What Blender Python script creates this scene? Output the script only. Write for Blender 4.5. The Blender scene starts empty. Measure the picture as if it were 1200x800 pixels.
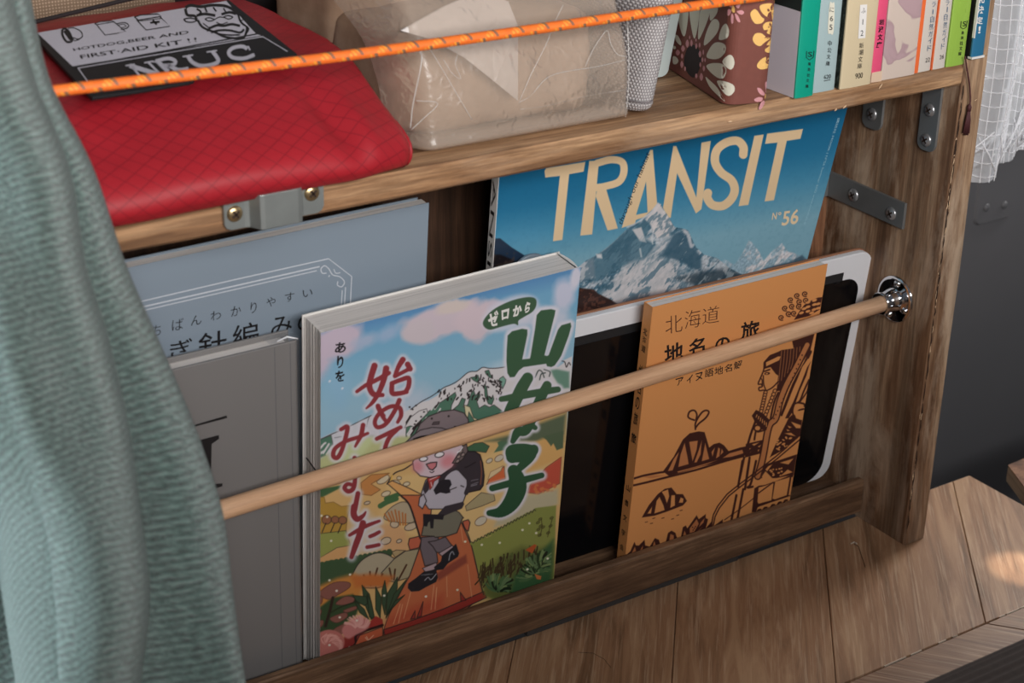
import bpy, bmesh, math, random
import numpy as np
from mathutils import Vector, Matrix
from mathutils.geometry import tessellate_polygon

# ------------------------------------------------------------------ camera
# world: x along the shelf, y away from the viewer, z up; lengths below are in millimetres
CAM = np.array([-716.119, -633.797, 556.932]); YAW, PIT, ROL, FPX = 0.586632, -0.428507, 0.016833, 2024.18
_f = np.array([math.sin(YAW)*math.cos(PIT), math.cos(YAW)*math.cos(PIT), math.sin(PIT)])
_r = np.array([math.cos(YAW), -math.sin(YAW), 0.0]); _u = np.cross(_r, _f)
CR = _r*math.cos(ROL)+_u*math.sin(ROL); CU = -_r*math.sin(ROL)+_u*math.cos(ROL); CF = _f
S = 0.001
scene = bpy.context.scene
def ray(u, v):
    return CF + CR*((u-600)/FPX) - CU*((v-400)/FPX)
def on(u, v, axis, val):
    d = ray(u, v); return CAM + d*((val-CAM[axis])/d[axis])
cam_data = bpy.data.cameras.new('camera'); cam = bpy.data.objects.new('camera', cam_data)
scene.collection.objects.link(cam); scene.camera = cam
cam.matrix_world = Matrix([[CR[0], CU[0], -CF[0], CAM[0]*S], [CR[1], CU[1], -CF[1], CAM[1]*S], [CR[2], CU[2], -CF[2], CAM[2]*S], [0, 0, 0, 1]])
cam_data.sensor_width = 36; cam_data.lens = FPX*36/1200; cam_data.clip_start = 0.01; cam_data.clip_end = 50
cam_data.dof.use_dof = True; cam_data.dof.focus_distance = 0.95; cam_data.dof.aperture_fstop = 15

# ------------------------------------------------------------------ light
scene.view_settings.view_transform = 'Standard'; scene.view_settings.look = 'None'
scene.view_settings.gamma = 1; scene.view_settings.use_curve_mapping = False
scene.view_settings.exposure = -0.08
world = bpy.data.worlds.new('world'); scene.world = world; world.use_nodes = True
world.node_tree.nodes['Background'].inputs[0].default_value = (0.80, 0.88, 1.0, 1)
world.node_tree.nodes['Background'].inputs[1].default_value = 0.13
def area(name, loc, target, sx, sy, power, col):
    d = bpy.data.lights.new(name, 'AREA'); d.shape = 'RECTANGLE'; d.size = sx; d.size_y = sy; d.energy = power; d.color = col
    o = bpy.data.objects.new(name, d); scene.collection.objects.link(o)
    o.location = Vector(loc); o.rotation_euler = (Vector(target)-Vector(loc)).to_track_quat('-Z', 'Y').to_euler()
    return o
area('daylight_front', (-0.55, -1.35, 0.80), (-0.25, 0.0, 0.22), 1.0, 0.5, 33.0, (1.0, 0.98, 0.96))
area('window_left', (-1.22, 0.26, 0.26), (-0.58, -0.14, 0.24), 0.35, 0.5, 17.0, (0.82, 0.95, 1.0))
area('window_right', (0.80, 0.20, 0.58), (0.05, -0.08, 0.0), 0.25, 0.3, 6.5, (1.0, 0.96, 0.92))
area('window_back', (0.20, 0.52, 0.40), (0.10, 0.05, 0.30), 0.34, 0.34, 2.6, (0.95, 0.98, 1.0))
sd = bpy.data.lights.new('sun_gap', 'SPOT'); sd.energy = 75; sd.spot_size = math.radians(2.3); sd.spot_blend = 0.55; sd.shadow_soft_size = 0.004; sd.color = (1.0, 0.90, 0.78)
so = bpy.data.objects.new('sun_gap', sd); scene.collection.objects.link(so); so.location = (0.30, -0.58, 0.95)
so.rotation_euler = (Vector(tuple(on(1203, 668, 2, 0)*S))-so.location).to_track_quat('-Z', 'Y').to_euler()

# ------------------------------------------------------------------ helpers
def onp(u, v, q, n):
    d = ray(u, v); return CAM + d*((np.array(q)-CAM)@n/(d@n))
def atd(u, v, D):
    d = ray(u, v); return CAM + d/np.linalg.norm(d)*D
def lin(c):
    out = []
    for x in c[:3]:
        x = x/255.0
        out.append(x/12.92 if x <= 0.04045 else ((x+0.055)/1.055)**2.4)
    return out
def L(c, k=1.0):
    return tuple(min(0.92, x*k) for x in lin(c))+(1.0,)
LOC = {}
def empty(name, loc, label=None, cat=None, group=None, kind=None):
    o = bpy.data.objects.new(name, None); o.empty_display_size = 0.02; scene.collection.objects.link(o)
    o.location = Vector([x*S for x in loc]); LOC[o.name] = np.array(loc, float)
    tag(o, label, cat, group, kind); return o
def tag(o, label=None, cat=None, group=None, kind=None):
    for k, v in (('label', label), ('category', cat), ('group', group), ('kind', kind)):
        if v: o[k] = v
    return o
def mesh(name, verts, faces, mat=None, parent=None, smooth=False, base=None, uvs=None, mats=None, fmat=None):
    verts = np.asarray(verts, float)
    if parent is not None: org = LOC[parent.name]
    else: org = np.array(base if base is not None else (verts.min(0)+verts.max(0))/2, float)
    me = bpy.data.meshes.new(name); me.from_pydata(((verts-org)*S).tolist(), [], [list(f) for f in faces])
    if mat: me.materials.append(mat)
    for m in (mats or []): me.materials.append(m)
    if fmat is not None: me.polygons.foreach_set('material_index', fmat)
    if smooth: me.polygons.foreach_set('use_smooth', [True]*len(me.polygons))
    if uvs is not None:
        uvl = me.uv_layers.new(name='UVMap'); vi = np.zeros(len(me.loops), int); me.loops.foreach_get('vertex_index', vi)
        uvl.data.foreach_set('uv', np.asarray(uvs, float)[vi].ravel())
    me.update()
    o = bpy.data.objects.new(name, me); scene.collection.objects.link(o); LOC[o.name] = org
    if parent is not None: o.parent = parent
    else: o.location = Vector(org*S)
    # child objects sit at the parent's origin
    return o
class MB:
    def __init__(s): s.v = []; s.f = []; s.m = []
    def add(s, vs, fs, m=0):
        n = len(s.v); s.v += [tuple(map(float, p)) for p in vs]; s.f += [tuple(i+n for i in f) for f in fs]; s.m += [m]*len(fs); return s
    def hexa(s, c, m=0):
        return s.add(c, [(0, 3, 2, 1), (4, 5, 6, 7), (0, 1, 5, 4), (1, 2, 6, 5), (2, 3, 7, 6), (3, 0, 4, 7)], m)
    def box(s, x0, x1, y0, y1, z0, z1, m=0):
        return s.hexa([(x0, y0, z0), (x1, y0, z0), (x1, y1, z0), (x0, y1, z0), (x0, y0, z1), (x1, y0, z1), (x1, y1, z1), (x0, y1, z1)], m)
    def tube(s, pts, r, n=12, m=0, caps=True, ref=None):
        pts = [np.array(p, float) for p in pts]; N = len(pts); rs = r if hasattr(r, '__len__') else [r]*N
        base = len(s.v); up = None; rings = []
        for i, p in enumerate(pts):
            t = pts[min(i+1, N-1)]-pts[max(i-1, 0)]; t = t/(np.linalg.norm(t)+1e-9)
            if up is None:
                up = np.array([0, 0, 1.0]) if abs(t[2]) < .9 else np.array([1.0, 0, 0])
            a = np.cross(t, up); a /= np.linalg.norm(a)+1e-9; b = np.cross(a, t); up = b
            rings.append([p+rs[i]*(a*math.cos(2*math.pi*k/n)+b*math.sin(2*math.pi*k/n)) for k in range(n)])
        vs = [q for R in rings for q in R]; fs = []
        for i in range(N-1):
            for k in range(n): fs.append((i*n+k, i*n+(k+1) % n, (i+1)*n+(k+1) % n, (i+1)*n+k))
        if caps: fs.append(tuple(range(n))[::-1]); fs.append(tuple((N-1)*n+k for k in range(n)))
        return s.add(vs, fs, m)
    def build(s, name, mat=None, parent=None, smooth=False, base=None, mats=None, bevel=0, seg=2):
        o = mesh(name, s.v, s.f, mat, parent, smooth, base, mats=mats, fmat=s.m if mats else None)
        if bevel:
            b = o.modifiers.new('bevel', 'BEVEL'); b.width = bevel*S; b.segments = seg; b.limit_method = 'ANGLE'; b.angle_limit = math.radians(40)
            if smooth is False: pass
        return o
def lathe(c, axis, prof, n=32):
    """prof: list of (dist along axis, radius)"""
    ax = np.array(axis, float); ax /= np.linalg.norm(ax); t = np.array([0, 0, 1.0]) if abs(ax[2]) < .9 else np.array([1.0, 0, 0])
    a = np.cross(ax, t); a /= np.linalg.norm(a); b = np.cross(ax, a); vs = []; fs = []
    for h, r in prof:
        for k in range(n):
            w = 2*math.pi*k/n; vs.append(np.array(c)+ax*h+r*(a*math.cos(w)+b*math.sin(w)))
    for i in range(len(prof)-1):
        for k in range(n): fs.append((i*n+k, i*n+(k+1) % n, (i+1)*n+(k+1) % n, (i+1)*n+k))
    fs.append(tuple(range(n))[::-1]); fs.append(tuple((len(prof)-1)*n+k for k in range(n)))
    m = MB(); m.add(vs, fs); return m
def catmull(P, k=8, closed=False):
    P = np.array(P, float); n = len(P)
    if n < 3: return P
    out = []
    rng = range(n) if closed else range(n-1)
    for i in rng:
        p0 = P[(i-1) % n] if closed or i > 0 else P[0]*2-P[1]; p1 = P[i]; p2 = P[(i+1) % n]; p3 = P[(i+2) % n] if closed or i+2 < n else P[-1]*2-P[-2]
        for j in range(k):
            t = j/k; out.append(0.5*((2*p1)+(-p0+p2)*t+(2*p0-5*p1+4*p2-p3)*t*t+(-p0+3*p1-3*p2+p3)*t**3))
    if not closed: out.append(P[-1])
    return np.array(out)

# ------------------------------------------------------------------ materials
def new_mat(name, rough=.6, col=(.5, .5, .5, 1), metal=0, spec=None, coat=0):
    m = bpy.data.materials.new(name); m.use_nodes = True; nt = m.node_tree; b = nt.nodes['Principled BSDF']
    b.inputs['Base Color'].default_value = col; b.inputs['Roughness'].default_value = rough; b.inputs['Metallic'].default_value = metal
    if spec is not None: b.inputs['Specular IOR Level'].default_value = spec
    if coat: b.inputs['Coat Weight'].default_value = coat; b.inputs['Coat Roughness'].default_value = .2
    return m, nt, b
def nd(nt, t, **kw):
    n = nt.nodes.new(t)
    for k, v in kw.items():
        if k.startswith('i_'):
            n.inputs[k[2:].replace('_', ' ')].default_value = v
        else: setattr(n, k, v)
    return n
def ramp(nt, fac, stops):
    r = nt.nodes.new('ShaderNodeValToRGB'); nt.links.new(fac, r.inputs[0]); e = r.color_ramp.elements
    while len(e) > 1: e.remove(e[-1])
    e[0].position = stops[0][0]; e[0].color = stops[0][1]
    for p, c in stops[1:]:
        x = e.new(p); x.color = c
    return r.outputs[0]
def mapping(nt, scale, rot=(0, 0, 0), src='Object', loc=(0, 0, 0)):
    tc = nt.nodes.new('ShaderNodeTexCoord'); mp = nt.nodes.new('ShaderNodeMapping')
    nt.links.new(tc.outputs[src], mp.inputs[0]); mp.inputs['Scale'].default_value = scale; mp.inputs['Rotation'].default_value = rot; mp.inputs['Location'].default_value = loc
    return mp.outputs[0]
def noise(nt, vec, scale, detail=4, rough=.55, dist=0):
    n = nd(nt, 'ShaderNodeTexNoise'); n.inputs['Scale'].default_value = scale; n.inputs['Detail'].default_value = detail
    n.inputs['Roughness'].default_value = rough; n.inputs['Distortion'].default_value = dist
    if vec is not None: nt.links.new(vec, n.inputs['Vector'])
    return n.outputs['Fac']
def mixc(nt, fac, a, b, mode='MIX'):
    m = nt.nodes.new('ShaderNodeMix'); m.data_type = 'RGBA'; m.blend_type = mode
    for s, x in ((0, fac), (6, a), (7, b)):
        if hasattr(x, 'default_value') or hasattr(x, 'is_linked'): nt.links.new(x, m.inputs[s])
        else: m.inputs[s].default_value = x
    return m.outputs[2]
def math_(nt, op, a, b=None, c=None):
    m = nt.nodes.new('ShaderNodeMath'); m.operation = op
    for i, x in enumerate((a, b, c)):
        if x is None: continue
        if hasattr(x, 'is_linked'): nt.links.new(x, m.inputs[i])
        else: m.inputs[i].default_value = x
    return m.outputs[0]
def bump(nt, b, h, strength=.3, dist=.001):
    n = nt.nodes.new('ShaderNodeBump'); n.inputs['Strength'].default_value = strength; n.inputs['Distance'].default_value = dist
    nt.links.new(h, n.inputs['Height']); nt.links.new(n.outputs[0], b.inputs['Normal']); return n
def wood(name, cols, axis='x', scale=1.0, rough=.55, seed=0.0, dark=(40, 26, 18), dirt=.5, bs=.35, spec=.3, worn=0):
    """boards stained unevenly; the grain runs along axis"""
    m, nt, b = new_mat(name, rough, spec=spec)
    st = {'x': (1.2, 14, 14), 'y': (14, 1.2, 14), 'z': (14, 14, 1.2)}[axis]
    v = mapping(nt, tuple(s*scale for s in st), loc=(seed, seed*.7, seed*1.3))
    g = noise(nt, v, 4.0, 8, .62, .6)
    fine = noise(nt, mapping(nt, tuple(s*scale for s in {'x': (4, 90, 90), 'y': (90, 4, 90), 'z': (90, 90, 4)}[axis]), loc=(seed, 0, 0)), 6.0, 5, .7)
    blotch = noise(nt, mapping(nt, (1, 1, 1), loc=(seed*2, 1, 2)), 22.0*scale, 5, .6)
    c = ramp(nt, g, [(.30, L(cols[0])), (.48, L(cols[1])), (.62, L(cols[2])), (.75, L(cols[1]))])
    c = mixc(nt, math_(nt, 'MULTIPLY', ramp(nt, fine, [(.42, (1, 1, 1, 1)), (.60, (0, 0, 0, 1))]), .45), c, L(cols[0], .75))
    c = mixc(nt, math_(nt, 'MULTIPLY', ramp(nt, blotch, [(.52, (0, 0, 0, 1)), (.72, (1, 1, 1, 1))]), dirt), c, L(dark))
    nt.links.new(c, b.inputs['Base Color'])
    if worn:
        wr = noise(nt, mapping(nt, tuple({'x': (.5, 2, 2), 'y': (2, .5, 2), 'z': (2, 2, .5)}[axis]), loc=(seed, 3, seed)), 16.0, 7, .68, .4)
        c = mixc(nt, math_(nt, 'MULTIPLY', ramp(nt, wr, [(.50, (0, 0, 0, 1)), (.64, (1, 1, 1, 1))]), worn), c, L((198, 174, 150)))
        dk = noise(nt, mapping(nt, tuple({'x': (.35, 5, 5), 'y': (5, .35, 5), 'z': (5, 5, .35)}[axis]), loc=(3, seed, 5)), 9.0, 6, .6, .3)
        c = mixc(nt, math_(nt, 'MULTIPLY', ramp(nt, dk, [(.55, (0, 0, 0, 1)), (.68, (1, 1, 1, 1))]), .55), c, L(dark))
        nt.links.new(c, b.inputs['Base Color'])
    h = math_(nt, 'ADD', math_(nt, 'MULTIPLY', g, .6), math_(nt, 'MULTIPLY', fine, .5)); bump(nt, b, h, bs, .0008)
    return m
def plain(name, c, rough=.6, k=1.0, metal=0, spec=None, nscale=0, namt=.1, bs=0, coat=0):
    m, nt, b = new_mat(name, rough, L(c, k), metal, spec, coat)
    if nscale:
        n = noise(nt, mapping(nt, (1, 1, 1)), nscale, 4)
        cc = mixc(nt, n, L(c, k*(1-namt)), L(c, k*(1+namt))); nt.links.new(cc, b.inputs['Base Color'])
        if bs: bump(nt, b, n, bs, .0005)
    return m
def vcol(name, rough=.35, spec=.4, coat=0):
    m, nt, b = new_mat(name, rough, spec=spec, coat=coat)
    a = nd(nt, 'ShaderNodeVertexColor'); a.layer_name = 'print'; nt.links.new(a.outputs[0], b.inputs['Base Color'])
    return m
def paperedge(name, c, vec, scale, c2=None):
    m, nt, b = new_mat(name, .8)
    v = mapping(nt, vec); n = noise(nt, v, scale, 5, .7)
    cc = ramp(nt, n, [(.35, L(c2 or c, .72)), (.5, L(c)), (.7, L(c, 1.06))]); nt.links.new(cc, b.inputs['Base Color']); bump(nt, b, n, .25, .0005)
    return m
M = {}
M['shelf_wood'] = wood('shelf_wood', [(84, 56, 38), (152, 113, 80), (194, 154, 116)], 'x', 1.0, .6, 1.3, dirt=.35, worn=.22)
M['panel_wood'] = wood('panel_wood', [(80, 54, 38), (140, 106, 80), (184, 152, 122)], 'z', 1.0, .5, 4.2, dirt=.35, worn=.75)
M['lip_wood'] = wood('lip_wood', [(74, 52, 38), (114, 86, 64), (146, 114, 88)], 'x', 1.2, .6, 7.7, dirt=.4)  # same wood as the shelf, darkened so its colour carries the shade low down
M['back_wood'] = wood('back_wood', [(40, 26, 18), (66, 44, 30), (84, 58, 42)], 'z', 1.0, .6, 2.2)
M['brace_wood'] = wood('brace_wood', [(84, 54, 38), (136, 94, 68), (166, 122, 90)], 'z', 1.6, .6, 9.1)
M['dowel'] = wood('dowel', [(200, 152, 116), (222, 180, 144), (232, 194, 160)], 'x', .8, .5, 3.0, dark=(186, 138, 104), dirt=.3, bs=.12)
M['steel'] = plain('steel', (146, 150, 148), .42, 1, .6, nscale=60, namt=.2)
M['dark_steel'] = plain('dark_steel', (116, 117, 117), .40, 1.2, .5, nscale=50, namt=.2)
M['screw_brass'] = plain('screw_brass', (190, 165, 125), .3, 1, .9)
M['chrome'] = plain('chrome', (225, 225, 228), .07, 1, 1)
M['screw_steel'] = plain('screw_steel', (176, 176, 178), .32, 1, .75)
M['black_paint'] = plain('black_paint', (98, 98, 101), .45, nscale=8, namt=.1)
M['paper'] = plain('paper', (222, 218, 214), .75)
M['black_ink'] = plain('black_ink', (24, 22, 24), .5)
M['brown_ink'] = plain('brown_ink', (74, 40, 30), .5)

# ------------------------------------------------------------------ printing: a fine grid of points coloured by drawing on it
class Plane:
    """leaning sheet: bottom line y = y0 at z = 15, leaning by t, turned in its own plane by rot"""
    def __init__(s, y0, t, rot=0.0, x0=0.0, z0=15.0):
        s.O = np.array([x0, y0, z0], float); k = math.sqrt(1+t*t)
        a = np.array([1.0, 0, 0]); b = np.array([0, t/k, 1/k]); c, sn = math.cos(rot), math.sin(rot)
        s.U = a*c+b*sn; s.W = -a*sn+b*c; s.N = np.cross(s.U, s.W)
    @staticmethod
    def frame(O, U, W):
        p = Plane(0, 0); p.O = np.array(O, float); p.U = np.array(U, float)/np.linalg.norm(U); W = np.array(W, float); W = W-p.U*(W@p.U); p.W = W/np.linalg.norm(W); p.N = np.cross(p.U, p.W); return p
    def P(s, u, w, d=0.0):          # d = depth behind the face
        return s.O+s.U*u+s.W*w-s.N*d
    def px(s, x, y):                # pixel -> (u, w)
        q = onp(x, y, s.O, s.N)-s.O; return q@s.U, q@s.W
    def move(s, u, w, d=0.0):
        p = Plane(0, 0); p.O = s.P(u, w, d); p.U, p.W, p.N = s.U, s.W, s.N; return p
    def hexa(s, mb, u0, u1, w0, w1, d0, d1, m=0):
        return mb.hexa([s.P(u0, w0, d0), s.P(u1, w0, d0), s.P(u1, w0, d1), s.P(u0, w0, d1), s.P(u0, w1, d0), s.P(u1, w1, d0), s.P(u1, w1, d1), s.P(u0, w1, d1)], m)
def PJ(P):
    d = P-CAM; z = d@CF; return 600+FPX*(d@CR)/z, 400-FPX*(d@CU)/z
class Canvas:
    def __init__(s, pl, u0, u1, w0, w1, res, base=(200, 200, 200)):
        s.pl = pl; s.nx = int((u1-u0)/res)+1; s.ny = int((w1-w0)/res)+1
        us = np.linspace(u0, u1, s.nx); ws = np.linspace(w0, w1, s.ny); s.Ug, s.Wg = np.meshgrid(us, ws)
        P = pl.O+s.Ug[..., None]*pl.U+s.Wg[..., None]*pl.W; s.X, s.Y = PJ(P); s.P = P
        s.C = np.ones((s.ny, s.nx, 3))*np.array(base, float); s.rs = np.random.RandomState(5); s.res = res
    def _box(s, pts, pad):
        pts = np.asarray(pts, float); x0, y0 = pts.min(0)-pad; x1, y1 = pts.max(0)+pad
        m = (s.X > x0) & (s.X < x1) & (s.Y > y0) & (s.Y < y1)
        if not m.any(): return None
        r = np.where(m.any(1))[0]; c = np.where(m.any(0))[0]; return (slice(r[0], r[-1]+1), slice(c[0], c[-1]+1))
    def blend(s, sl, a, col):
        if callable(col): col = col(s.X[sl], s.Y[sl])
        col = np.asarray(col, float); a = a[..., None]; s.C[sl] = s.C[sl]*(1-a)+col*a
    def dist(s, sl, pts, w=None):
        X, Y = s.X[sl], s.Y[sl]; D = np.full(X.shape, 1e9)
        for i in range(len(pts)-1):
            ax, ay = pts[i]; bx, by = pts[i+1]; dx, dy = bx-ax, by-ay; q = dx*dx+dy*dy+1e-9
            t = np.clip(((X-ax)*dx+(Y-ay)*dy)/q, 0, 1); d = np.hypot(X-ax-t*dx, Y-ay-t*dy)
            if w is not None: d = d-(w[i]+(w[i+1]-w[i])*t)
            D = np.minimum(D, d)
        return D
    def stroke(s, pts, w, col, soft=.55, alpha=1.0, smooth=True, closed=False, k=5):
        """w: full width in pixels, or one per point"""
        pts = np.asarray(pts, float)
        if hasattr(w, '__len__'): a = np.column_stack([pts, w])
        else: a = np.column_stack([pts, np.full(len(pts), w)])
        if closed: a = catmull(a, k, True); a = np.vstack([a, a[:1]])
        elif smooth and len(a) > 2: a = catmull(a, k)
        hw = np.maximum(a[:, 2]/2, .12); sl = s._box(a[:, :2], hw.max()+soft*2+1)
        if sl is None: return s
        D = s.dist(sl, a[:, :2], hw); al = np.clip(.5-D/(2*soft), 0, 1); al = al*al*(3-2*al)*alpha; s.blend(sl, al, col); return s
    def poly(s, pts, col, soft=.5, alpha=1.0, smooth=False, outline=None, ow=.8, k=5):
        pts = np.asarray(pts, float)
        if smooth: pts = catmull(pts, k, True)
        sl = s._box(pts, soft*2+1)
        if sl is None: return s
        X, Y = s.X[sl], s.Y[sl]; ins = np.zeros(X.shape, bool); n = len(pts)
        for i in range(n):
            ax, ay = pts[i]; bx, by = pts[(i+1) % n]
            if ay == by: continue
            c = ((ay > Y) != (by > Y)) & (X < (bx-ax)*(Y-ay)/(by-ay)+ax); ins ^= c
        D = s.dist(sl, np.vstack([pts, pts[:1]])); sd = np.where(ins, -D, D); al = np.clip(.5-sd/(2*soft), 0, 1); al = al*al*(3-2*al)*alpha
        s.blend(sl, al, col)
        if outline is not None:
            al = np.clip(.5-(D-ow/2)/(2*.5), 0, 1); s.blend(sl, al, outline)
        return s
    def ell(s, c, rx, ry, ang, col, soft=.5, alpha=1.0, outline=None, ow=.8):
        t = np.linspace(0, 2*math.pi, 28, endpoint=False); ca, sa = math.cos(math.radians(ang)), math.sin(math.radians(ang))
        return s.poly([(c[0]+rx*math.cos(a)*ca-ry*math.sin(a)*sa, c[1]+rx*math.cos(a)*sa+ry*math.sin(a)*ca) for a in t], col, soft, alpha, outline=outline, ow=ow)
    def noise(s, scale, seed=0, octaves=4, ax=1.0, ay=1.0, rot=0.0):
        c, sn = math.cos(rot), math.sin(rot); U = (s.Ug*c+s.Wg*sn)*ax/scale; W = (-s.Ug*sn+s.Wg*c)*ay/scale
        out = np.zeros(U.shape); amp = 1; tot = 0
        for o in range(octaves):
            r = np.random.RandomState(seed*17+o); G = r.rand(128, 128)
            x = U*2**o+37.3; y = W*2**o+11.7; xi = np.floor(x).astype(int); yi = np.floor(y).astype(int); fx = x-xi; fy = y-yi
            fx = fx*fx*(3-2*fx); fy = fy*fy*(3-2*fy); g = lambda a, b: G[b % 128, a % 128]
            out += amp*((g(xi, yi)*(1-fx)+g(xi+1, yi)*fx)*(1-fy)+(g(xi, yi+1)*(1-fx)+g(xi+1, yi+1)*fx)*fy); tot += amp; amp *= .5
        return out/tot
    def paint(s, a, col):
        a = np.clip(a, 0, 1)[..., None]; s.C = s.C*(1-a)+np.asarray(col, float)*a
    def build(s, name, mat, parent, lift=0.0, K=1.0):
        P = s.P+s.pl.N*lift-LOC[parent.name]; nx, ny = s.nx, s.ny
        me = bpy.data.meshes.new(name); me.vertices.add(nx*ny); me.vertices.foreach_set('co', (P.reshape(-1, 3)*S).astype(np.float32).ravel())
        i = (np.arange(ny-1)[:, None]*nx+np.arange(nx-1)[None, :]).ravel(); q = np.stack([i, i+1, i+1+nx, i+nx], 1).astype(np.int32)
        me.loops.add(q.size); me.loops.foreach_set('vertex_index', q.ravel()); me.polygons.add(len(q))
        me.polygons.foreach_set('loop_start', np.arange(len(q), dtype=np.int32)*4)
        me.update(calc_edges=True); me.validate()
        c = np.clip(s.C, 0, 255)/255.0; c = np.where(c <= .04045, c/12.92, ((c+.055)/1.055)**2.4)*K
        a = me.color_attributes.new('print', 'FLOAT_COLOR', 'POINT'); rgba = np.ones((nx*ny, 4), np.float32); rgba[:, :3] = np.clip(c, 0, .92).reshape(-1, 3)
        a.data.foreach_set('color', rgba.ravel()); me.materials.append(mat)
        o = bpy.data.objects.new(name, me); scene.collection.objects.link(o); LOC[o.name] = LOC[parent.name]; o.parent = parent; return o

# ------------------------------------------------------------------ lettering
_tc = {}
def glyphs(body, bold=0.0, font=None):
    key = (body, bold)
    if key in _tc: return _tc[key]
    cu = bpy.data.curves.new('t', 'FONT'); cu.body = body; cu.size = 1.0; cu.offset = bold; cu.resolution_u = 3
    o = bpy.data.objects.new('t', cu); scene.collection.objects.link(o); dg = bpy.context.evaluated_depsgraph_get(); dg.update()
    ev = o.evaluated_get(dg); me = ev.to_mesh()
    v = np.array([x.co[:2] for x in me.vertices]) if len(me.vertices) else np.zeros((0, 2)); f = [tuple(p.vertices) for p in me.polygons]
    ev.to_mesh_clear(); bpy.data.objects.remove(o); bpy.data.curves.remove(cu)
    _tc[key] = (v, f); return v, f
def quadmap(q, u, v):
    """projective map of the unit square onto quad q = TL, TR, BR, BL (pixels); v runs upward"""
    TL, TR, BR, BL = [np.array(p, float) for p in q]
    A = []; B = []
    for (x, y), (X, Y) in zip([(0, 1), (1, 1), (1, 0), (0, 0)], [TL, TR, BR, BL]):
        A.append([x, y, 1, 0, 0, 0, -X*x, -X*y]); B.append(X); A.append([0, 0, 0, x, y, 1, -Y*x, -Y*y]); B.append(Y)
    h = np.linalg.solve(np.array(A), np.array(B)); d = h[6]*u+h[7]*v+1
    return (h[0]*u+h[1]*v+h[2])/d, (h[3]*u+h[4]*v+h[5])/d
def text_px(mb, pl, body, quad, bold=0.0, lift=.08, m=0):
    """lettering laid into the quad (its box of ink) as it appears in the photograph, placed on plane pl"""
    v, f = glyphs(body, bold)
    if not len(v): return
    lo, hi = v.min(0), v.max(0); x, y = quadmap(quad, (v[:, 0]-lo[0])/(hi[0]-lo[0]), (v[:, 1]-lo[1])/(hi[1]-lo[1]))
    pts = []
    for a, b in zip(x, y):
        u, w = pl.px(a, b); pts.append(pl.P(u, w, -lift))
    mb.add(pts, f, m)
def text_uw(mb, pl, body, u0, w0, width, height, bold=0.0, lift=.08, m=0):
    v, f = glyphs(body, bold)
    if not len(v): return
    lo, hi = v.min(0), v.max(0); q = (v-lo)/(hi-lo); mb.add([pl.P(u0+a*width, w0+b*height, -lift) for a, b in q], f, m)
def shape_px(mb, pl, pts, lift=.08, m=0, holes=()):
    """flat printed shape traced in pixels"""
    loops = [[Vector((*p, 0)) for p in pts]]+[[Vector((*p, 0)) for p in h] for h in holes]
    tri = tessellate_polygon(loops); flat = [p for l in loops for p in l]
    mb.add([pl.P(*pl.px(p.x, p.y), -lift) for p in flat], [tuple(t) for t in tri], m)
def strip_px(mb, pl, pts, w, lift=.08, m=0, smooth=True, closed=False):
    pts = catmull(pts, 5, closed) if smooth and len(pts) > 2 else np.array(pts, float)
    if closed: pts = np.vstack([pts, pts[:1]])
    V = []; n = len(pts)
    for i in range(n):
        t = pts[min(i+1, n-1)]-pts[max(i-1, 0)]; t = t/(np.linalg.norm(t)+1e-9); nn = np.array([-t[1], t[0]])*w/2
        for q in (pts[i]+nn, pts[i]-nn): V.append(pl.P(*pl.px(*q), -lift))
    mb.add(V, [(2*i, 2*i+1, 2*i+3, 2*i+2) for i in range(n-1)], m)
M['print_gloss'] = vcol('print_gloss', .38, .35)
M['print_matte'] = vcol('print_matte', .6, .25)

# ------------------------------------------------------------------ the setting
tag(MB().box(-900, 60, 330, 350, -600, 1000).box(60, 900, 330, 350, -600, 225).box(60, 900, 330, 350, 600, 1000).box(420, 900, 330, 350, 225, 600).build('wall_back', M['black_paint']), kind='structure')
M['floor_dark'] = plain('floor_dark', (52, 50, 50), .7, nscale=20)
tag(MB().box(-1800, 1500, -1600, 330, -420, -400).build('floor', M['floor_dark']), kind='structure')
M['felt'] = plain('felt', (104, 106, 116), .95, nscale=900, namt=.5, bs=.6)

# black painted steel panel beyond the shelf, right
o = empty('metal_door_panel', (300, 210, -200), 'black painted metal panel behind the right end of the wooden shelf, with an embossed plate', 'panel')
m = MB(); m.box(40, 700, 215, 225, -400, 206); m.build('sheet', M['black_paint'], o, bevel=1)
m = MB()
pr = catmull([(0, 0), (2, 0)], 1)
def rrect(x0, x1, z0, z1, r, y, n=6):
    out = []
    for cx, cz, a0 in ((x1-r, z1-r, 0), (x0+r, z1-r, 90), (x0+r, z0+r, 180), (x1-r, z0+r, 270)):
        for i in range(n+1):
            a = math.radians(a0+90*i/n); out.append((cx+r*math.cos(a), y, cz+r*math.sin(a)))
    return out
A_ = on(1150, 208, 1, 212); B_ = on(1184, 256, 1, 212)
q0 = rrect(A_[0], B_[0]+6, B_[2], A_[2]+30, 7, 215); q1 = rrect(A_[0]+1.5, B_[0]+4.5, B_[2]+1.5, A_[2]+28.5, 6, 212.8); n_ = len(q0)
m.add(q0+q1, [(i, (i+1) % n_, n_+(i+1) % n_, n_+i) for i in range(n_)]+[tuple(range(n_, 2*n_))]); m.build('embossed_plate', M['black_paint'], o)
for px_, py_ in ((1156, 243), (1177, 240)):
    c_ = on(px_, py_, 1, 212.8); lathe(c_, (0, -1, 0), [(0, 3.2), (.8, 3.0), (1.3, 1.8), (1.5, .4)], 16).build('rivet', M['black_paint'], o, smooth=True)

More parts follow.
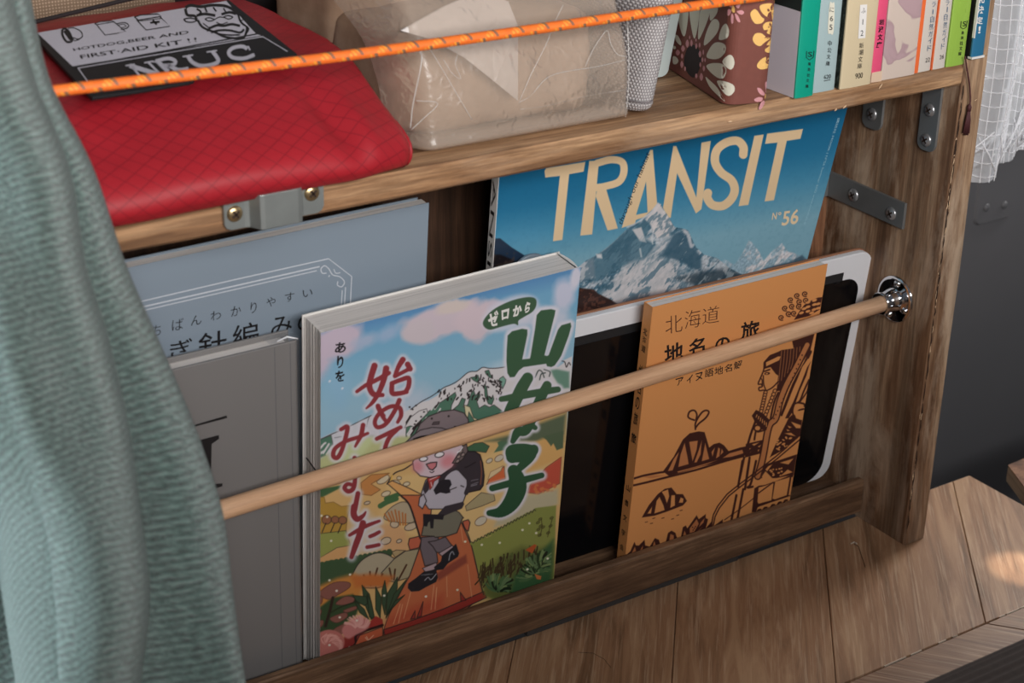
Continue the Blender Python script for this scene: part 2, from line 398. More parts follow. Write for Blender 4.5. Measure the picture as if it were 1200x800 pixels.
# bench top: oak laid in chevrons
floorwood = []
for i in range(5):
    rot = math.radians(-50 if i < 3 else 50)
    mm, nt, b = new_mat('oak_plank_%d' % i, .42, spec=.35)
    base = [((112, 82, 62), (146, 109, 81), (168, 131, 101)), ((112, 80, 58), (144, 107, 78), (164, 127, 95)), ((120, 90, 66), (154, 117, 88), (174, 139, 107)), ((110, 82, 62), (142, 107, 82), (162, 128, 100)), ((116, 88, 68), (150, 115, 88), (168, 132, 104))][i]
    v1 = mapping(nt, (1, 1, 1), (0, 0, rot)); mp = nt.nodes.new('ShaderNodeMapping'); nt.links.new(v1, mp.inputs[0]); mp.inputs['Scale'].default_value = (5, 55, 10); mp.inputs['Rotation'].default_value = (0, 0, 0)
    tcn = nt.nodes.new('ShaderNodeTexCoord')
    n1 = noise(nt, mp.outputs[0], 1.6, 7, .6, 1.2)
    mp2 = nt.nodes.new('ShaderNodeMapping'); nt.links.new(v1, mp2.inputs[0]); mp2.inputs['Scale'].default_value = (14, 420, 10)
    n2 = noise(nt, mp2.outputs[0], 1.5, 4, .6, .3)
    c = ramp(nt, n1, [(.32, L(base[0])), (.5, L(base[1])), (.66, L(base[2]))])
    c = mixc(nt, math_(nt, 'MULTIPLY', ramp(nt, n2, [(.52, (0, 0, 0, 1)), (.66, (1, 1, 1, 1))]), .42), c, L((204, 176, 146)))
    nt.links.new(c, b.inputs['Base Color']); bump(nt, b, math_(nt, 'ADD', n1, n2), .12, .0005); floorwood.append(mm)
def clip(poly, ax, val, keep_less):
    out = []
    for i in range(len(poly)):
        a, b = poly[i], poly[(i+1) % len(poly)]; ia = (a[ax] <= val) == keep_less; ib = (b[ax] <= val) == keep_less
        if ia: out.append(a)
        if ia != ib:
            t = (val-a[ax])/(b[ax]-a[ax]); out.append((a[0]+(b[0]-a[0])*t, a[1]+(b[1]-a[1])*t))
    return out
bt = empty('bench_top', (-300, -200, -30), 'oak bench top laid in chevron planks under the wooden shelf', 'bench')
M['ply_dark'] = plain('ply_dark', (58, 44, 36), .7)
MB().box(-900, 101.5, -620, 42, -28, -9).build('panel', M['ply_dark'], bt)
MB().box(-900, 101.5, 42.2, 43.6, -28, -1).build('edge_band', M['ply_dark'], bt)
XR = 102.5; slope = 1.19; rows = [(-87, 43, 1), (-217, -87, -1), (-347, -217, 1), (-477, -347, -1), (-620, -477, 1)]
pk = 0
for (ya, yb, sg) in rows:
    xa = -21.7 if sg > 0 else -21.7
    for k in range(-9, 4):
        # bottom-left corner of the seam at the line y=-87 (or its mirror)
        x0 = -21.7+k*116
        if sg > 0: q = [(x0, ya), (x0+116, ya), (x0+116+(yb-ya)/slope, yb), (x0+(yb-ya)/slope, yb)]
        else: q = [(x0+(yb-ya)/slope, ya), (x0+116+(yb-ya)/slope, ya), (x0+116, yb), (x0, yb)]
        c = np.mean(q, 0); q = [(c[0]+(p[0]-c[0])*.997, c[1]+(p[1]-c[1])*.997) for p in q]
        q = clip(q, 0, XR, True); q = clip(q, 0, -900, False)
        if len(q) < 3: continue
        cen = np.mean(q, 0); qi = [(p[0]+(cen[0]-p[0])*.010, p[1]+(cen[1]-p[1])*.010) for p in q]; n = len(q)
        vs = [(p[0], p[1], -8.8) for p in q]+[(p[0], p[1], -.6) for p in q]+[(p[0], p[1], 0) for p in qi]
        fs = [tuple(range(n))[::-1]]+[(i, (i+1) % n, n+(i+1) % n, n+i) for i in range(n)]+[(n+i, n+(i+1) % n, 2*n+(i+1) % n, 2*n+i) for i in range(n)]+[tuple(range(2*n, 3*n))]
        pk += 1; mesh('plank', vs, fs, floorwood[(pk*2+k) % 3 if sg > 0 else 3+pk % 2], bt)

# pale putty squeezed from the joint
M['putty'] = plain('putty', (228, 210, 190), .4)
m = MB(); rs = random.Random(3)
x = -400.0
while x < 100:
    w = rs.uniform(3, 22)
    if rs.random() < .8: m.tube([(x, -86.9, -.12), (x+w, -86.9+rs.uniform(-.2, .2), -.05)], .55, 5)
    x += w+rs.uniform(.5, 6)
m.build('joint_filler', M['putty'], bt)['kind'] = 'stuff'

# plywood shelf end at the right edge, beyond the bench
P0 = on(1181, 545, 1, 60)
M['ply_edge'] = paperedge('ply_edge', (176, 150, 124), (3, 3, 260), 2.0, (120, 92, 72))
o = empty('plywood_shelf', (P0[0]+60, 60, P0[2]), 'thick plywood board end at the right edge of the picture, above the bench', 'shelf')
m = MB(); pA = on(1181, 546, 2, P0[2]); pD = on(1214, 590, 2, P0[2]); bd = on(1215, 532, 2, P0[2])-pA; bd = bd/np.linalg.norm(bd); pts = [pD, pD+bd*320, pA+bd*320, pA]
lo = [p-np.array([0, 0, 12.]) for p in pts]
m.add(pts+lo, [(3, 2, 1, 0), (4, 5, 6, 7), (0, 1, 5, 4), (1, 2, 6, 5), (2, 3, 7, 6), (3, 0, 4, 7)], 0); m.build('board', M['ply_edge'], o, bevel=1)
top = [p+np.array([0, 0, .9]) for p in pts]; m = MB(); m.add(top+[p+np.array([0, 0, .05]) for p in pts], [(3, 2, 1, 0), (0, 1, 5, 4), (1, 2, 6, 5), (2, 3, 7, 6), (3, 0, 4, 7)]); m.build('face_veneer', M['brace_wood'], o)

# ------------------------------------------------------------------ the wooden shelf unit
sh = empty('wooden_shelf', (-300, 60, 0), 'rough brown stained wooden shelf unit holding books and magazines', 'shelf')
def plank_mesh(name, x0, x1, y0, y1, z0, z1, mat, axis, par, wob=.5, seed=1, step=14, bev=1.4, topz=None):
    """a board with slightly uneven, worn edges along axis"""
    r = np.random.RandomState(seed); lim = {'x': (x0, x1), 'z': (z0, z1)}[axis]; n = max(2, int((lim[1]-lim[0])/step)); ts = np.linspace(lim[0], lim[1], n+1)
    sec = []
    def smoothn():
        a = r.randn(n+1); a = np.convolve(np.r_[a[0], a, a[-1]], [.25, .5, .25], 'valid'); return a*wob
    j = [[smoothn(), smoothn()] for _ in range(8)]
    for i, t in enumerate(ts):
        if axis == 'x':
            b = bev; zt = z1 if topz is None else topz(t); c = [(y0+b, z0), (y1-b, z0), (y1, z0+b), (y1, zt-b), (y1-b, zt), (y0+b, zt), (y0, zt-b), (y0, z0+b)]
            sec.append([(t, p[0]+j[k][0][i]*(.6 if p[0] < (y0+y1)/2 else 0), p[1]+j[k][1][i]*.35*(1 if zt-z0 > 3 else 0)) for k, p in enumerate(c)])
        else:
            b = bev; c = [(x0+b, y0), (x1-b, y0), (x1, y0+b), (x1, y1-b), (x1-b, y1), (x0+b, y1), (x0, y1-b), (x0, y0+b)]
            sec.append([(p[0]+j[k][0][i]*.4, p[1]+j[k][1][i]*(.6 if p[1] < (y0+y1)/2 else 0), t) for k, p in enumerate(c)])
    vs = [p for s_ in sec for p in s_]; fs = []
    for i in range(len(sec)-1):
        for k in range(8): fs.append((i*8+k, i*8+(k+1) % 8, (i+1)*8+(k+1) % 8, (i+1)*8+k))
    fs += [tuple(range(8))[::-1], tuple((len(sec)-1)*8+k for k in range(8))]
    if axis == 'z': fs = [f[::-1] for f in fs]
    o = mesh(name, vs, fs, mat, par); return o
plank_mesh('top_board', -640, -.3, 1, 235, 293.6, 306, M['shelf_wood'], 'x', sh, seed=2)
plank_mesh('side_panel', 0, 18.2, 0, 235, .2, 308.6, M['panel_wood'], 'z', sh, wob=.3, seed=4)
plank_mesh('upper_side_panel', 10.9, 18.2, 0, 235, 308.8, 430, M['panel_wood'], 'z', sh, wob=.2, seed=14)
plank_mesh('side_panel', -658, -641, 0, 235, .2, 430, M['panel_wood'], 'z', sh, seed=5)
plank_mesh('front_lip', -640, -.3, 39, 45, 4.6, 28.5, M['lip_wood'], 'x', sh, wob=.35, seed=6, bev=.9, topz=lambda x: 28.0+(max(0, -x-60)/330)*4.6)
MB().box(-640, -.3, 45.2, 103, 3.5, 14.6).build('bottom_board', M['lip_wood'], sh, bevel=.6)
MB().box(-640, -26, 103.2, 109, 4, 293).build('back_panel', M['back_wood'], sh, bevel=.5)
MB().box(-254, -100, 40.8, 44.5, .6, 3.6).build('foot_strip', M['floor_dark'], sh)
# diagonal brace and the grey felt seen behind the magazine
m = MB(); a = on(986, 225, 1, 101); b = on(958, 310, 1, 101)
m.hexa([(b[0]-26, 96, b[2]-60), (b[0]-4, 96, b[2]-60), (b[0]-4, 101, b[2]-60), (b[0]-26, 101, b[2]-60), (a[0]-30, 96, a[2]+6), (a[0]-4, 96, a[2]+6), (a[0]-4, 101, a[2]+6), (a[0]-30, 101, a[2]+6)])
m.build('diagonal_brace', M['brace_wood'], sh, bevel=.6)
MB().box(-26, -.5, 104, 110, 4, 293).build('felt_strip', M['felt'], sh)

# cracks, splinters and chips along the edge of the end panel
M['splinter'] = plain('splinter', (205, 172, 138), .7)
M['crack'] = plain('crack', (46, 30, 22), .9)
rs = random.Random(8); m = MB(); m2 = MB()
for k in range(34):
    z = rs.uniform(30, 288); y = -.25+rs.uniform(-.1, .5); x = rs.uniform(-.5, 1.0)+(3.5 if z < 60 else 0)*0
    l = rs.uniform(1.2, 5.5); m.tube([(x, y, z), (x+rs.uniform(-.5, .5), y-.15, z+l*.5), (x+rs.uniform(-.3, .6), y, z+l)], [rs.uniform(.12, .3), rs.uniform(.15, .42), .08], 4)
m.build('splinters', M['splinter'], sh)['kind'] = 'stuff'
z = 12
while z < 290:
    l = rs.uniform(4, 14); m2.tube([(.5, -.1, z), (.8+rs.uniform(-.4, .4), -.15, z+l*.5), (.6, -.1, z+l)], [.15, rs.uniform(.3, .55), .12], 4); z += l+rs.uniform(-1, 3)
m2.build('edge_crack', M['crack'], sh)
m = MB()
for px_, py_, dx, dy in ((1030, 104, 4, -6), (978, 130, 3, -3), (988, 127, 4, -4), (853, 143, 5, -1), (1139, 120, 7, -5)):
    a = on(px_, py_, 1, .6); b = on(px_+dx, py_+dy, 1, .2); m.tube([a, (a+b)/2, b], [.2, .55, .15], 5)
m.build('splinters', M['splinter'], sh)['kind'] = 'stuff'

def screw(c, ax, r, mat, par, name='screw'):
    s_ = lathe(c, ax, [(0, r), (.5, r*.98), (1.1, r*.75), (1.5, r*.35), (1.55, .05)], 20).build(name, mat, par, smooth=True)
    ax = np.array(ax, float); t = np.array([0, 0, 1.0]) if abs(ax[2]) < .9 else np.array([1.0, 0, 0]); a = np.cross(ax, t); a /= np.linalg.norm(a); b = np.cross(ax, a)
    mm = MB()
    for d, e in ((a*.8+b*.6, b*.8-a*.6), (b*.8-a*.6, a*.8+b*.6)):
        c0 = np.array(c)+ax*1.2; L_, w_ = r*.55, r*.13
        vs = [c0+d*i*L_+e*j*w_+ax*k*.45 for k in (0, 1) for (i, j) in ((-1, -1), (1, -1), (1, 1), (-1, 1))]; mm.hexa(vs)
    q = mesh('cross_slot', mm.v, mm.f, M['crack'], s_)
    return s_
# corner brackets, screws
def plate(par, name, mat, pts, nrm, th):
    """flat plate from an outline (3-D points in a plane) extruded along nrm"""
    pts = [np.array(p, float) for p in pts]; n = len(pts); nn = np.array(nrm)*th; m = MB()
    m.add(pts+[p+nn for p in pts], [tuple(range(n)), tuple(range(n, 2*n))[::-1]]+[(i, n+i, n+(i+1) % n, (i+1) % n) for i in range(n)]); return m.build(name, mat, par, bevel=.35)
k = empty('corner_bracket', (0, 60, 208), 'long dark metal corner bracket on the inside of the end panel, behind the blue magazine', 'bracket')
plate(k, 'arm', M['dark_steel'], [(-.1, 97, 217), (-.1, 30, 216), (-.1, 30, 200), (-.1, 97, 201)], (-1, 0, 0), 2)
MB().box(-46, -2.2, 93.6, 95.8, 201, 217).build('arm', M['dark_steel'], k, bevel=.3)
for y, z in ((72, 208.5), (40, 206.8)): screw((-2.1, y, z), (-1, 0, 0), 4.0, M['screw_steel'], k)
k = empty('shelf_bracket', (0, 20, 270), 'grey steel bracket under the board at the front of the end panel', 'bracket', 'shelf brackets under the top board')
def tongue(y0, y1, z0, z1, r):
    out = [(-.1, y0, z1), (-.1, y1, z1)]
    for i in range(7):
        a = math.radians(0-90*i/6); out.append((-.1, y1-r+r*math.cos(a), z0+r+r*math.sin(a)))
    for i in range(7):
        a = math.radians(-90-90*i/6); out.append((-.1, y0+r+r*math.cos(a), z0+r+r*math.sin(a)))
    return out
plate(k, 'plate', M['dark_steel'], tongue(13, 27, 251, 293, 5), (-1, 0, 0), 1.8)
for z in (275, 257.5): screw((-1.9, 20, z), (-1, 0, 0), 3.8, M['screw_steel'], k)
k = empty('shelf_bracket', (0, 65, 270), 'short steel bracket tongue with one screw, deeper under the board, seen past the magazine corner', 'bracket', 'shelf brackets under the top board')
plate(k, 'plate', M['dark_steel'], tongue(56, 72, 252, 293, 5), (-1, 0, 0), 1.8)
screw((-1.9, 64, 261), (-1, 0, 0), 3.8, M['screw_steel'], k)
# bridge-shaped strap on the front edge of the board
k = empty('strap_bracket', (-420, 0, 302), 'zinc plated bridge-shaped strap screwed on the board edge under the red pouch', 'bracket')
z0, z1 = 295.2, 310.6
prof = [(-441.4, .4), (-432, .4), (-430, -.2), (-427.5, -5.6), (-425.5, -6.2), (-410, -6.2), (-408, -5.6), (-406, -.2), (-404.5, .4), (-394.6, .4)]
def strapz(x): d = (x+441.4)*.0; return d
m = MB(); vs = []
for x, y in prof:
    zz = (z0, z1); e = 2.0 if x in (-441.4, -394.6) else 0
    vs += [(x, y, zz[0]+e), (x, y, zz[1]-e), (x, y-1.4, zz[1]-e), (x, y-1.4, zz[0]+e)]
# rounded ends: insert extra section
sec = []
for i, (x, y) in enumerate(prof):
    sec.append((x, y, 3.0 if i in (0, len(prof)-1) else 0))
    if i == 0: sec.append((x+1.0, y, 1.0)); sec.append((x+3.0, y, 0))
    if i == len(prof)-1: sec.insert(-1, (x-3.0, y, 0)); sec.insert(-1, (x-1.0, y, 1.0))
vs = []
for x, y, e in sec: vs += [(x, y, z0+e), (x, y, z1-e), (x, y-1.4, z1-e), (x, y-1.4, z0+e)]
fs = [(0, 1, 2, 3)]+[(4*i+a, 4*i+(a+1) % 4, 4*i+4+(a+1) % 4, 4*i+4+a) for i in range(len(sec)-1) for a in range(4)]+[tuple(4*(len(sec)-1)+a for a in (3, 2, 1, 0))]
m.add(vs, fs); m.build('strap', M['steel'], k, bevel=.2)
screw((-436.6, -1.1, 302.4), (0, -1, 0), 3.6, M['screw_brass'], k); screw((-400.3, -1.1, 305.0), (0, -1, 0), 3.6, M['screw_brass'], k)

# dowel rail and its chrome flange
rl = empty('dowel_rail', (-300, 28, 150), 'round light beech rail across the front of the books', 'rail')
aR = np.array([-2.5, 30.0, 155.2]); aL = np.array(on(250, 600.5, 1, 28)); dr = (aR-aL)/np.linalg.norm(aR-aL); aE = aL-dr*300
m = MB(); m.tube([aE+(aR-dr*8-aE)*t for t in np.linspace(0, 1, 24)], 4.9, 24); m.build('dowel', M['dowel'], rl, smooth=True)
fl = empty('rail_flange', (0, 30, 155), 'round chrome flange holding the right end of the wooden rail', 'flange')
lathe((-.2, 30.6, 155.4), (-1, 0, 0), [(0, 14.4), (.8, 14.4), (1.3, 13.8), (1.6, 12.0), (1.9, 8.2), (2.2, 7.6)], 40).build('disc', M['chrome'], fl, smooth=True)
lathe((-1.8, 30.4, 155.3), tuple(-dr), [(0, 7.4), (2.5, 7.0), (4, 6.6), (9.5, 6.5), (10.2, 6.9), (11.3, 6.9), (11.6, 6.2), (11.5, 5.2)], 32).build('socket', M['chrome'], fl, smooth=True)
for dy, dz in ((-1.5, 10.6), (2.5, -10.6), (-9.6, -4)): screw((-2.0, 30.6+dy, 155.4+dz), (-1, 0, 0), 2.1, M['chrome'], fl)

# ------------------------------------------------------------------ things in the rack
KP = 1.0     # paper reflectance against the colours noted from the photograph
def crop(x0, y0, s):
    return lambda pts: [(x0+p[0]/s, y0+p[1]/s) for p in pts]
C1 = crop(360, 380, 7.475); C2 = crop(520, 310, 7.475); C3 = crop(360, 480, 7.475); C4 = crop(520, 410, 7.475)
C5 = crop(520, 510, 7.475); C6 = crop(360, 580, 7.475); C7 = crop(360, 680, 7.475); C8 = crop(510, 600, 7.475); C9 = crop(450, 470, 8.0)
M['page_top'] = paperedge('page_top', (214, 208, 204), (2, 320, 2), 4.0)
M['page_side'] = paperedge('page_side', (176, 174, 176), (2, 420, 2), 4.0, (140, 140, 144))

# ---- hiking book (title in green and red brush letters)
hb = empty('hiking_book', (-310, 48, 15), 'paperback with a cartoon hiker on a boardwalk below snowy mountains, behind the rail', 'book')
pl = Plane(48.5, -.1, .015); W_, H_ = 148.5, 211.0
u, w = pl.px(376, 390); u1, w1 = pl.px(679, 313); bk = pl.move(u, min(w, w1)-H_)
T_ = 19.5
m = MB(); bk.hexa(m, 0, W_, 0, H_, T_-.5, T_); m.build('back_cover', M['paper'], hb)
m = MB(); bk.hexa(m, 1.2, W_-2, 1.0, H_-1.0, .6, T_-.6); m.build('page_block', M['page_top'], hb)
m = MB()
n = 8; arc = [(W_-1.6+1.6*math.sin(math.pi*i/n), .0+T_*(i/n)) for i in range(n+1)]
m.add([bk.P(a, z_, d) for z_ in (0, H_) for a, d in arc]+[bk.P(W_-2.1, z_, d) for z_ in (0, H_) for d in (T_, 0)],
      [(i, i+1, n+2+i, n+1+i) for i in range(n)]+[tuple(range(n+1))+(2*n+2, 2*n+3), tuple(range(n+1, 2*n+2))+(2*n+4, 2*n+5)]); m.build('spine', M['paper'], hb, smooth=False)
m = MB(); bk.hexa(m, 0, W_, 0, H_, .08, .5); m.build('front_cover', M['paper'], hb)
# flap of the cover folded inside, and curled pages on the fore edge
m = MB()
for k_, d in enumerate((2.0, 3.2, 6.5, 9.0, 12.0, 15.5, 17.8)):
    bk.hexa(m, .85+(k_ % 3)*.12, 3, .6, H_-.9, d, d+.25)
m.build('page_sheets', M['paper'], hb)
pc, pcw = bk.px(356, 513), bk.px(372, 529)
cv = Canvas(bk, 0, W_, 3, H_, .33, (120, 170, 198))
yy = cv.Y; xx = cv.X
# sky washes
cv.paint(np.ones_like(xx), (122, 172, 198))
g = np.clip((yy-(470-.24*(xx-370)))/-150, 0, 1); cv.paint(g*.85, (92, 142, 184))
top = np.clip(1-(yy-(384-.25*(xx-376)))/26, 0, 1); cv.paint(top*.8, (78, 122, 172))
bott = np.clip((yy-(415-.2*(xx-376)))/70, 0, 1); cv.paint(bott*.6, (160, 186, 202))
nz = cv.noise(34, 3, 5); nz2 = cv.noise(15, 4, 4)
def cloud(cx, cy, rx, ry, ang, col, s_=.5, amp=1.0):
    ca, sa = math.cos(math.radians(ang)), math.sin(math.radians(ang)); X = xx-cx; Y = yy-cy; A = (X*ca+Y*sa)/rx; B = (-X*sa+Y*ca)/ry
    r_ = np.sqrt(A*A+B*B)+(nz2-.5)*amp; cv.paint(np.clip((1-r_)/s_*1.2, 0, 1)*.95, col)
cloud(395, 398, 46, 24, -20, (196, 178, 192), .5); cloud(372, 415, 20, 40, 0, (192, 176, 192), .6)
cloud(430, 398, 22, 12, -30, (160, 174, 198), .7); cloud(455, 391, 24, 13, -20, (150, 172, 200), .7)
cloud(520, 378, 66, 22, -14, (202, 184, 192), .4); cloud(488, 390, 26, 16, -14, (196, 184, 190), .5); cloud(560, 376, 34, 24, -14, (204, 186, 194), .4)
cloud(530, 360, 22, 9, -14, (204, 190, 184), .6); cloud(585, 362, 16, 10, 0, (196, 186, 200), .6)
cloud(470, 490, 50, 34, -20, (176, 190, 206), .8); cloud(660, 345, 16, 26, 10, (196, 196, 214), .7); cloud(640, 372, 40, 16, 0, (190, 196, 212), .7)
cloud(600, 430, 40, 16, -10, (176, 200, 216), .8); cloud(675, 322, 8, 20, 10, (206, 202, 214), .7)
cloud(394, 452, 20, 30, 0, (138, 178, 204), .9)
GRN = (78, 116, 98); INK = (44, 38, 40); SNOW = (206, 202, 204)
# far ridge, left
cv.poly(C3([(85, 265), (210, 205), (400, 130), (560, 50), (600, 60), (640, 240), (430, 250), (90, 440)]), (196, 196, 204), 1.0)
cv.poly(C3([(85, 270), (210, 225), (225, 300), (160, 400), (90, 425)]), GRN, 1, outline=INK, ow=.5)
for a, b in (((120, 330), (160, 290)), ((140, 380), (190, 300)), ((105, 350), (130, 320)), ((170, 390), (220, 320)), ((100, 400), (150, 360))):
    cv.stroke(C3([a, ((a[0]+b[0])/2+6, (a[1]+b[1])/2-10), b]), 2.2, SNOW)
cv.stroke(C3([(90, 272), (210, 215), (330, 165), (420, 120), (560, 50)]), .9, INK); cv.stroke(C3([(545, 60), (530, 100), (520, 150)]), .8, (90, 90, 96))
cv.stroke(C3([(240, 245), (300, 235)]), .8, (110, 110, 116)); cv.stroke(C3([(500, 215), (600, 240)]), 3, (150, 160, 160), 2)
# main mountain
MT = [(0, 330), (100, 295), (200, 205), (240, 190), (290, 185), (340, 152), (400, 160), (540, 148), (640, 170), (760, 120), (900, 120), (1000, 150), (1120, 60), (1130, 330), (1100, 420), (0, 720), (-200, 760), (-380, 800)]
left = [(-380, 560), (-260, 500), (-190, 455), (-130, 440), (-60, 400)]
cv.poly(C4([(-400, 800)]+left+MT[:-1]+[(-200, 820)]), SNOW, .8)
cv.stroke(C4([(-290, 520), (-200, 455), (-100, 400), (0, 330), (60, 305), (130, 265), (200, 205), (240, 188), (290, 185), (340, 152), (400, 160), (470, 158), (540, 148)]), .9, INK)
# green lower slopes
cv.poly(C4([(-330, 640), (-250, 600), (-160, 560), (-60, 480), (0, 440), (60, 400), (100, 370), (110, 400), (70, 480), (60, 540), (130, 480), (160, 420), (190, 430), (170, 500), (210, 480), (240, 380), (260, 350), (280, 400), (310, 365), (320, 400), (290, 450), (310, 510), (360, 480), (400, 500), (440, 480), (520, 540), (560, 620), (100, 760), (-330, 760)]), GRN, .8, outline=INK, ow=.6)
cv.poly(C4([(355, 300), (375, 320), (385, 400), (420, 420), (430, 395), (440, 430), (420, 480), (390, 470), (360, 400)]), GRN, .5, outline=INK, ow=.6)
cv.poly(C4([(235, 240), (270, 235), (300, 220), (310, 250), (295, 285), (260, 265)]), GRN, .5, outline=INK, ow=.6)
cv.poly(C4([(360, 185), (395, 175), (410, 215), (430, 250), (400, 240), (370, 210)]), GRN, .5, outline=INK, ow=.6)
cv.poly(C4([(490, 250), (520, 230), (545, 260), (540, 290), (515, 340), (500, 290), (480, 270)]), (120, 160, 145), .5, outline=INK, ow=.6)
cv.poly(C4([(180, 480), (230, 500), (260, 590), (300, 610), (270, 620), (220, 540), (210, 600), (190, 560)]), (206, 196, 160), .5, outline=INK, ow=.5)
rs = np.random.RandomState(4)
for k_ in range(120):
    x = rs.uniform(-60, 520); y = rs.uniform(200, 430)
    if y < 330-(x*.42) or y > 470: continue
    a = rs.uniform(-.3, .8) if x < 330 else rs.uniform(-1.2, .2); l = rs.uniform(6, 26)
    cv.stroke(C4([(x, y), (x-l*math.sin(a), y+l*math.cos(a))]), rs.uniform(1.0, 2.0), INK, .4)
for k_ in range(26):
    x = rs.uniform(-330, -60); y = 640-(x+330)*.55+rs.uniform(0, 130)
    cv.stroke(C4([(x, y), (x+20, y-30), (x+30, y-50)]), rs.uniform(1.5, 4), SNOW if k_ % 2 else INK, .5)
cv.poly(C9([(190, 250), (250, 150), (330, 90), (400, 70), (410, 110), (330, 190), (280, 240), (250, 230)]), SNOW, .6, outline=INK, ow=.5)
for p in ((268, 76), (240, 55), (375, 100), (348, 145), (288, 215), (300, 40), (300, 185)): cv.ell(C9([p])[0], 1.2, 1.0, 0, INK)
# right of the title: bits of mountain
for a in ([(800, 240), (830, 180), (860, 190), (880, 240)], [(840, 260), (855, 210), (890, 200)], [(880, 170), (930, 190), (925, 230)]): cv.stroke(C4(a), 1.4, (70, 80, 80))
cv.poly(C4([(930, 160), (1000, 170), (1100, 190), (1100, 330), (1030, 340), (960, 230)]), (104, 140, 124), 2)
cv.poly(C4([(1050, 90), (1125, 55), (1115, 150), (1080, 170), (1060, 130)]), SNOW, .8); cv.stroke(C4([(1035, 95), (1060, 105), (1075, 150), (1095, 110), (1110, 130)]), 1.1, INK)
# meadows
cv.poly(C3([(85, 440), (210, 370), (430, 250), (620, 235), (900, 235), (900, 300), (400, 500), (85, 620)]), (178, 182, 134), 2.5)
cv.poly(C3([(230, 330), (440, 240), (600, 240), (420, 480), (230, 500)]), (186, 196, 150), 4)
cv.poly([(360, 560), (400, 550), (480, 530), (580, 505), (665, 480), (660, 640), (640, 790), (365, 800)], (206, 168, 112), 2)
cv.poly([(455, 560), (540, 545), (600, 520), (662, 505), (655, 590), (560, 640), (440, 620)], (214, 180, 124), 4)
cv.poly(C3([(85, 700), (300, 660), (280, 690), (85, 790)]), (68, 98, 66), 1)
cv.poly(C5([(195, 110), (270, 70), (340, 60), (400, 95), (370, 150), (290, 140), (230, 150)]), (66, 100, 74), .8, outline=INK, ow=.5)
cv.poly(C5([(440, 150), (480, 90), (470, 60), (560, 20), (640, 30), (560, 150), (520, 130), (480, 140)]), (80, 112, 88), .8)
cv.poly(C4([(360, 800), (600, 740), (820, 650), (1070, 560), (1050, 800)]), (92, 104, 82), 3)
cv.poly(C5([(700, 110), (880, 20), (1050, 0), (1040, 200), (700, 330)]), (212, 166, 104), 3)
cv.poly(C5([(860, 10), (1050, -40), (1045, 110), (990, 130), (960, 70), (940, 95), (900, 40)]), (84, 100, 76), .8)
cv.poly(C5([(730, 500), (760, 430), (900, 280), (1030, 190), (1015, 420), (830, 515)]), (190, 84, 66), 1.5, outline=(120, 50, 40), ow=.6)
for k_ in range(16):
    x = rs.uniform(800, 1000); y = 700-x*.35+rs.uniform(-60, 60)+80; cv.ell(C5([(x, y)])[0], rs.uniform(1.5, 3), rs.uniform(1, 2), rs.uniform(0, 90), (206, 118, 74), .7)
cv.poly(C5([(720, 520), (820, 515), (1000, 470), (1000, 600), (700, 760), (440, 800), (480, 700)]), (186, 176, 146), 3)
cv.poly(C5([(375, 430), (400, 380), (530, 270), (540, 380)]), (206, 106, 66), .8, outline=INK, ow=.5)
cv.poly(C5([(385, 390), (410, 320), (520, 265), (500, 310), (430, 360)]), (214, 190, 150), .8, outline=(150, 110, 80), ow=.6)
for c_, rx, ry in (((400, 222), 4, 2.4), ((485, 200), 5.6, 3.4), ((325, 750), 7.5, 4.6)): cv.ell(C5([c_])[0], rx, ry, -30, (200, 190, 170), .6, outline=(110, 80, 60), ow=.7)
cv.poly(C5([(190, 620), (330, 500), (440, 520), (450, 570), (330, 620), (200, 660)]), (166, 152, 116), .8, outline=INK, ow=.5)
# pale stones by the path left of the hiker
for c_, rx, ry, a_ in (((665, 610), 8, 4.2, -30), ((605, 600), 5, 3, -20), ((690, 735), 5.5, 3, -20), ((870, 650), 4, 2.4, -15), ((805, 598), 2.8, 2, 0), ((780, 640), 5, 3, 20)): cv.ell(C3([c_])[0], rx, ry, a_, (206, 190, 160), .6, outline=(84, 64, 50), ow=.7)
cv.poly(C3([(470, 640), (560, 570), (720, 555), (560, 650), (640, 700), (560, 750), (480, 740)]), (190, 130, 76), 1.5, outline=(110, 70, 40), ow=.6)
cv.stroke(C3([(700, 650), (760, 560), (850, 520), (920, 475)]), 1.4, INK); cv.stroke(C3([(745, 575), (730, 640)]), 2.2, (214, 170, 90))
cv.stroke(C3([(690, 780), (800, 740), (850, 730)]), 5, (70, 104, 66)); cv.stroke(C6([(640, 95), (700, 60), (780, 30)]), 6, (72, 106, 68))
# dotted flowers and mounds, lower left
cv.poly(C6([(85, 10), (150, 20), (160, 70), (230, 60), (300, 100), (380, 90), (350, 200), (340, 320), (85, 340)]), (176, 138, 64), 1, outline=(110, 80, 40), ow=.5)
cv.poly(C6([(85, 340), (340, 310), (380, 440), (260, 460), (120, 545), (80, 540)]), (146, 150, 82), 1, outline=INK, ow=.5)
cv.poly(C6([(80, 550), (120, 545), (260, 470), (380, 440), (380, 560), (80, 610)]), (206, 158, 106), 1)
for c_, r_ in (((170, 215), 5.5), ((245, 215), 4.5), ((310, 220), 4.8), ((90, 240), 3.5)):
    cv.ell(C6([c_])[0], r_, r_*.95, 0, (146, 98, 70), .6, outline=INK, ow=.6); cv.stroke(C6([(c_[0]-6, c_[1]+30), (c_[0]-40, c_[1]+110)]), 1.1, INK)
cv.poly(C6([(370, 380), (400, 150), (520, 130), (720, 320), (740, 460), (480, 520), (380, 560)]), (206, 186, 160), 6)
cv.poly(C6([(640, 260), (760, 240), (860, 300), (900, 480), (760, 500), (620, 500)]), (208, 162, 116), 4)
cv.poly(C6([(80, 610), (200, 570), (330, 560), (480, 540), (640, 490), (760, 490), (720, 560), (500, 800), (80, 800)]), (62, 84, 58), .8)
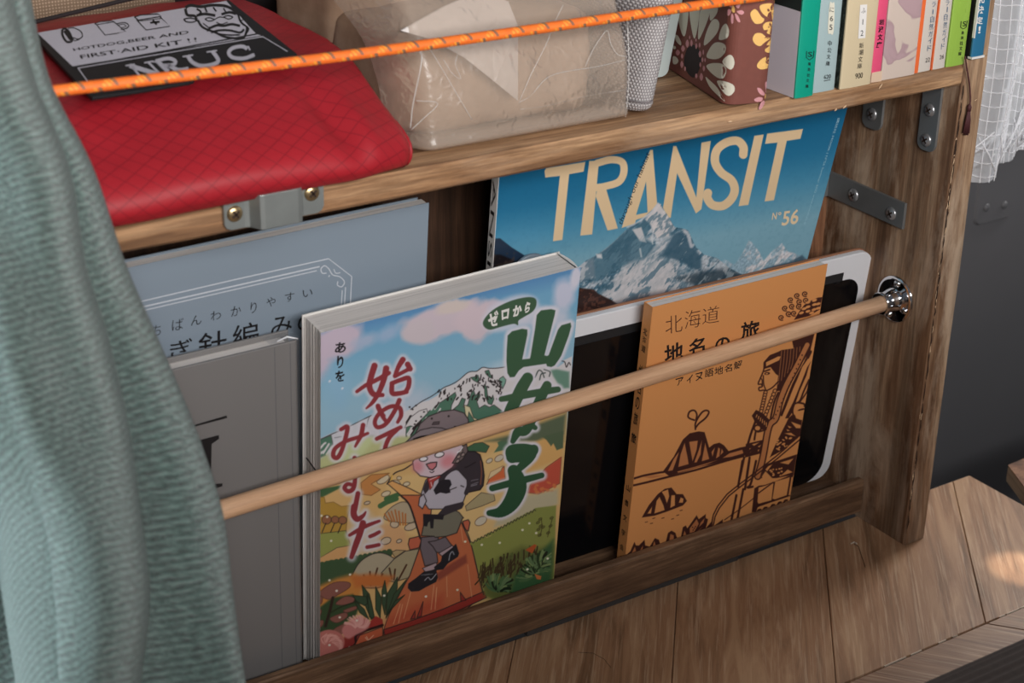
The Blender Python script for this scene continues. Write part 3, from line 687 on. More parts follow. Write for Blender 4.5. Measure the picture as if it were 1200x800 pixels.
for k_ in range(16):
    x = 90+k_*42; cv.ell(C6([(x, 610-(x-80)*.19)])[0], 3.0, 2.4, 0, (62, 84, 58))
cv.poly(C6([(400, 790), (390, 720), (450, 600), (540, 530), (640, 505), (740, 540), (780, 600), (660, 800)]), (170, 158, 134), .7, outline=INK, ow=.9, smooth=True)
cv.poly(C6([(650, 680), (760, 560), (860, 490), (980, 470), (900, 720), (760, 760), (650, 740)]), (160, 148, 118), .7, outline=INK, ow=.8)
cv.poly(C6([(740, 500), (780, 480), (860, 485), (770, 545)]), (172, 150, 110), .6, outline=INK, ow=.6)
for x0, y0, x1, y1 in ((460, 745, 500, 800), (495, 700, 540, 780), (550, 670, 555, 790), (615, 640, 580, 760), (660, 690, 620, 780), (720, 640, 740, 730), (770, 650, 760, 740), (870, 610, 800, 740)): cv.stroke(C6([(x0, y0), (x1, y1)]), 2.0, (80, 52, 38))
for c_, rx, ry, a_ in (((525, 68), 3.6, 1.8, -15), ((690, 400), 6, 4, -20), ((805, 402), 3.2, 2, -20), ((910, 275), 8, 4, -20), ((765, 255), 5, 4, 0)): cv.ell(C6([c_])[0], rx, ry, a_, (196, 176, 150), .6, outline=INK, ow=.6)
cv.poly(C6([(680, 170), (760, 90), (860, 60), (950, 140), (920, 240), (700, 220)]), (176, 160, 134), .7, outline=INK, ow=.6, smooth=True)
for x in (720, 745, 765, 790, 815, 840, 860): cv.stroke(C6([(x-20+(x-790)*.3, 130+abs(x-790)*.5), (x, 230+(x > 790)*30)]), 1.8, (176, 108, 56))
# boardwalk
cv.poly(C3([(700, 645), (745, 620), (900, 690), (1000, 740), (1060, 780), (980, 830), (880, 800), (800, 730)]), (214, 160, 100), .8, outline=INK, ow=1.0)
BW = [(820, 0), (900, 90), (990, 370), (985, 460), (900, 700), (850, 790)]
cv.poly([C6([p])[0] for p in BW]+C7([(830, 80), (720, 290), (680, 400), (660, 500), (600, 620), (1200, 420)])+C8([(420, 720), (380, 560), (320, 300), (230, 90), (-40, 40)])+C6([(1100, 0)]), (186, 104, 70), .8, outline=INK, ow=1.0)
low = np.clip((yy-640)/110, 0, 1)
bwp = [C6([p])[0] for p in BW]+C7([(830, 80), (720, 290), (680, 400), (660, 500), (600, 620), (1200, 420)])+C8([(420, 720), (380, 560), (320, 300), (230, 90), (-40, 40)])+C6([(1100, 0)])
cv.poly(C7([(700, 340), (900, 240), (1190, 120), (1190, 260), (680, 420)]), (176, 78, 56), 8, .8)
cv.poly(C7([(670, 430), (930, 345), (1190, 250), (1560, 90), (1570, 150), (1200, 320), (940, 395), (680, 490)]), (150, 56, 48), .6, outline=INK, ow=.9)
for a in ([(905, 340), (945, 265), (945, 330)], [(960, 325), (1015, 185), (1000, 310)]): cv.poly(C7(a), (150, 56, 48), .5, outline=INK, ow=.8)
cv.poly(C8([(225, 780), (220, 700), (270, 770)]), (150, 56, 48), .5, outline=INK, ow=.8)
for a in ([(910, 90), (845, 330)], [(815, 205), (755, 380)], [(835, 210), (800, 370)], [(1110, 40), (1085, 255)], [(1135, 60), (1120, 250)]): cv.stroke(C7(a), .9, (220, 160, 120), smooth=False, alpha=.8)
for a in ([(100, 560), (105, 740)], [(285, 460), (320, 740)], [(225, 130), (245, 260)], [(10, 680), (5, 780)]): cv.stroke(C8(a), .9, (214, 160, 120), smooth=False, alpha=.7)
cv.poly(C8([(10, 540), (60, 500), (270, 370), (280, 440), (30, 600)]), (140, 72, 58), 2)
cv.poly(C6([(895, 380), (980, 360), (1000, 400), (980, 460), (900, 480), (885, 430)]), (186, 98, 74), .6, outline=INK, ow=1.0); cv.poly(C8([(240, 80), (290, 65), (305, 90), (290, 165), (260, 150)]), (186, 98, 74), .6, outline=INK, ow=1.0)
cv.stroke(C6([(820, 5), (900, 95), (990, 375)]), 2.0, INK); cv.stroke(C8([(235, 95), (290, 200), (340, 370), (385, 570), (425, 720)]), 1.2, INK)
# right bank
cv.poly(C8([(320, 280), (480, 210), (620, 110), (700, 60), (820, 0), (900, -40), (1060, -60), (1040, 560), (1000, 660), (560, 800), (440, 720), (380, 520)]), (134, 140, 74), 1)
for k_ in range(22):
    t = k_/21; cv.ell(C8([(325+t*560, 275-t*290+8*math.sin(k_*2))])[0], 2.6, 2.0, 0, (134, 140, 74), .6)
pts = [(320+t*560, 268-t*290+(9 if i % 2 else -9)) for i, t in enumerate(np.linspace(0, 1, 40))]; cv.stroke(C8(pts), .8, INK)
cv.poly(C8([(390, 560), (560, 400), (760, 300), (900, 320), (1040, 300), (1030, 600), (600, 790), (440, 740)]), (98, 104, 56), 6)
cv.poly(C8([(640, 800), (700, 520), (850, 420), (1035, 240), (1015, 600), (900, 700)]), (58, 92, 58), 4)
for k_ in range(150):
    x = rs.uniform(400, 900); y = rs.uniform(330, 470)+(-.35*(x-600))+40; l = rs.uniform(50, 120); a = rs.uniform(-.2, .6)
    cv.stroke(C8([(x, y), (x-l*.2*math.sin(a), y+l*.5), (x-l*math.sin(a), y+l)]), rs.uniform(.9, 1.8), (62, 50, 34) if k_ % 3 else (90, 100, 56), .4)
for k_ in range(210):
    cx, cy = ((560, 700), (880, 540), (930, 500))[k_ % 3]; a = rs.uniform(0, 2*math.pi); r0, r1 = rs.uniform(10, 50), rs.uniform(60, 170)
    a = -math.pi/2+rs.uniform(-1.4, 1.4) if k_ % 3 == 0 else -math.pi*.5+rs.uniform(-2.3, 1.1)
    p = [(cx+r0*math.cos(a), cy+r0*math.sin(a)), (cx+(r0+r1)/2*math.cos(a+.1), cy+(r0+r1)/2*math.sin(a+.1)), (cx+r1*math.cos(a+.3), cy+r1*math.sin(a+.3))]
    if max(q[0] for q in p) > 1030: continue
    cv.stroke(C8(p), rs.uniform(1.0, 3.0), [(44, 62, 38), (116, 136, 88), (74, 104, 66), (30, 40, 28), (96, 120, 82)][k_ % 5], .4)
cv.poly(C8([(790, 330), (870, 280), (890, 290), (850, 360)]), (176, 84, 46), .6); cv.poly(C8([(870, 540), (930, 560), (925, 590), (890, 585)]), (196, 112, 66), .5)
for x, y in ((920, 60), (900, 90), (925, 120), (905, 150), (945, 130), (1020, 50), (1010, 120), (990, 180), (915, 200)): cv.ell(C8([(x, y)])[0], 2.2, 1.2, -30, (104, 110, 60), .5, outline=(70, 60, 34), ow=.6)
cv.stroke(C8([(930, 60), (935, 130), (920, 210)]), .8, (70, 60, 34)); cv.stroke(C8([(1025, 60), (1000, 150), (985, 215)]), .8, (70, 60, 34))
# lower left plants
cv.poly(C7([(80, 60), (260, -20), (420, -60), (500, 40), (460, 140), (300, 200), (80, 240)]), (196, 130, 66), 4)
cv.poly(C7([(75, 260), (220, 150), (400, 120), (470, 190), (430, 300), (200, 470), (75, 460)]), (56, 76, 50), 2)
cv.poly(C7([(380, -40), (560, -60), (760, -40), (700, 60), (420, 60)]), (190, 110, 58), 4)
for pts_ in ([(105, 110), (230, 20), (360, 15), (370, 60), (260, 130), (180, 165)], [(250, 200), (330, 140), (410, 150), (400, 190), (310, 215)], [(75, 160), (130, 140), (125, 200), (75, 210)], [(75, 240), (125, 260), (110, 310), (75, 300)], [(200, 330), (330, 280), (350, 320), (260, 370)], [(320, 260), (420, 225), (430, 250), (350, 280)], [(75, 360), (140, 350), (130, 400), (75, 420)], [(230, 430), (330, 380), (320, 450), (260, 480)]):
    cv.poly(C7(pts_), (136, 88, 78), .8, smooth=True, outline=(84, 54, 48), ow=.6)
cv.stroke(C7([(225, 150), (200, 260), (160, 400)]), 3.4, (52, 40, 34)); cv.stroke(C7([(190, 290), (300, 230), (420, 190)]), 1.6, (44, 52, 36))
for p in ([(480, 40), (545, 120), (590, 330), (560, 340), (500, 200)], [(600, 55), (650, 150), (640, 330), (600, 250)], [(680, 0), (700, 120), (680, 300), (655, 200), (655, 90)], [(790, -30), (790, 60), (720, 280), (690, 300), (700, 120)], [(870, -10), (820, 90), (730, 250), (690, 320), (760, 120)], [(400, 130), (520, 140), (530, 200), (500, 220), (430, 180)], [(415, 175), (500, 250), (540, 340), (460, 280)], [(855, 125), (770, 180), (690, 330), (730, 260)], [(525, 120), (560, 180), (590, 330), (545, 320)]):
    cv.poly(C7(p), (58, 78, 58), .6, outline=(34, 40, 30), ow=.8)
cv.poly(C7([(560, 350), (600, 310), (660, 340), (665, 380), (540, 420), (530, 390)]), (160, 56, 50), .8)
cv.poly(C7([(300, 520), (420, 400), (560, 380), (520, 440), (460, 500), (380, 600), (300, 660)]), (140, 52, 48), 2); cv.stroke(C7([(300, 640), (420, 560), (440, 470), (660, 390)]), 3, (54, 30, 30)); cv.stroke(C7([(90, 720), (180, 690), (300, 650), (420, 580)]), 3.2, (60, 34, 32))
cv.poly(C7([(460, 480), (660, 405), (665, 500), (640, 560), (400, 600)]), (190, 96, 66), .8, outline=INK, ow=.8)
cv.poly(C7([(75, 560), (90, 470), (200, 430), (310, 480), (320, 580), (240, 660), (75, 720)]), (186, 112, 104), 1, smooth=True)
cv.poly(C7([(310, 470), (320, 400), (440, 320), (540, 350), (530, 420), (420, 480), (360, 510)]), (196, 124, 120), 1.5, smooth=True)
for k_ in range(26):
    a = rs.uniform(-2.9, -.2); r0 = rs.uniform(30, 60); cx, cy = (190, 570); cv.stroke(C7([(cx+r0*math.cos(a), cy+r0*math.sin(a)), (cx+95*math.cos(a+.5), cy+85*math.sin(a+.5)), (cx+120*math.cos(a+1.1), cy+105*math.sin(a+1.1))]), 1.0, (220, 160, 150), .5, .7)
for k_ in range(22):
    a = rs.uniform(-2.9, -.4); cx, cy = (440, 420); cv.stroke(C7([(cx+20*math.cos(a), cy+20*math.sin(a)), (cx+70*math.cos(a+.3), cy+60*math.sin(a+.3)), (cx+120*math.cos(a), cy+105*math.sin(a)-10)]), 1.5, (222, 164, 156), .5, .8)
for a in ([(400, 600), (440, 560), (520, 560)], [(520, 490), (560, 575)], [(580, 480), (520, 540)], [(510, 500), (550, 545)]): cv.stroke(C7(a), 1.0, (226, 170, 140))
# snow flecks
for p in ((210, 400), (125, 180), (175, 190), (100, 700), (195, 745), (375, 695)): cv.ell(C6([p])[0], 1.4, 1.3, 0, (220, 214, 196))
for p in ((258, 90), (285, 322), (195, 565), (370, 585), (435, 350), (675, 132), (1040, 140)): cv.ell(C7([p])[0], 1.5, 1.3, 0, (224, 214, 200))
for p in ((825, 97), (765, 155), (565, 268), (263, 257), (885, 182), (408, 285), (985, 405), (808, 500), (195, 680)): cv.ell(C8([p])[0], 1.5, 1.3, 0, (220, 216, 190))
for p in ((197, 497), (308, 560)): cv.ell(C1([p])[0], 1.6, 1.2, -40, (206, 210, 222))
# ---- hiker
GRY = (124, 112, 116); DK = (58, 52, 58); SH = (178, 172, 182)
cv.poly(C9([(760, 430), (790, 470), (850, 470), (900, 500), (925, 580), (940, 700), (930, 790), (900, 830), (760, 860), (720, 700), (640, 600)]), DK, .6, outline=(30, 26, 30), ow=1.2)      # pack
cv.stroke(C9([(905, 560), (915, 660), (905, 780)]), 1.2, (130, 80, 62)); cv.stroke(C9([(660, 600), (760, 620), (860, 570)]), 1.0, (30, 26, 30)); cv.stroke(C9([(800, 790), (880, 760)]), 1.2, (110, 104, 112)); cv.stroke(C5([(215, 450), (290, 430)]), 1.0, (130, 126, 134))
cv.stroke(C5([(215, 410), (250, 395), (300, 385)]), 1.0, (110, 104, 112))
cv.poly(C6([(1000, 370), (1110, 360), (1150, 375), (1130, 470), (1145, 590), (1030, 620), (990, 470)]), (108, 98, 104), .6, outline=INK, ow=1.0)        # legs
cv.poly(C8([(-60, 260), (0, 250), (90, 215), (130, 270), (155, 300), (50, 355), (10, 350), (-20, 300)]), (108, 98, 104), .6, outline=INK, ow=1.0)
cv.poly(C6([(1010, 640), (1130, 590), (1150, 640), (1120, 650), (1040, 680)]), (172, 150, 156), .5, outline=INK, ow=.8)
cv.poly(C8([(30, 360), (150, 290), (165, 310), (60, 385)]), (172, 150, 156), .5, outline=INK, ow=.8)
cv.poly(C8([(-10, 480), (50, 430), (60, 380), (150, 310), (180, 275), (188, 290), (210, 360), (200, 390), (110, 450), (70, 500), (0, 510)]), (36, 36, 42), .6)      # boot right
cv.poly(C6([(885, 775), (960, 720), (1020, 670), (1130, 650), (1145, 720), (1130, 760), (1050, 800), (980, 840), (910, 845), (882, 815)]), (36, 36, 42), .6)            # boot left
cv.stroke(C6([(1030, 745), (1060, 720), (1085, 740), (1130, 690)]), 1.1, (150, 150, 158)); cv.stroke(C8([(120, 420), (130, 370), (150, 345), (165, 370)]), 1.1, (150, 150, 158))
for x in (1000, 1030): cv.stroke(C6([(x, 700), (x+70, 690)]), .8, (110, 110, 116))
cv.poly(C6([(1020, 170), (1190, 180), (1290, 130), (1330, 150), (1370, 200)]) + C8([(240, 50), (190, 180), (100, 210), (0, 220)])+C6([(1110, 360), (1000, 355), (1020, 260)]), (116, 112, 98), .6, outline=INK, ow=1.0)       # shorts
cv.poly(C9([(390, 740), (440, 700), (520, 690), (620, 620), (700, 650), (780, 740), (780, 840), (740, 950), (620, 1010), (420, 1010), (370, 940), (350, 860)]), SH, .6, outline=INK, ow=1.0, smooth=False)      # shirt / torso
cv.poly(C5([(10, 620), (170, 580), (180, 600), (160, 640), (0, 705), (-60, 700)]), DK, .6)
cv.poly(C6([(1015, 165), (1200, 170), (1190, 215), (1110, 210), (1105, 290), (1080, 290), (1075, 230), (1060, 240), (1050, 275), (1020, 270)]), (38, 36, 42), .5)     # belt
cv.stroke(C9([(640, 620), (560, 690), (540, 760), (600, 760)]), 7, DK); cv.stroke(C9([(600, 650), (720, 620), (780, 700), (795, 780), (770, 860)]), 5, DK)
cv.poly(C9([(380, 780), (410, 720), (430, 760), (420, 830), (385, 870), (365, 830)]), DK, .6)
cv.poly(C9([(405, 725), (470, 700), (520, 690), (530, 710), (470, 750), (455, 800), (430, 830), (420, 770)]), (168, 66, 62), .6, outline=(90, 30, 30), ow=.6)       # kerchief
cv.stroke(C9([(430, 735), (500, 705)]), 1, (216, 190, 190)); cv.stroke(C9([(440, 760), (450, 800)]), .9, (216, 190, 190))
cv.poly(C5([(-65, 440), (-40, 400), (0, 385), (55, 390), (70, 430), (50, 460), (60, 500), (20, 510), (-30, 500), (-70, 520), (-90, 480)]), (40, 38, 44), .6)       # camera / gloves
cv.stroke(C5([(50, 480), (110, 455)]), 1, INK); cv.stroke(C5([(150, 440), (175, 450)]), 1.2, INK)
cv.poly(C6([(985, 20), (1020, -10), (1045, 50), (1010, 120), (975, 90)]), SH, .6, outline=INK, ow=1.0)
# head
cv.poly(C9([(270, 570), (280, 640), (340, 700), (430, 715), (540, 690), (640, 620), (690, 540), (740, 420), (700, 340), (500, 350), (330, 430)]), (206, 184, 192), .6, outline=INK, ow=1.2)
cv.ell(C9([(315, 610)])[0], 6.5, 7, 0, (204, 128, 136), 5, .8); cv.ell(C9([(600, 560)])[0], 9, 7.5, -30, (206, 126, 134), 6, .85)
cv.poly(C9([(395, 590), (440, 575), (495, 570), (490, 610), (455, 645), (425, 635)]), (196, 120, 126), .6, outline=INK, ow=1.2); cv.stroke(C9([(430, 660), (450, 668), (470, 655)]), .9, INK)
cv.ell(C9([(370, 540)])[0], 4.8, 2.8, -10, (226, 222, 226), .5, outline=INK, ow=1.0); cv.ell(C9([(520, 500)])[0], 5.4, 3, -15, (226, 222, 226), .5, outline=INK, ow=1.0)
cv.poly(C9([(640, 580), (690, 500), (740, 420), (775, 400), (785, 470), (740, 540), (690, 585)]), (110, 96, 96), .6, outline=INK, ow=1.0)
for p in ((700, 520), (720, 470), (690, 560), (740, 500)): cv.ell(C9([p])[0], 2.6, 1.8, -40, (150, 134, 130), .4, outline=INK, ow=.8)
cv.stroke(C9([(690, 480), (715, 460), (735, 430)]), 1.4, (226, 222, 226))
# cap
cv.poly(C9([(295, 300), (340, 210), (420, 140), (540, 95), (660, 80), (750, 110), (790, 170), (800, 260), (640, 330), (440, 330)]), GRY, .6, outline=INK, ow=1.1)
cv.poly(C9([(195, 395), (260, 330), (340, 270), (450, 245), (540, 250), (600, 270), (640, 310), (440, 340), (300, 370)]), (128, 118, 122), .6, outline=INK, ow=1.0)
cv.stroke(C9([(280, 355), (360, 330), (440, 325)]), 2, (30, 26, 28)); cv.poly(C9([(450, 220), (465, 195), (520, 190), (515, 215)]), (86, 76, 80), .5, outline=INK, ow=.7)
for p in ((448, 162), (606, 140), (665, 240)): cv.ell(C9([p])[0], 1.3, 1.2, 0, INK)
# ---- brush lettering
RED = (138, 56, 62); GR = (56, 84, 62)
B2 = crop(300, 400, 4.0)
red = [(C1([(590, 362), (562, 450), (545, 540), (580, 610), (660, 618)]), [6.6, 6.4, 6.2, 6, 4.4]), (C1([(692, 385), (672, 480), (630, 590), (575, 680), (518, 735)]), [6.6, 6, 5.2, 4.2, 2]), (C1([(435, 588), (510, 535), (600, 490), (715, 425)]), [3.6, 4.2, 4.6, 4.6]),
       (C1([(838, 308), (800, 370), (768, 452)]), [6, 5, 4.2]), (C1([(768, 455), (850, 412), (905, 385)]), [4, 4, 4.2]), (C1([(880, 350), (902, 390)]), [6, 5.4]), (C1([(742, 520), (745, 600), (800, 605), (870, 590)]), [5, 5.4, 5, 4.6]), (C1([(742, 515), (820, 485), (888, 470), (888, 540), (862, 590)]), [4.6, 4.6, 5, 5, 4.4]),
       (C1([(622, 725), (640, 760), (668, 800)])+B2([(640, 395)])[:0], [5.2, 5, 4.6]), (B2([(572, 302), (590, 345), (612, 378)]), [5, 4.6, 4]), (B2([(672, 275), (650, 325), (610, 385), (570, 402), (557, 375), (580, 335), (630, 305), (672, 310), (680, 345), (664, 378)]), [5, 4.6, 4.4, 4.4, 4.4, 4.2, 4.4, 4.8, 4.6, 3.4]),
       (B2([(566, 456), (620, 430), (678, 402)]), [4.2, 4.4, 4.2]), (B2([(662, 412), (625, 450), (605, 500), (608, 540)]), [4.4, 4.6, 4.6, 4.4]),
       (B2([(398, 412), (428, 400), (420, 450), (400, 515), (380, 545), (362, 535), (372, 500), (420, 468), (480, 448), (524, 430)]), [4, 4.8, 4.6, 4.6, 4.8, 4.8, 4.4, 4.2, 4, 3]), (B2([(502, 392), (492, 440), (465, 492)]), [5, 4.6, 2.6]),
       (B2([(462, 545), (462, 600), (464, 650), (455, 690), (432, 702), (415, 686), (430, 668), (462, 676)]), [4.4, 4.4, 4.6, 4.8, 4.8, 4.6, 4.2, 4]), (B2([(420, 590), (500, 570)]), [4, 4]), (B2([(422, 628), (500, 606)]), [4, 4]),
       (B2([(478, 712), (462, 790)])+C6([(410, 100), (408, 170), (440, 210), (490, 180), (512, 148)]), [5, 5.4, 6.2, 6.6, 6, 3.8, 2]),
       (C6([(488, 245), (460, 340), (420, 450), (388, 542)]), [6.6, 6.4, 6, 4.6]), (C6([(372, 350), (440, 310), (520, 268), (632, 226)]), [3.4, 4.2, 4.2, 3]), (C6([(550, 362), (590, 345), (632, 322)]), [3.8, 4, 3.6]), (C6([(525, 455), (575, 446), (628, 434)]), [4, 4, 3.8])]
green = [
         (C4([(735, 245), (690, 320), (640, 420), (590, 520)])+C5([(600, -120)])[:0]+C4([(560, 600)]), [11, 12, 12, 12, 11]), (C4([(505, 430), (620, 410), (760, 385), (900, 360), (1000, 345)]), [5.5, 7, 7.5, 7, 6]), (C4([(905, 310), (850, 420), (790, 560), (720, 700)])+C5([(650, -30), (605, 52)]), [9, 10, 10, 9.6, 9, 5]), (C4([(590, 520), (680, 600), (800, 680)]), [8, 8, 5]),
         (C5([(600, 190), (600, 135), (700, 120), (785, 130)]), [12, 12, 11, 10]), (C5([(600, 190), (690, 190), (770, 170)]), [11, 10, 9]), (C5([(790, 120), (755, 190), (690, 260), (640, 310)]), [9, 9.5, 8, 6]), (C5([(612, 310), (640, 380), (645, 470), (590, 590), (500, 670), (400, 680)]), [12, 16, 18, 16, 11, 6]), (C5([(425, 462), (560, 425), (700, 390), (858, 350)]), [6.4, 7, 7, 5.6])]
red = [(p_, [x*1.12 for x in w_]) for p_, w_ in red]; green = [(p_, [x*1.17 for x in w_]) for p_, w_ in green]
for pts_, w_ in red: cv.stroke(pts_, [x+6 for x in w_], (206, 202, 212), 3.2, .8)
YAMA = [(594.9, 393), (600, 388), (612, 385), (618, 386), (618, 392), (612, 421), (621, 420), (622, 416), (627, 385), (629, 369), (634, 363.5), (646, 362), (651, 363.5), (650, 369), (638, 416), (641, 417), (643, 416), (654, 386), (658, 381), (668.5, 378), (669.5, 382), (666.5, 393), (658, 416), (655, 421), (650, 428), (646, 430), (641, 429), (640, 426), (613.5, 430), (608, 434), (603, 441.5), (597.5, 442), (594.6, 437), (593.5, 423), (593.8, 410)]
cv.stroke(YAMA, 7, (212, 208, 218), 2.4, .9, closed=True, k=2)
for pts_, w_ in green: cv.stroke(pts_, [x+6 for x in w_], (212, 208, 218), 2.4, .9)
cv.ell(C2([(582, 425)])[0], 36, 18, -24, (206, 204, 216), 4, .8)
for pts_, w_ in red: cv.stroke(pts_, w_, RED, .6)
def gcol(X, Y):
    t = np.clip((Y-470)/140, 0, 1)[..., None]; return np.array((62, 92, 68.))*(1-t)+np.array((40, 78, 54.))*t
for pts_, w_ in green: cv.stroke(pts_, w_, gcol, .6)
cv.poly(YAMA, gcol, .6)
cv.poly(C2([(345, 530), (360, 470), (440, 390), (580, 320), (720, 285), (800, 295), (812, 350), (780, 410), (700, 460), (655, 490), (650, 530), (610, 518), (500, 545), (400, 570)]), (66, 92, 70), .6, smooth=True)
cv.build('cover_print', M['print_gloss'], hb, 0.0, KP)
m = MB()
text_px(m, bk, 'ゼ', C2([(375, 425), (478, 395), (482, 530), (400, 545)]), .05); text_px(m, bk, 'ロ', C2([(505, 400), (575, 380), (565, 470), (508, 485)]), .05)
text_px(m, bk, 'か', C2([(605, 365), (690, 335), (680, 440), (605, 460)]), .05); text_px(m, bk, 'ら', C2([(715, 325), (770, 322), (745, 415), (705, 425)]), .05)
m.build('white_lettering', M['paper'], hb)
m = MB()
text_px(m, bk, 'あ', C1([(245, 160), (345, 150), (335, 245), (240, 252)]), .03); text_px(m, bk, 'り', C1([(258, 275), (325, 268), (310, 378), (262, 385)]), .03); text_px(m, bk, 'を', C1([(240, 410), (330, 395), (325, 495), (250, 505)]), .03)
m.build('author_lettering', M['black_ink'], hb)
# dark mark across the fore edge
m = MB(); c0 = bk.P(-.25, 132.5, 14.5); c1 = bk.P(-.25, 131.0, 5.0); m.tube([c0, c1], .35, 5); m.build('edge_mark', M['black_ink'], hb)

# ---- orange book
ob = empty('place_name_book', (-115, 48, 15), 'orange paperback with brown woodcut-style figure and mountains, leaning on the tablet', 'book')
pl = Plane(48.7, -.07, -.009); u, w = pl.px(765, 360); u1, w1 = pl.px(970, 309); OW, OH = u1-u, 182.0
# wide enough for a standard paperback; its foot stands on the bottom board
H2 = min(w, w1); bo = pl.move(u, .3); OH = H2-.3; OT = 7.6
M['orange_cover'] = plain('orange_cover', (214, 146, 88), .42, 1.1, spec=.35)
m = MB(); bo.hexa(m, 0, OW, 0, OH, OT-.4, OT); m.build('back_cover', M['orange_cover'], ob)
m = MB(); bo.hexa(m, 1, OW-.8, .6, OH-.6, .5, OT-.5); m.build('page_block', M['page_top'], ob)
m = MB(); bo.hexa(m, -.05, .35, 0, OH, .1, OT); m.build('spine', M['orange_cover'], ob)
m = MB(); bo.hexa(m, 0, OW, 0, OH, .08, .42); m.build('front_cover', M['orange_cover'], ob)
cv = Canvas(bo, 0, OW, 3, OH, .30, (214, 146, 88)); BR = (66, 34, 28); XX = cv.X; OR_ = (214, 146, 88)
D1 = crop(850, 330, 9.19); D2 = crop(860, 410, 10.0); D3 = crop(840, 480, 10.0); D4 = crop(720, 460, 7.475); D5 = crop(720, 560, 7.475); D6 = crop(820, 540, 10.0); D0 = crop(740, 330, 5.0)
for c_ in ((605, 385), (645, 285), (705, 195), (775, 150), (860, 130), (720, 265), (800, 215), (870, 200), (685, 345), (740, 340), (795, 265)):
    t = np.linspace(0, 8.2, 15); r_ = 36-3.7*t
    cv.stroke(D1([(c_[0]+rr*math.cos(a+1.2), c_[1]+rr*.85*math.sin(a+1.2)) for a, rr in zip(t, r_)]), 1.35, BR, .4)
cv.poly(D1([(740, 410), (790, 330), (850, 250), (930, 200), (1000, 170), (1045, 165), (1015, 300), (900, 370)]), BR, .5)
for c_ in ((890, 222), (960, 200), (1000, 238), (820, 335), (890, 270), (890, 318), (955, 300), (1000, 285), (850, 290), (960, 245), (930, 335)): cv.ell(D1([c_])[0], 3.0, 1.5, -18, OR_, .5)
cv.poly(D2([(60, -20), (500, -60), (640, -260), (640, -40)]), OR_, .5, .0)
# hair, face
cv.poly(D2([(350, 140), (420, 60), (520, 20), (560, 0), (700, -20)])+D1([(720, 640), (960, 560)])+D2([(900, -10), (880, 60), (700, 200), (560, 480), (500, 480), (520, 300), (490, 280), (430, 200), (360, 220)]), BR, .5)
cv.poly(D2([(375, 145), (520, 75), (550, 75), (530, 120), (380, 190)]), OR_, .5)
for k_ in range(9):
    x = 560+k_*36; cv.stroke(D2([(x, 10-k_*8), (x-14, 160-k_*6), (x-40, 400-k_*44)]), .9, (150, 96, 62), .4)
cv.stroke(D2([(355, 150), (350, 230), (320, 310), (285, 395), (320, 400), (330, 430), (295, 440), (300, 475), (350, 470), (380, 480)]), 1.6, BR); cv.stroke(D2([(345, 300), (350, 400), (375, 470)]), 1.4, BR)
cv.stroke(D2([(360, 250), (420, 228)]), 1.8, BR); cv.ell(D2([(390, 275)])[0], 3.4, 1.6, -8, BR, .4); cv.ell(D2([(386, 277)])[0], 1.4, .7, 0, OR_, .4); cv.stroke(D2([(375, 480), (450, 440), (520, 370)]), 1.6, BR)
cv.stroke(D2([(310, 330), (330, 350), (335, 420)]), 1.4, BR)
for x0, y0, x1, y1 in ((370, 500, 320, 720), (480, 480, 370, 760)):
    for t in np.linspace(0, 1, 8): cv.ell(D2([(x0+(x1-x0)*t, y0+(y1-y0)*t)])[0], 2.5, 2.0, -60, OR_, .4, outline=BR, ow=1.1)
cv.stroke(D2([(520, 500), (470, 620), (430, 800)]), 2.2, BR)
# long instrument
cv.stroke(D2([(860, -60), (740, 180), (620, 400), (540, 600), (490, 800)])+D3([(610, 200), (540, 560), (480, 780)]), 8.6, BR, .5); cv.stroke(D2([(860, -60), (740, 180), (620, 400), (540, 600), (490, 800)])+D3([(610, 200), (540, 560), (480, 780)]), 5.4, (186, 120, 74), .5)
for t in np.linspace(0, 1, 16): cv.ell(D2([(800-(330)*t, 60+740*t+20*math.sin(t*3))])[0], .8, 1.0, 0, BR, .4)
cv.stroke(D2([(900, 20), (840, 140), (700, 400), (560, 760)]), 3.2, BR); cv.poly(D2([(870, 100), (905, 130), (880, 190), (760, 480), (640, 760), (560, 790), (660, 560), (800, 200)]), OR_, .5)
cv.poly(D2([(905, 130), (880, 190), (850, 300), (770, 480), (690, 720), (640, 800), (600, 800), (700, 600), (790, 380), (860, 200)]), BR, .5)
cv.stroke(D2([(880, 350), (820, 480), (770, 600), (700, 640), (690, 740), (720, 780)]), 2.0, BR); cv.stroke(D2([(755, 615), (820, 630), (830, 660)]), 2.2, BR); cv.stroke(D2([(715, 780), (760, 710), (820, 690)]), 2.0, BR); cv.stroke(D2([(880, 360), (860, 480), (780, 600)]), 1.6, BR)
# hands, sleeves
cv.poly(D3([(880, 60), (1000, 120), (985, 300), (960, 320), (760, 480), (650, 540), (620, 560), (700, 380), (760, 260), (840, 100)]), BR, .5)
for p in ([(870, 140), (985, 180), (980, 215), (930, 215)], [(830, 185), (880, 205), (850, 215)], [(815, 225), (860, 245), (830, 250)], [(795, 275), (870, 270), (925, 310), (850, 295)], [(900, 15), (1000, 10), (990, 120), (930, 100)]): cv.poly(D3(p), OR_, .5)
for k_ in range(16): cv.ell(D3([(700+rs.uniform(0, 170), 320+rs.uniform(0, 150))])[0], rs.uniform(1, 2.2), rs.uniform(.8, 1.3), rs.uniform(-60, 60), OR_, .4)
cv.poly(D3([(410, 70), (460, 0), (540, 40), (620, 120), (580, 240), (520, 230), (440, 130)]), BR, .5)
for t in np.linspace(0, 1, 6): cv.stroke(D3([(470+110*t, 60+90*t), (450+120*t+12, 85+110*t)]), 1.0, OR_, .4)
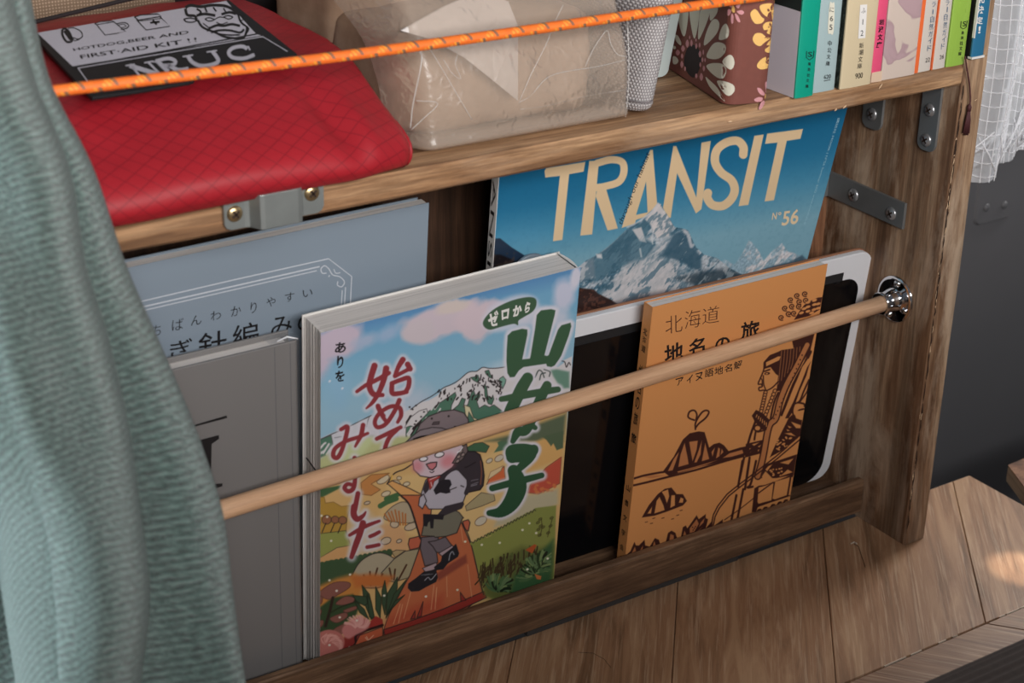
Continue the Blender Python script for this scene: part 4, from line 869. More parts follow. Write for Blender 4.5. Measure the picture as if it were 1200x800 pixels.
cv.stroke(D3([(455, 130), (400, 280), (365, 400)]), 2.6, BR); cv.stroke(D3([(455, 260), (440, 350)]), 2.2, BR); cv.ell(D3([(478, 215)])[0], 4.0, 3.6, 0, OR_, .5, outline=BR, ow=2.0); cv.stroke(D3([(480, 260), (560, 240)]), 1.8, BR)
cv.poly(D3([(340, 400), (550, 350), (520, 510), (330, 560)]), BR, .5)
for p in ([(410, 405), (500, 380), (440, 420)], [(365, 455), (400, 450), (380, 470)], [(480, 430), (520, 410), (500, 440)], [(365, 520), (400, 490), (370, 525)], [(480, 470), (500, 465), (485, 490)]): cv.poly(D3(p), OR_, .5)
# lower right drapery and mat
cv.poly(D3([(700, 600), (940, 520), (900, 760), (700, 800), (520, 800), (560, 640)]), BR, .5)
for p in ([(700, 590), (950, 360), (930, 520)], [(740, 620), (900, 570), (840, 640)], [(570, 700), (600, 660), (650, 640), (590, 720)], [(740, 780), (830, 700), (890, 730)], [(640, 740), (650, 690), (630, 730)]): cv.poly(D3(p), OR_, .5)
for k_ in range(12): cv.ell(D3([(610+rs.uniform(0, 160), 680+rs.uniform(0, 90))])[0], rs.uniform(.9, 1.8), .9, rs.uniform(-60, 60), OR_, .4)
cv.poly(D6([(730, 180), (770, 120), (850, 200), (740, 245)]), OR_, .5)
cv.poly(D6([(610, 600), (640, 320), (690, 290), (760, 280), (880, 240), (1100, 150), (1090, 200), (1060, 410), (820, 490), (680, 540), (660, 600)]), BR, .5)
cv.poly(D6([(690, 310), (770, 290), (862, 250), (862, 280), (840, 460), (690, 500), (676, 480)]), OR_, .5); cv.poly(D6([(885, 240), (1055, 190), (1020, 400), (880, 450), (852, 440)]), OR_, .5); cv.poly(D6([(1075, 190), (1092, 190), (1060, 400), (1040, 400)]), OR_, .5); cv.stroke(D6([(690, 375), (860, 250)]), 1.4, BR)
for x in (690, 760, 850, 930, 1000): cv.stroke(D6([(x-20, 610-(x-690)*.36), (x, 575-(x-690)*.36), (x+22, 570-(x-690)*.36)]), 2.2, BR)
cv.stroke(D6([(660, 0), (600, 260), (560, 310), (620, 300)]), 2.6, BR)
for w_ in (-1.1, 1.1):
    cv.stroke([(p[0]+w_*.9, p[1]+w_*1.0) for p in D3([(960, 340), (700, 560), (400, 790)])+D6([(440, 310), (330, 400), (220, 540), (170, 640), (150, 740)])], 1.5, BR, .5, smooth=False)
cv.stroke(D3([(830, 440), (960, 330)]), 1.2, OR_)
for a, b in (((500, 0), (450, 300)), ((580, 0), (530, 330)), ((430, 400), (370, 700)), ((510, 330), (440, 690))): cv.stroke(D6([a, b]), 2.6, BR, .5)
cv.stroke(D6([(290, 690), (460, 570), (640, 430)]), 1.0, BR); cv.stroke(D3([(320, 560), (290, 700), (270, 800)]), 2.6, BR); cv.stroke(D3([(385, 560), (350, 800)]), 2.6, BR)
# mountains
cv.stroke(D4([(135, 730), (160, 752), (260, 725), (390, 700), (430, 695)]), 2.4, BR); cv.stroke(D4([(130, 790), (160, 810), (240, 795), (480, 735), (700, 680), (900, 620), (1000, 590), (1130, 555)]), 2.4, BR)
cv.poly(D4([(425, 690), (520, 560), (600, 410), (660, 355), (740, 338), (790, 345), (830, 480), (870, 450), (920, 437), (960, 460), (1000, 510), (1100, 480), (1180, 465), (1190, 540), (1100, 560), (1000, 590), (740, 650), (480, 730)]), BR, .5)
for p in ([(470, 685), (520, 580), (565, 520), (540, 600), (510, 680)], [(560, 650), (580, 540), (615, 440), (640, 560), (650, 625)], [(655, 430), (730, 420), (720, 500), (685, 600)], [(700, 610), (740, 500), (765, 420), (755, 540), (720, 610)], [(765, 600), (785, 500), (795, 440), (830, 580)], [(850, 520), (880, 480), (860, 560)], [(890, 575), (910, 480), (925, 490), (920, 555)], [(930, 545), (940, 490), (955, 520)], [(950, 570), (1010, 530), (1120, 500), (1130, 530), (1030, 560)], [(550, 690), (700, 650), (900, 590), (800, 630), (560, 700)], [(250, 740), (330, 722), (450, 722), (330, 750)]):
    cv.poly(D4(p), (190, 122, 76), .5)
cv.stroke(D4([(710, 320), (712, 260), (760, 180), (800, 155), (828, 170), (800, 220), (740, 270), (716, 300)]), 2.0, BR); cv.stroke(D4([(715, 240), (722, 190), (700, 155), (660, 165), (645, 205), (660, 225), (700, 240)]), 2.0, BR)
cv.poly(D5([(240, 345), (300, 240), (380, 140), (440, 95), (500, 82), (545, 140), (600, 140), (635, 200), (600, 240), (470, 290), (350, 330)]), BR, .5)
for p in ([(350, 310), (370, 200), (395, 165), (430, 240), (440, 280)], [(415, 120), (470, 100), (480, 160), (460, 220), (440, 160)], [(500, 150), (530, 150), (530, 240), (490, 260)], [(565, 215), (580, 170), (605, 180), (600, 215)], [(290, 310), (330, 250), (320, 310)]): cv.poly(D5(p), OR_, .5)
for p in ((280, 385), (345, 352), (425, 350), (510, 358), (555, 325), (585, 283), (325, 397)): cv.stroke(D5([(p[0]-10, p[1]+2), (p[0]+10, p[1]-3)]), .8, BR, .4)
cv.poly(D5([(60, 720), (70, 660), (110, 670), (140, 640), (175, 560), (190, 590), (215, 590), (265, 540), (270, 590), (310, 600), (355, 525), (390, 540), (400, 575), (450, 560), (470, 480), (500, 460), (535, 480), (550, 530), (580, 530), (600, 430), (625, 415), (640, 440), (720, 325), (740, 360), (800, 315), (800, 350), (820, 360), (800, 440), (860, 370), (860, 430), (950, 360), (950, 400), (700, 520)]), BR, .5)
for p in ([(150, 660), (180, 600), (190, 640)], [(225, 630), (250, 590), (245, 630)], [(335, 600), (350, 550), (365, 600)], [(480, 550), (490, 490), (520, 500), (520, 540)], [(600, 510), (615, 460), (630, 500)], [(660, 440), (720, 360), (740, 400), (700, 470), (660, 480)], [(755, 390), (790, 350), (780, 390), (740, 430)], [(720, 470), (770, 430), (720, 480)]): cv.poly(D5(p), (180, 112, 70), .5)
for p in ((685, 430), (700, 440), (690, 455), (710, 425)): cv.ell(D5([p])[0], .8, .8, 0, BR, .3)
cv.build('cover_print', M['print_matte'], ob, 0.0, KP)
m = MB()
for ch, q in (('北', [(198, 205), (298, 190), (298, 290), (200, 308)]), ('海', [(312, 175), (405, 155), (405, 262), (312, 278)]), ('道', [(418, 155), (515, 135), (512, 235), (415, 250)])): text_px(m, bo, ch, D0(q), -.012)
m.build('title_lettering', M['brown_ink'], ob)
m = MB()
for ch, q in (('地', [(190, 375), (305, 345), (300, 455), (195, 480)]), ('名', [(335, 345), (430, 315), (430, 420), (335, 440)]), ('の', [(490, 335), (578, 315), (578, 400), (490, 415)]), ('旅', [(640, 240), (752, 218), (750, 330), (640, 345)])): text_px(m, bo, ch, D0(q), .022)
for ch, q in zip('アイヌ語地名解', ([(258, 568), (305, 555), (300, 600), (265, 610)], [(318, 550), (360, 540), (355, 590), (325, 598)], [(372, 538), (418, 525), (415, 575), (375, 582)], [(428, 515), (482, 500), (480, 550), (430, 560)], [(486, 502), (538, 488), (536, 538), (488, 547)], [(545, 488), (592, 475), (588, 522), (545, 532)], [(600, 470), (650, 455), (645, 505), (600, 515)])): text_px(m, bo, ch, D0(q), .01)
m.build('subtitle_lettering', M['black_ink'], ob)
# spine lettering
sp = Plane.frame(bo.P(-.12, 0, OT), bo.N, bo.W)
m = MB()
def spine_text(mb, chars, wtop, hh, lift=.1, wid=3.6):
    for i, ch in enumerate(chars): text_uw(mb, sp, ch, (OT-wid)/2, wtop-(i+1)*hh*1.25, wid, hh, .012, lift)
spine_text(m, '北海道', 158, 4.2); spine_text(m, '地名の旅', 136, 8.0)
text_uw(m, sp, '旅', 1.6, 84, 4.4, 6.5, .02)
for i, ch in enumerate('山音文学会'): text_uw(m, sp, ch, 2.0, 52-i*10.2, 3.6, 4.2, .01)
m.build('spine_lettering', M['black_ink'], ob)

# ---- travel magazine, blue cover with a snowy peak
mg = empty('travel_magazine', (-150, 90, 15), 'large blue magazine with a snowy Himalayan peak and cream title, leaning forward behind the tablet', 'magazine')
mp_ = Plane(89.5, -.165, -.028)
a = mp_.px(585, 209); b = mp_.px(577.5, 317); c = mp_.px(992, 130); d = mp_.px(946, 304)
uL = (a[0]+b[0])/2; uR0, wR0 = d; uR1, wR1 = c
MH = 283.5; sk = (uR1-uR0)/(wR1-wR0); mL = (a[0]-b[0])/(a[1]-b[1])
def mu(side, w): return (b[0]+(w-b[1])*mL) if side == 0 else (uR0+(w-wR0)*sk)
MT_ = 6.0
def mslab(mb, e0, e1, d0, d1, wb=2.0, wt=MH):
    mb.hexa([mp_.P(mu(0, wb)+e0, wb, d0), mp_.P(mu(1, wb)+e1, wb, d0), mp_.P(mu(1, wb)+e1, wb, d1), mp_.P(mu(0, wb)+e0, wb, d1), mp_.P(mu(0, wt)+e0, wt, d0), mp_.P(mu(1, wt)+e1, wt, d0), mp_.P(mu(1, wt)+e1, wt, d1), mp_.P(mu(0, wt)+e0, wt, d1)])
M['mag_blue'] = plain('mag_blue', (34, 104, 140), .4, KP)
m = MB(); mslab(m, .3, -.6, .6, MT_-.4); m.build('page_block', M['page_top'], mg)
m = MB(); mslab(m, 0, 0, MT_-.4, MT_); m.build('back_cover', M['mag_blue'], mg)
m = MB(); mslab(m, 0, 0, .1, .5); m.build('front_cover', M['mag_blue'], mg)
m = MB(); mslab(m, -.3, 0, 0, MT_)
v = m.v; m = MB(); L_ = [v[0], v[3], v[7], v[4]]; m.hexa([v[0], tuple(np.array(v[0])+(.4, 0, 0)), tuple(np.array(v[3])+(.4, 0, 0)), v[3], v[4], tuple(np.array(v[4])+(.4, 0, 0)), tuple(np.array(v[7])+(.4, 0, 0)), v[7]]); m.build('spine', M['paper'], mg)
wlo, whi = 140.0, MH
cv = Canvas(mp_, 0, 1, wlo, whi, .5)     # grid reshaped to the slanted outline below
nxm = 760; nym = 400
ws = np.linspace(wlo, whi, nym); fr = np.linspace(0, 1, nxm); Wg = np.repeat(ws[:, None], nxm, 1); Ug = mu(0, Wg)+(mu(1, Wg)-mu(0, Wg))*fr[None, :]
cv.nx, cv.ny, cv.Ug, cv.Wg = nxm, nym, Ug, Wg
cv.P = mp_.O+Ug[..., None]*mp_.U+Wg[..., None]*mp_.W; cv.X, cv.Y = PJ(cv.P); cv.C = np.ones((nym, nxm, 3))
xx, yy = cv.X, cv.Y
E1 = crop(560, 130, 6.0); E2 = crop(740, 130, 10.0); E3 = crop(850, 120, 7.475); E4 = crop(660, 230, 6.667); E5 = crop(820, 220, 6.667); E0 = crop(600, 200, 4.0); E6 = crop(580, 280, 10.0)
t = np.clip((yy-(214-.19*(xx-585)))/110, 0, 1)
stops = [(0, (22, 96, 134)), (.3, (36, 110, 148)), (.6, (70, 136, 168)), (1.0, (122, 166, 184))]
for i in range(3):
    s_ = np.clip((t-stops[i][0])/(stops[i+1][0]-stops[i][0]), 0, 1); 
    if i == 0: cv.C[:] = np.array(stops[0][1], float)
    cv.paint(s_, stops[i+1][1])
cv.paint((cv.noise(2.2, 9, 3)-.5)*.2, (16, 70, 104))
# title
CREAM = (218, 190, 152)
def P_(pts): cv.poly(pts, CREAM, .5)
P_([(638, 200), (640, 197), (686, 189.5), (684, 201), (667, 204), (659, 281), (648, 282.5), (656, 206), (639, 208)])
P_([(690.5, 188.5), (702, 188), (694, 274.5), (680, 276)])
R_ = catmull([(700, 191), (716, 187), (729, 190), (731, 202), (725, 213), (710, 218), (698, 220)], 5); cv.stroke(R_, 8.5, CREAM, .5, smooth=False)
P_([(700, 221), (709, 217), (724, 267.5), (712, 270), (698, 230)])
P_([(762, 175.5), (765, 175.5), (771, 250), (759, 250), (757, 213), (744, 262), (728.5, 267), (744, 216)])
cv.poly([(755.5, 219), (758.5, 250), (745, 253)], (70, 138, 168), .5); P_([(744, 252), (762, 248), (762, 252), (741, 259)])
P_([(789, 171), (792.5, 171), (816, 231), (822, 167), (833, 165), (822, 245), (815.5, 250), (793.5, 203), (786, 255), (775, 255)])
cv.stroke(catmull([(869, 190), (876, 172), (868, 161), (852, 160), (840, 174), (838, 190), (850, 203), (866, 211), (870, 224), (862, 238), (846, 243), (833, 240), (829, 226)], 5), 10.5, CREAM, .5, smooth=False) if False else None
cv.stroke(catmull([(871, 181), (871, 172), (864, 165), (851, 167), (840, 176), (838, 190), (845, 202), (857, 211), (861, 222), (857, 233), (847, 241), (835, 240), (829, 232), (829.5, 226)], 5), 10, CREAM, .5, smooth=False)
P_([(884, 159), (895, 157.5), (877, 240), (865.5, 241.5)])
P_([(899, 156.5), (941, 151), (938, 162.5), (922, 165), (907, 234.5), (896, 236), (911, 167), (896.5, 168.5)])
# peaks
rs = np.random.RandomState(2)
def peak(outline, dark, light, seed, edge=1.2, strokes=0):
    sl = cv._box(outline, 3); tmp = cv.C.copy(); cv.poly(outline, (0, 0, 0), edge)
    al = np.abs(cv.C-tmp).max(2) > 0; cover = np.zeros(xx.shape); base = cv.C; cv.C = np.zeros_like(tmp); cv.poly(outline, (255, 255, 255), edge); cover = cv.C[..., 0]/255; cv.C = tmp
    rock = cv.noise(4.6, seed, 6, 1.0, .5, -.75); rock2 = cv.noise(13, seed+3, 4, 1, .8, .5); fine_ = cv.noise(1.7, seed+5, 3, 1, .6, -.9); tone = np.clip((rock*.45+rock2*.28+fine_*.27-.45)*9, 0, 1)
    col = np.array(dark, float)*(1-tone[..., None])+np.array(light, float)*tone[..., None]; col += (cv.noise(1.1, seed+9, 3)[..., None]-.5)*70
    cv.C = cv.C*(1-cover[..., None])+col*cover[..., None]; return cover
far = E5([(120, 600), (200, 560), (270, 600), (330, 520), (385, 410), (420, 440), (470, 510), (500, 570), (560, 500), (640, 430), (690, 500), (740, 510), (800, 540), (840, 560), (820, 640), (400, 720), (100, 720)])
peak(far, (140, 168, 184), (206, 204, 208), 21, 1.4)
cv.poly(E5([(480, 640), (600, 600), (700, 580), (800, 525), (835, 560), (830, 610), (600, 680), (440, 700)]), (60, 84, 100), 1.5, .8)
main = E4([(110, 560), (180, 500), (240, 470), (300, 430), (340, 400), (400, 350), (470, 280), (520, 235), (600, 190), (700, 100), (740, 50), (765, 60), (790, 110), (830, 170), (870, 240), (930, 250), (975, 265), (1000, 320), (1040, 400), (1100, 455), (1200, 480), (1300, 560), (1400, 610), (1500, 660), (1300, 760), (600, 900), (100, 900)])
cov = peak(main, (66, 104, 124), (176, 184, 192), 31, .8)
# lit west face, shaded flank
def tex(poly_, dark, light, seed, th=.46, alpha=.85, edge=2.5):
    keep = cv.C.copy(); cv.C = np.zeros_like(keep); cv.poly(poly_, (255, 255, 255), edge); c_ = cv.C[..., 0]/255*cov; cv.C = keep
    r1 = cv.noise(4.6, seed, 6, 1, .45, -.8)*.66+cv.noise(1.5, seed+7, 3, 1, .5, -.6)*.34; tone = np.clip((r1-th)*15, 0, 1); col = np.array(dark, float)*(1-tone[..., None])+np.array(light, float)*tone[..., None]
    c_ = (c_*alpha)[..., None]; cv.C = cv.C*(1-c_)+col*c_
tex(E4([(230, 480), (330, 410), (480, 270), (560, 240), (640, 170), (690, 200), (640, 330), (720, 380), (640, 500), (420, 560), (240, 680)]), (62, 100, 120), (84, 120, 138), 41, .5, .9)
tex(E4([(700, 110), (745, 50), (790, 110), (870, 240), (820, 310), (730, 330), (680, 220), (640, 180)]), (120, 140, 152), (214, 206, 206), 43, .40, .9, 1.5)
tex(E4([(540, 260), (610, 240), (650, 360), (600, 350)]), (170, 180, 186), (206, 202, 204), 47, .4, .9, 1.2)
tex(E4([(860, 290), (960, 260), (1000, 380), (1080, 470), (1080, 600), (900, 500), (760, 470)]), (58, 92, 112), (150, 160, 168), 45, .56, .9)
tex(E4([(300, 760), (520, 520), (640, 490), (820, 480), (1000, 640), (1100, 640), (800, 800), (300, 900)]), (96, 124, 140), (204, 200, 202), 49, .43, .85, 5)
tex(E4([(640, 480), (800, 330), (860, 300), (740, 480), (560, 700), (480, 760)]), (130, 150, 162), (196, 196, 200), 51, .45, .8, 3)
tex(E4([(880, 640), (1100, 580), (1300, 560), (1500, 660), (1200, 760)]), (44, 62, 74), (140, 148, 154), 53, .52, .8, 4)
tex(E4([(110, 560), (240, 470), (250, 640), (110, 660)]), (110, 132, 146), (180, 184, 190), 55, .45, .9, 2)
cv.stroke(E4([(500, 240), (560, 215), (640, 160), (700, 110), (740, 55)]), 2.0, (206, 204, 208), 1.0, .7); cv.stroke(E4([(950, 270), (975, 300), (1000, 390)]), 4, (196, 196, 202), 1.4, .8); cv.stroke(E4([(600, 410), (610, 470)]), 2, (190, 196, 200), .8, .8); cv.stroke(E4([(690, 320), (700, 370)]), 1.6, (200, 204, 206), .8, .8)
cv.poly(E4([(255, 450), (300, 450), (305, 485), (265, 480)]), (200, 202, 206), 1.5)
# dark shoulder of scree
cv.poly([(660, 350), (676, 337), (696, 339), (701, 344), (716, 351), (728, 359), (800, 372), (800, 420), (640, 430)], (50, 34, 32), 1.2)
cv.poly(E4([(300, 860), (600, 770), (1200, 690), (1500, 640), (1500, 760), (300, 960)]), (66, 60, 66), 5, .7)
cv.poly(E6([(-60, 0), (60, -10), (200, 100), (345, 190), (240, 300), (-60, 420)]), (30, 46, 66), .8); cv.poly(E6([(-60, 190), (60, 180), (180, 230), (250, 270), (200, 420), (-60, 420)]), (24, 20, 24), 1.5)
sp_ = (cv.noise(2.0, 77, 3) > .62)*1.0*(yy > 296)*(xx < 604); cv.paint(sp_*.5, (80, 62, 52))
sp_ = (cv.noise(1.6, 78, 3) > .6)*1.0*((cv.C.sum(2) < 130) & (xx > 676) & (xx < 760)); cv.paint(sp_*.6, (104, 66, 54))
cv.build('cover_print', M['print_gloss'], mg, 0.02, KP)
M['cream_ink'] = plain('cream_ink', (226, 200, 164), .5, KP); M['pale_ink'] = plain('pale_ink', (150, 190, 206), .5, KP); M['navy_ink'] = plain('navy_ink', (10, 34, 54), .5)
m = MB(); text_px(m, mp_, 'N', E5([(570, 195), (605, 190), (598, 245), (562, 250)]), .015); text_px(m, mp_, '°', E5([(614, 190), (638, 188), (636, 212), (612, 214)]), .01)
text_px(m, mp_, '56', E5([(655, 182), (780, 162), (765, 280), (637, 298)]), .02); m.build('issue_number', M['cream_ink'], mg)
m = MB(); text_px(m, mp_, 'through our habitat', [(724, 261), (757, 177), (763, 181), (730, 265)], .0); m.build('tagline_lettering', M['navy_ink'], mg)
m = MB(); text_px(m, mp_, '講談社 MOOK | Nº56 Summer 2022 www.transit.ne.jp', [(984.5, 138), (944.5, 263), (941.5, 263), (981, 138)], .0); m.build('edge_lettering', M['pale_ink'], mg)
# spine of the magazine: white, with the title running down
a0 = mp_.P(mu(0, 60), 60, MT_); a1 = mp_.P(mu(0, 260), 260, MT_)
ms = Plane.frame(a0+np.array([-.42, 0, 0]), mp_.N, a1-a0)
ms.N = np.cross(ms.U, ms.W)
m = MB(); v_, f_ = glyphs('TRANSIT', .0)
lo, hi = v_.min(0), v_.max(0); q = (v_-lo)/(hi-lo)
w_top = 222.0; w_bot = 128.0
m.add([ms.P(1.2+(b_)*3.4, w_top-(a_)*(w_top-w_bot), -.12) for a_, b_ in q], f_); m.build('spine_lettering', M['black_ink'], mg)
M['ochre'] = plain('ochre', (200, 150, 60), .5)
m = MB(); Plane.hexa(ms, m, 0.1, MT_-.1, 100, 120.5, -.06, .02); m.build('spine_band', M['ochre'], mg)

# ---- tablet in a pale case
tb = empty('tablet', (-135, 72, 15), 'tablet computer with a black screen in a white-rimmed case, between the two books', 'tablet')
tp = Plane(70.0, -.1, -.019); c_ = tp.px(1000, 298); x_ = tp.px(972, 545)
tR = x_[0]+1.5; tT = c_[1]; tw = 250.0; tp = tp.move(tR-tw, .8); tH = tT-.8
def rr(u0, u1, w0, w1, r, n=8, rs_=None):
    out = []
    for i, (cu, cw, a0) in enumerate(((u1, w1, 0), (u0, w1, 90), (u0, w0, 180), (u1, w0, 270))):
        q = r if rs_ is None else rs_[i]; sx = -1 if cu == u1 else 1; sz = -1 if cw == w1 else 1
        for k_ in range(n+1):
            an = math.radians(a0+90*k_/n); out.append((cu+sx*q+q*math.cos(an), cw+sz*q+q*math.sin(an)))
    return out
def slab(mb, pl_, outl, d0, d1, inset=.0):
    n = len(outl); c = np.mean(outl, 0)
    vs = [pl_.P(u, w, d0) for u, w in outl]+[pl_.P(u, w, d1) for u, w in outl]
    mb.add(vs, [tuple(range(n)), tuple(range(n, 2*n))[::-1]]+[(i, n+i, n+(i+1) % n, (i+1) % n) for i in range(n)])
M['case_brown'] = plain('case_brown', (150, 104, 78), .6); M['white_plastic'] = plain('white_plastic', (222, 222, 226), .35); 
M['screen'] = plain('screen', (14, 14, 16), .12, spec=.5); M['pad_black'] = plain('pad_black', (34, 34, 36), .55)
m = MB(); slab(m, tp, rr(0, tw, 0, tH+.2, 11), 4.3, 6.3); m.build('case', M['case_brown'], tb, bevel=.5)
m = MB(); slab(m, tp, rr(.8, tw-.8, .8, tH-.2, 10.5), 0, 4.2); m.build('frame', M['white_plastic'], tb, bevel=.6)
e_ = tp.px(1003, 350); tI = e_[0]; e1_ = tp.px(989, 319)
m = MB(); slab(m, tp, rr(9, tI, 1.2, e1_[1]-5.5, 9, rs_=(11, 8, 4, 14)), -.35, .1); m.build('screen', M['screen'], tb)
e1_ = tp.px(989, 319); m = MB(); slab(m, tp, rr(5, e1_[0], 1.4, e1_[1], .3), -.15, .1); m.build('inner_pad', M['pad_black'], tb)

# ---- blue-grey knitting book
kb = empty('crochet_book', (-410, 80, 15), 'large blue-grey softcover book with a thin double border and black lettering, at the back left', 'book')
kp = Plane(84.0, -.1, .012); a = kp.px(503, 237.5); KW = 210; kbk = kp.move(a[0]-KW, .6); KH = a[1]-.6
M['slate_cover'] = plain('slate_cover', (124, 136, 148), .38, 1.1, nscale=3, namt=.04)
m = MB(); kbk.hexa(m, 0, KW, 0, KH, .1, .6); m.build('front_cover', M['slate_cover'], kb, bevel=.15)
m = MB(); kbk.hexa(m, .6, KW-.9, .8, KH-.4, .6, 6.2); m.build('page_block', M['page_top'], kb)
m = MB(); kbk.hexa(m, 0, KW-3, 0, KH+.9, 6.2, 6.8); m.build('back_cover', M['slate_cover'], kb)
m = MB(); G1 = crop(130, 300, 4.138)
M['white_ink'] = plain('white_ink', (196, 200, 208), .5)
m = MB(); L0 = .12
strip_px(m, kbk, G1([(-40, 262), (100, 230), (580, 118), (1055, 12), (1167, 98), (1160, 240)]), 1.25, L0, smooth=False); strip_px(m, kbk, G1([(1160, 240), (1150, 420)]), 1.25, L0, smooth=False)
strip_px(m, kbk, G1([(-40, 287), (100, 258), (1012, 50)]), 1.5, L0, smooth=False); strip_px(m, kbk, G1([(-40, 302), (100, 276), (998, 70)]), 1.1, L0, smooth=False)
strip_px(m, kbk, G1([(1137, 150), (1122, 420)]), 1.2, L0, smooth=False); strip_px(m, kbk, G1([(1121, 165), (1106, 420)]), 1.1, L0, smooth=False)
strip_px(m, kbk, G1([(1045, 82), (1025, 82), (1018, 62), (1035, 46), (1055, 60), (1075, 90), (1110, 100), (1132, 125), (1118, 148), (1098, 140), (1100, 122)]), 1.2, L0); strip_px(m, kbk, G1([(1080, 62), (1090, 82), (1112, 80)]), 1.0, L0); strip_px(m, kbk, G1([(1055, 100), (1060, 92)]), 1.2, L0, smooth=False)
m.build('border_print', M['white_ink'], kb)
m = MB()
for ch, q in (('い', [(105, 352), (155, 342), (150, 395), (105, 400)]), ('ち', [(205, 335), (245, 330), (240, 382), (205, 385)]), ('ば', [(296, 308), (352, 298), (350, 355), (296, 362)]), ('ん', [(386, 292), (440, 282), (438, 328), (388, 338)]), ('わ', [(482, 270), (535, 260), (532, 305), (484, 314)]), ('か', [(580, 245), (632, 238), (628, 285), (582, 294)]), ('り', [(678, 225), (708, 220), (704, 272), (676, 278)]), ('や', [(752, 202), (800, 196), (796, 240), (756, 248)]), ('す', [(842, 180), (890, 172), (886, 215), (846, 224)]), ('い', [(930, 166), (978, 158), (976, 192), (932, 200)])):
    text_px(m, kbk, ch, G1(q), -.006, .1)
m.build('subtitle_lettering', M['black_ink'], kb)
m = MB()
for ch, q in (('か', [(140, 438), (248, 414), (240, 512), (140, 535)]), ('ぎ', [(286, 412), (395, 395), (388, 480), (286, 500)]), ('針', [(424, 378), (560, 352), (560, 480), (424, 505)]), ('編', [(590, 340), (716, 312), (716, 440), (590, 465)]), ('み', [(776, 300), (880, 285), (876, 372), (776, 395)]), ('の', [(905, 285), (1000, 268), (995, 350), (905, 370)])):
    text_px(m, kbk, ch, G1(q), .006, .1)
m.build('title_lettering', M['black_ink'], kb)

# ---- grey album in a clear sleeve
gb = empty('grey_album', (-450, 55, 15), 'dark grey hardcover album with a large black letter I on its cover, front left', 'album')
gp = Plane(55.0, -.045, .0); a = gp.px(347, 399); GW = 205; gk = gp.move(a[0]-GW+.5, .5); GH = a[1]-.5
M['grey_cover'] = plain('grey_cover', (118, 115, 114), .42, nscale=5, namt=.04)
m = MB(); gk.hexa(m, 0, GW, 0, GH, .1, 1.7); m.build('front_board', M['grey_cover'], gb, bevel=.4)
m = MB(); gk.hexa(m, 0, GW, 0, GH+1.5, 9.0, 10.6); m.build('back_board', M['grey_cover'], gb, bevel=.4)
m = MB(); gk.hexa(m, 1.5, GW-4.5, 1.5, GH-1.2, 1.75, 8.95); m.build('page_block', M['page_top'], gb)
mm, nt, b_ = new_mat('clear_sleeve', .08, (1, 1, 1, 1)); b_.inputs['Transmission Weight'].default_value = 0; 
tr = nt.nodes.new('ShaderNodeBsdfTransparent'); gl = nd(nt, 'ShaderNodeBsdfGlossy'); gl.inputs['Roughness'].default_value = .15; mx = nt.nodes.new('ShaderNodeMixShader'); mx.inputs[0].default_value = .10
nt.links.new(tr.outputs[0], mx.inputs[1]); nt.links.new(gl.outputs[0], mx.inputs[2]); nt.links.new(mx.outputs[0], nt.nodes['Material Output'].inputs[0]); M['clear'] = mm
m = MB(); 
for (u0, u1, w0, w1, d0, d1) in ((GW-1.2, GW+1.0, 0, GH+1.2, -.3, -.15), (GW+.85, GW+1.0, 0, GH+1.2, -.2, 9.5), (GW-14, GW+1.0, GH+.9, GH+1.05, -.2, 9.5)): gk.hexa(m, u0, u1, w0, w1, d0, d1)
m.build('sleeve_fold', M['clear'], gb)
m = MB(); m.tube([gk.P(GW-10, GH+1.4, 1), gk.P(GW-4, GH+1.8, 2.5), gk.P(GW+.6, GH+.6, .2)], [.3, .5, .25], 6); m.build('sleeve_corner', M['white_plastic'], gb)
m = MB(); g4 = crop(0, 400, 4.0)
shape_px(m, gk, g4([(600, 480), (878, 400), (1062, 346), (1065, 358), (880, 407), (600, 487)]), .12)
shape_px(m, gk, g4([(700, 530), (910, 468), (1025, 438), (1027, 455), (992, 480), (988, 640), (996, 668), (1042, 664), (1042, 678), (980, 696), (830, 735), (830, 720), (880, 700), (890, 520), (860, 520), (700, 560)]), .12)
shape_px(m, gk, g4([(700, 840), (1000, 754), (1082, 728), (1084, 736), (1000, 762), (700, 850)]), .12)
m.build('cover_lettering', M['black_ink'], gb)
m = MB(); 
for u in (GW-12.0, GW-3.8): gk.hexa(m, u, u+.35, 1, GH-1, .02, .12)
m.build('hinge_groove', M['black_paint'], gb)

# ---- round grey disc peeping over the hiking book
dc = empty('grey_disc', (-236, 53, 200), 'small smooth grey disc peeping up behind the hiking book, in front of the blue magazine', 'disc')
c_ = on(621, 322, 1, 52); M['grey_metal'] = plain('grey_metal', (120, 130, 140), .5, metal=.2)
lathe((c_[0], 53.0, c_[2]), (0, -1, -.1), [(0, 12.0), (1.2, 12.0), (1.6, 11.6)], 40).build('face', M['grey_metal'], dc)
MB().box(c_[0]-3, c_[0]+3, 53.1, 54.0, c_[2]-8, c_[2]+2).build('clip', M['grey_metal'], dc)

# ------------------------------------------------------------------ things on the top board (z = 306)
ZT = 306.0
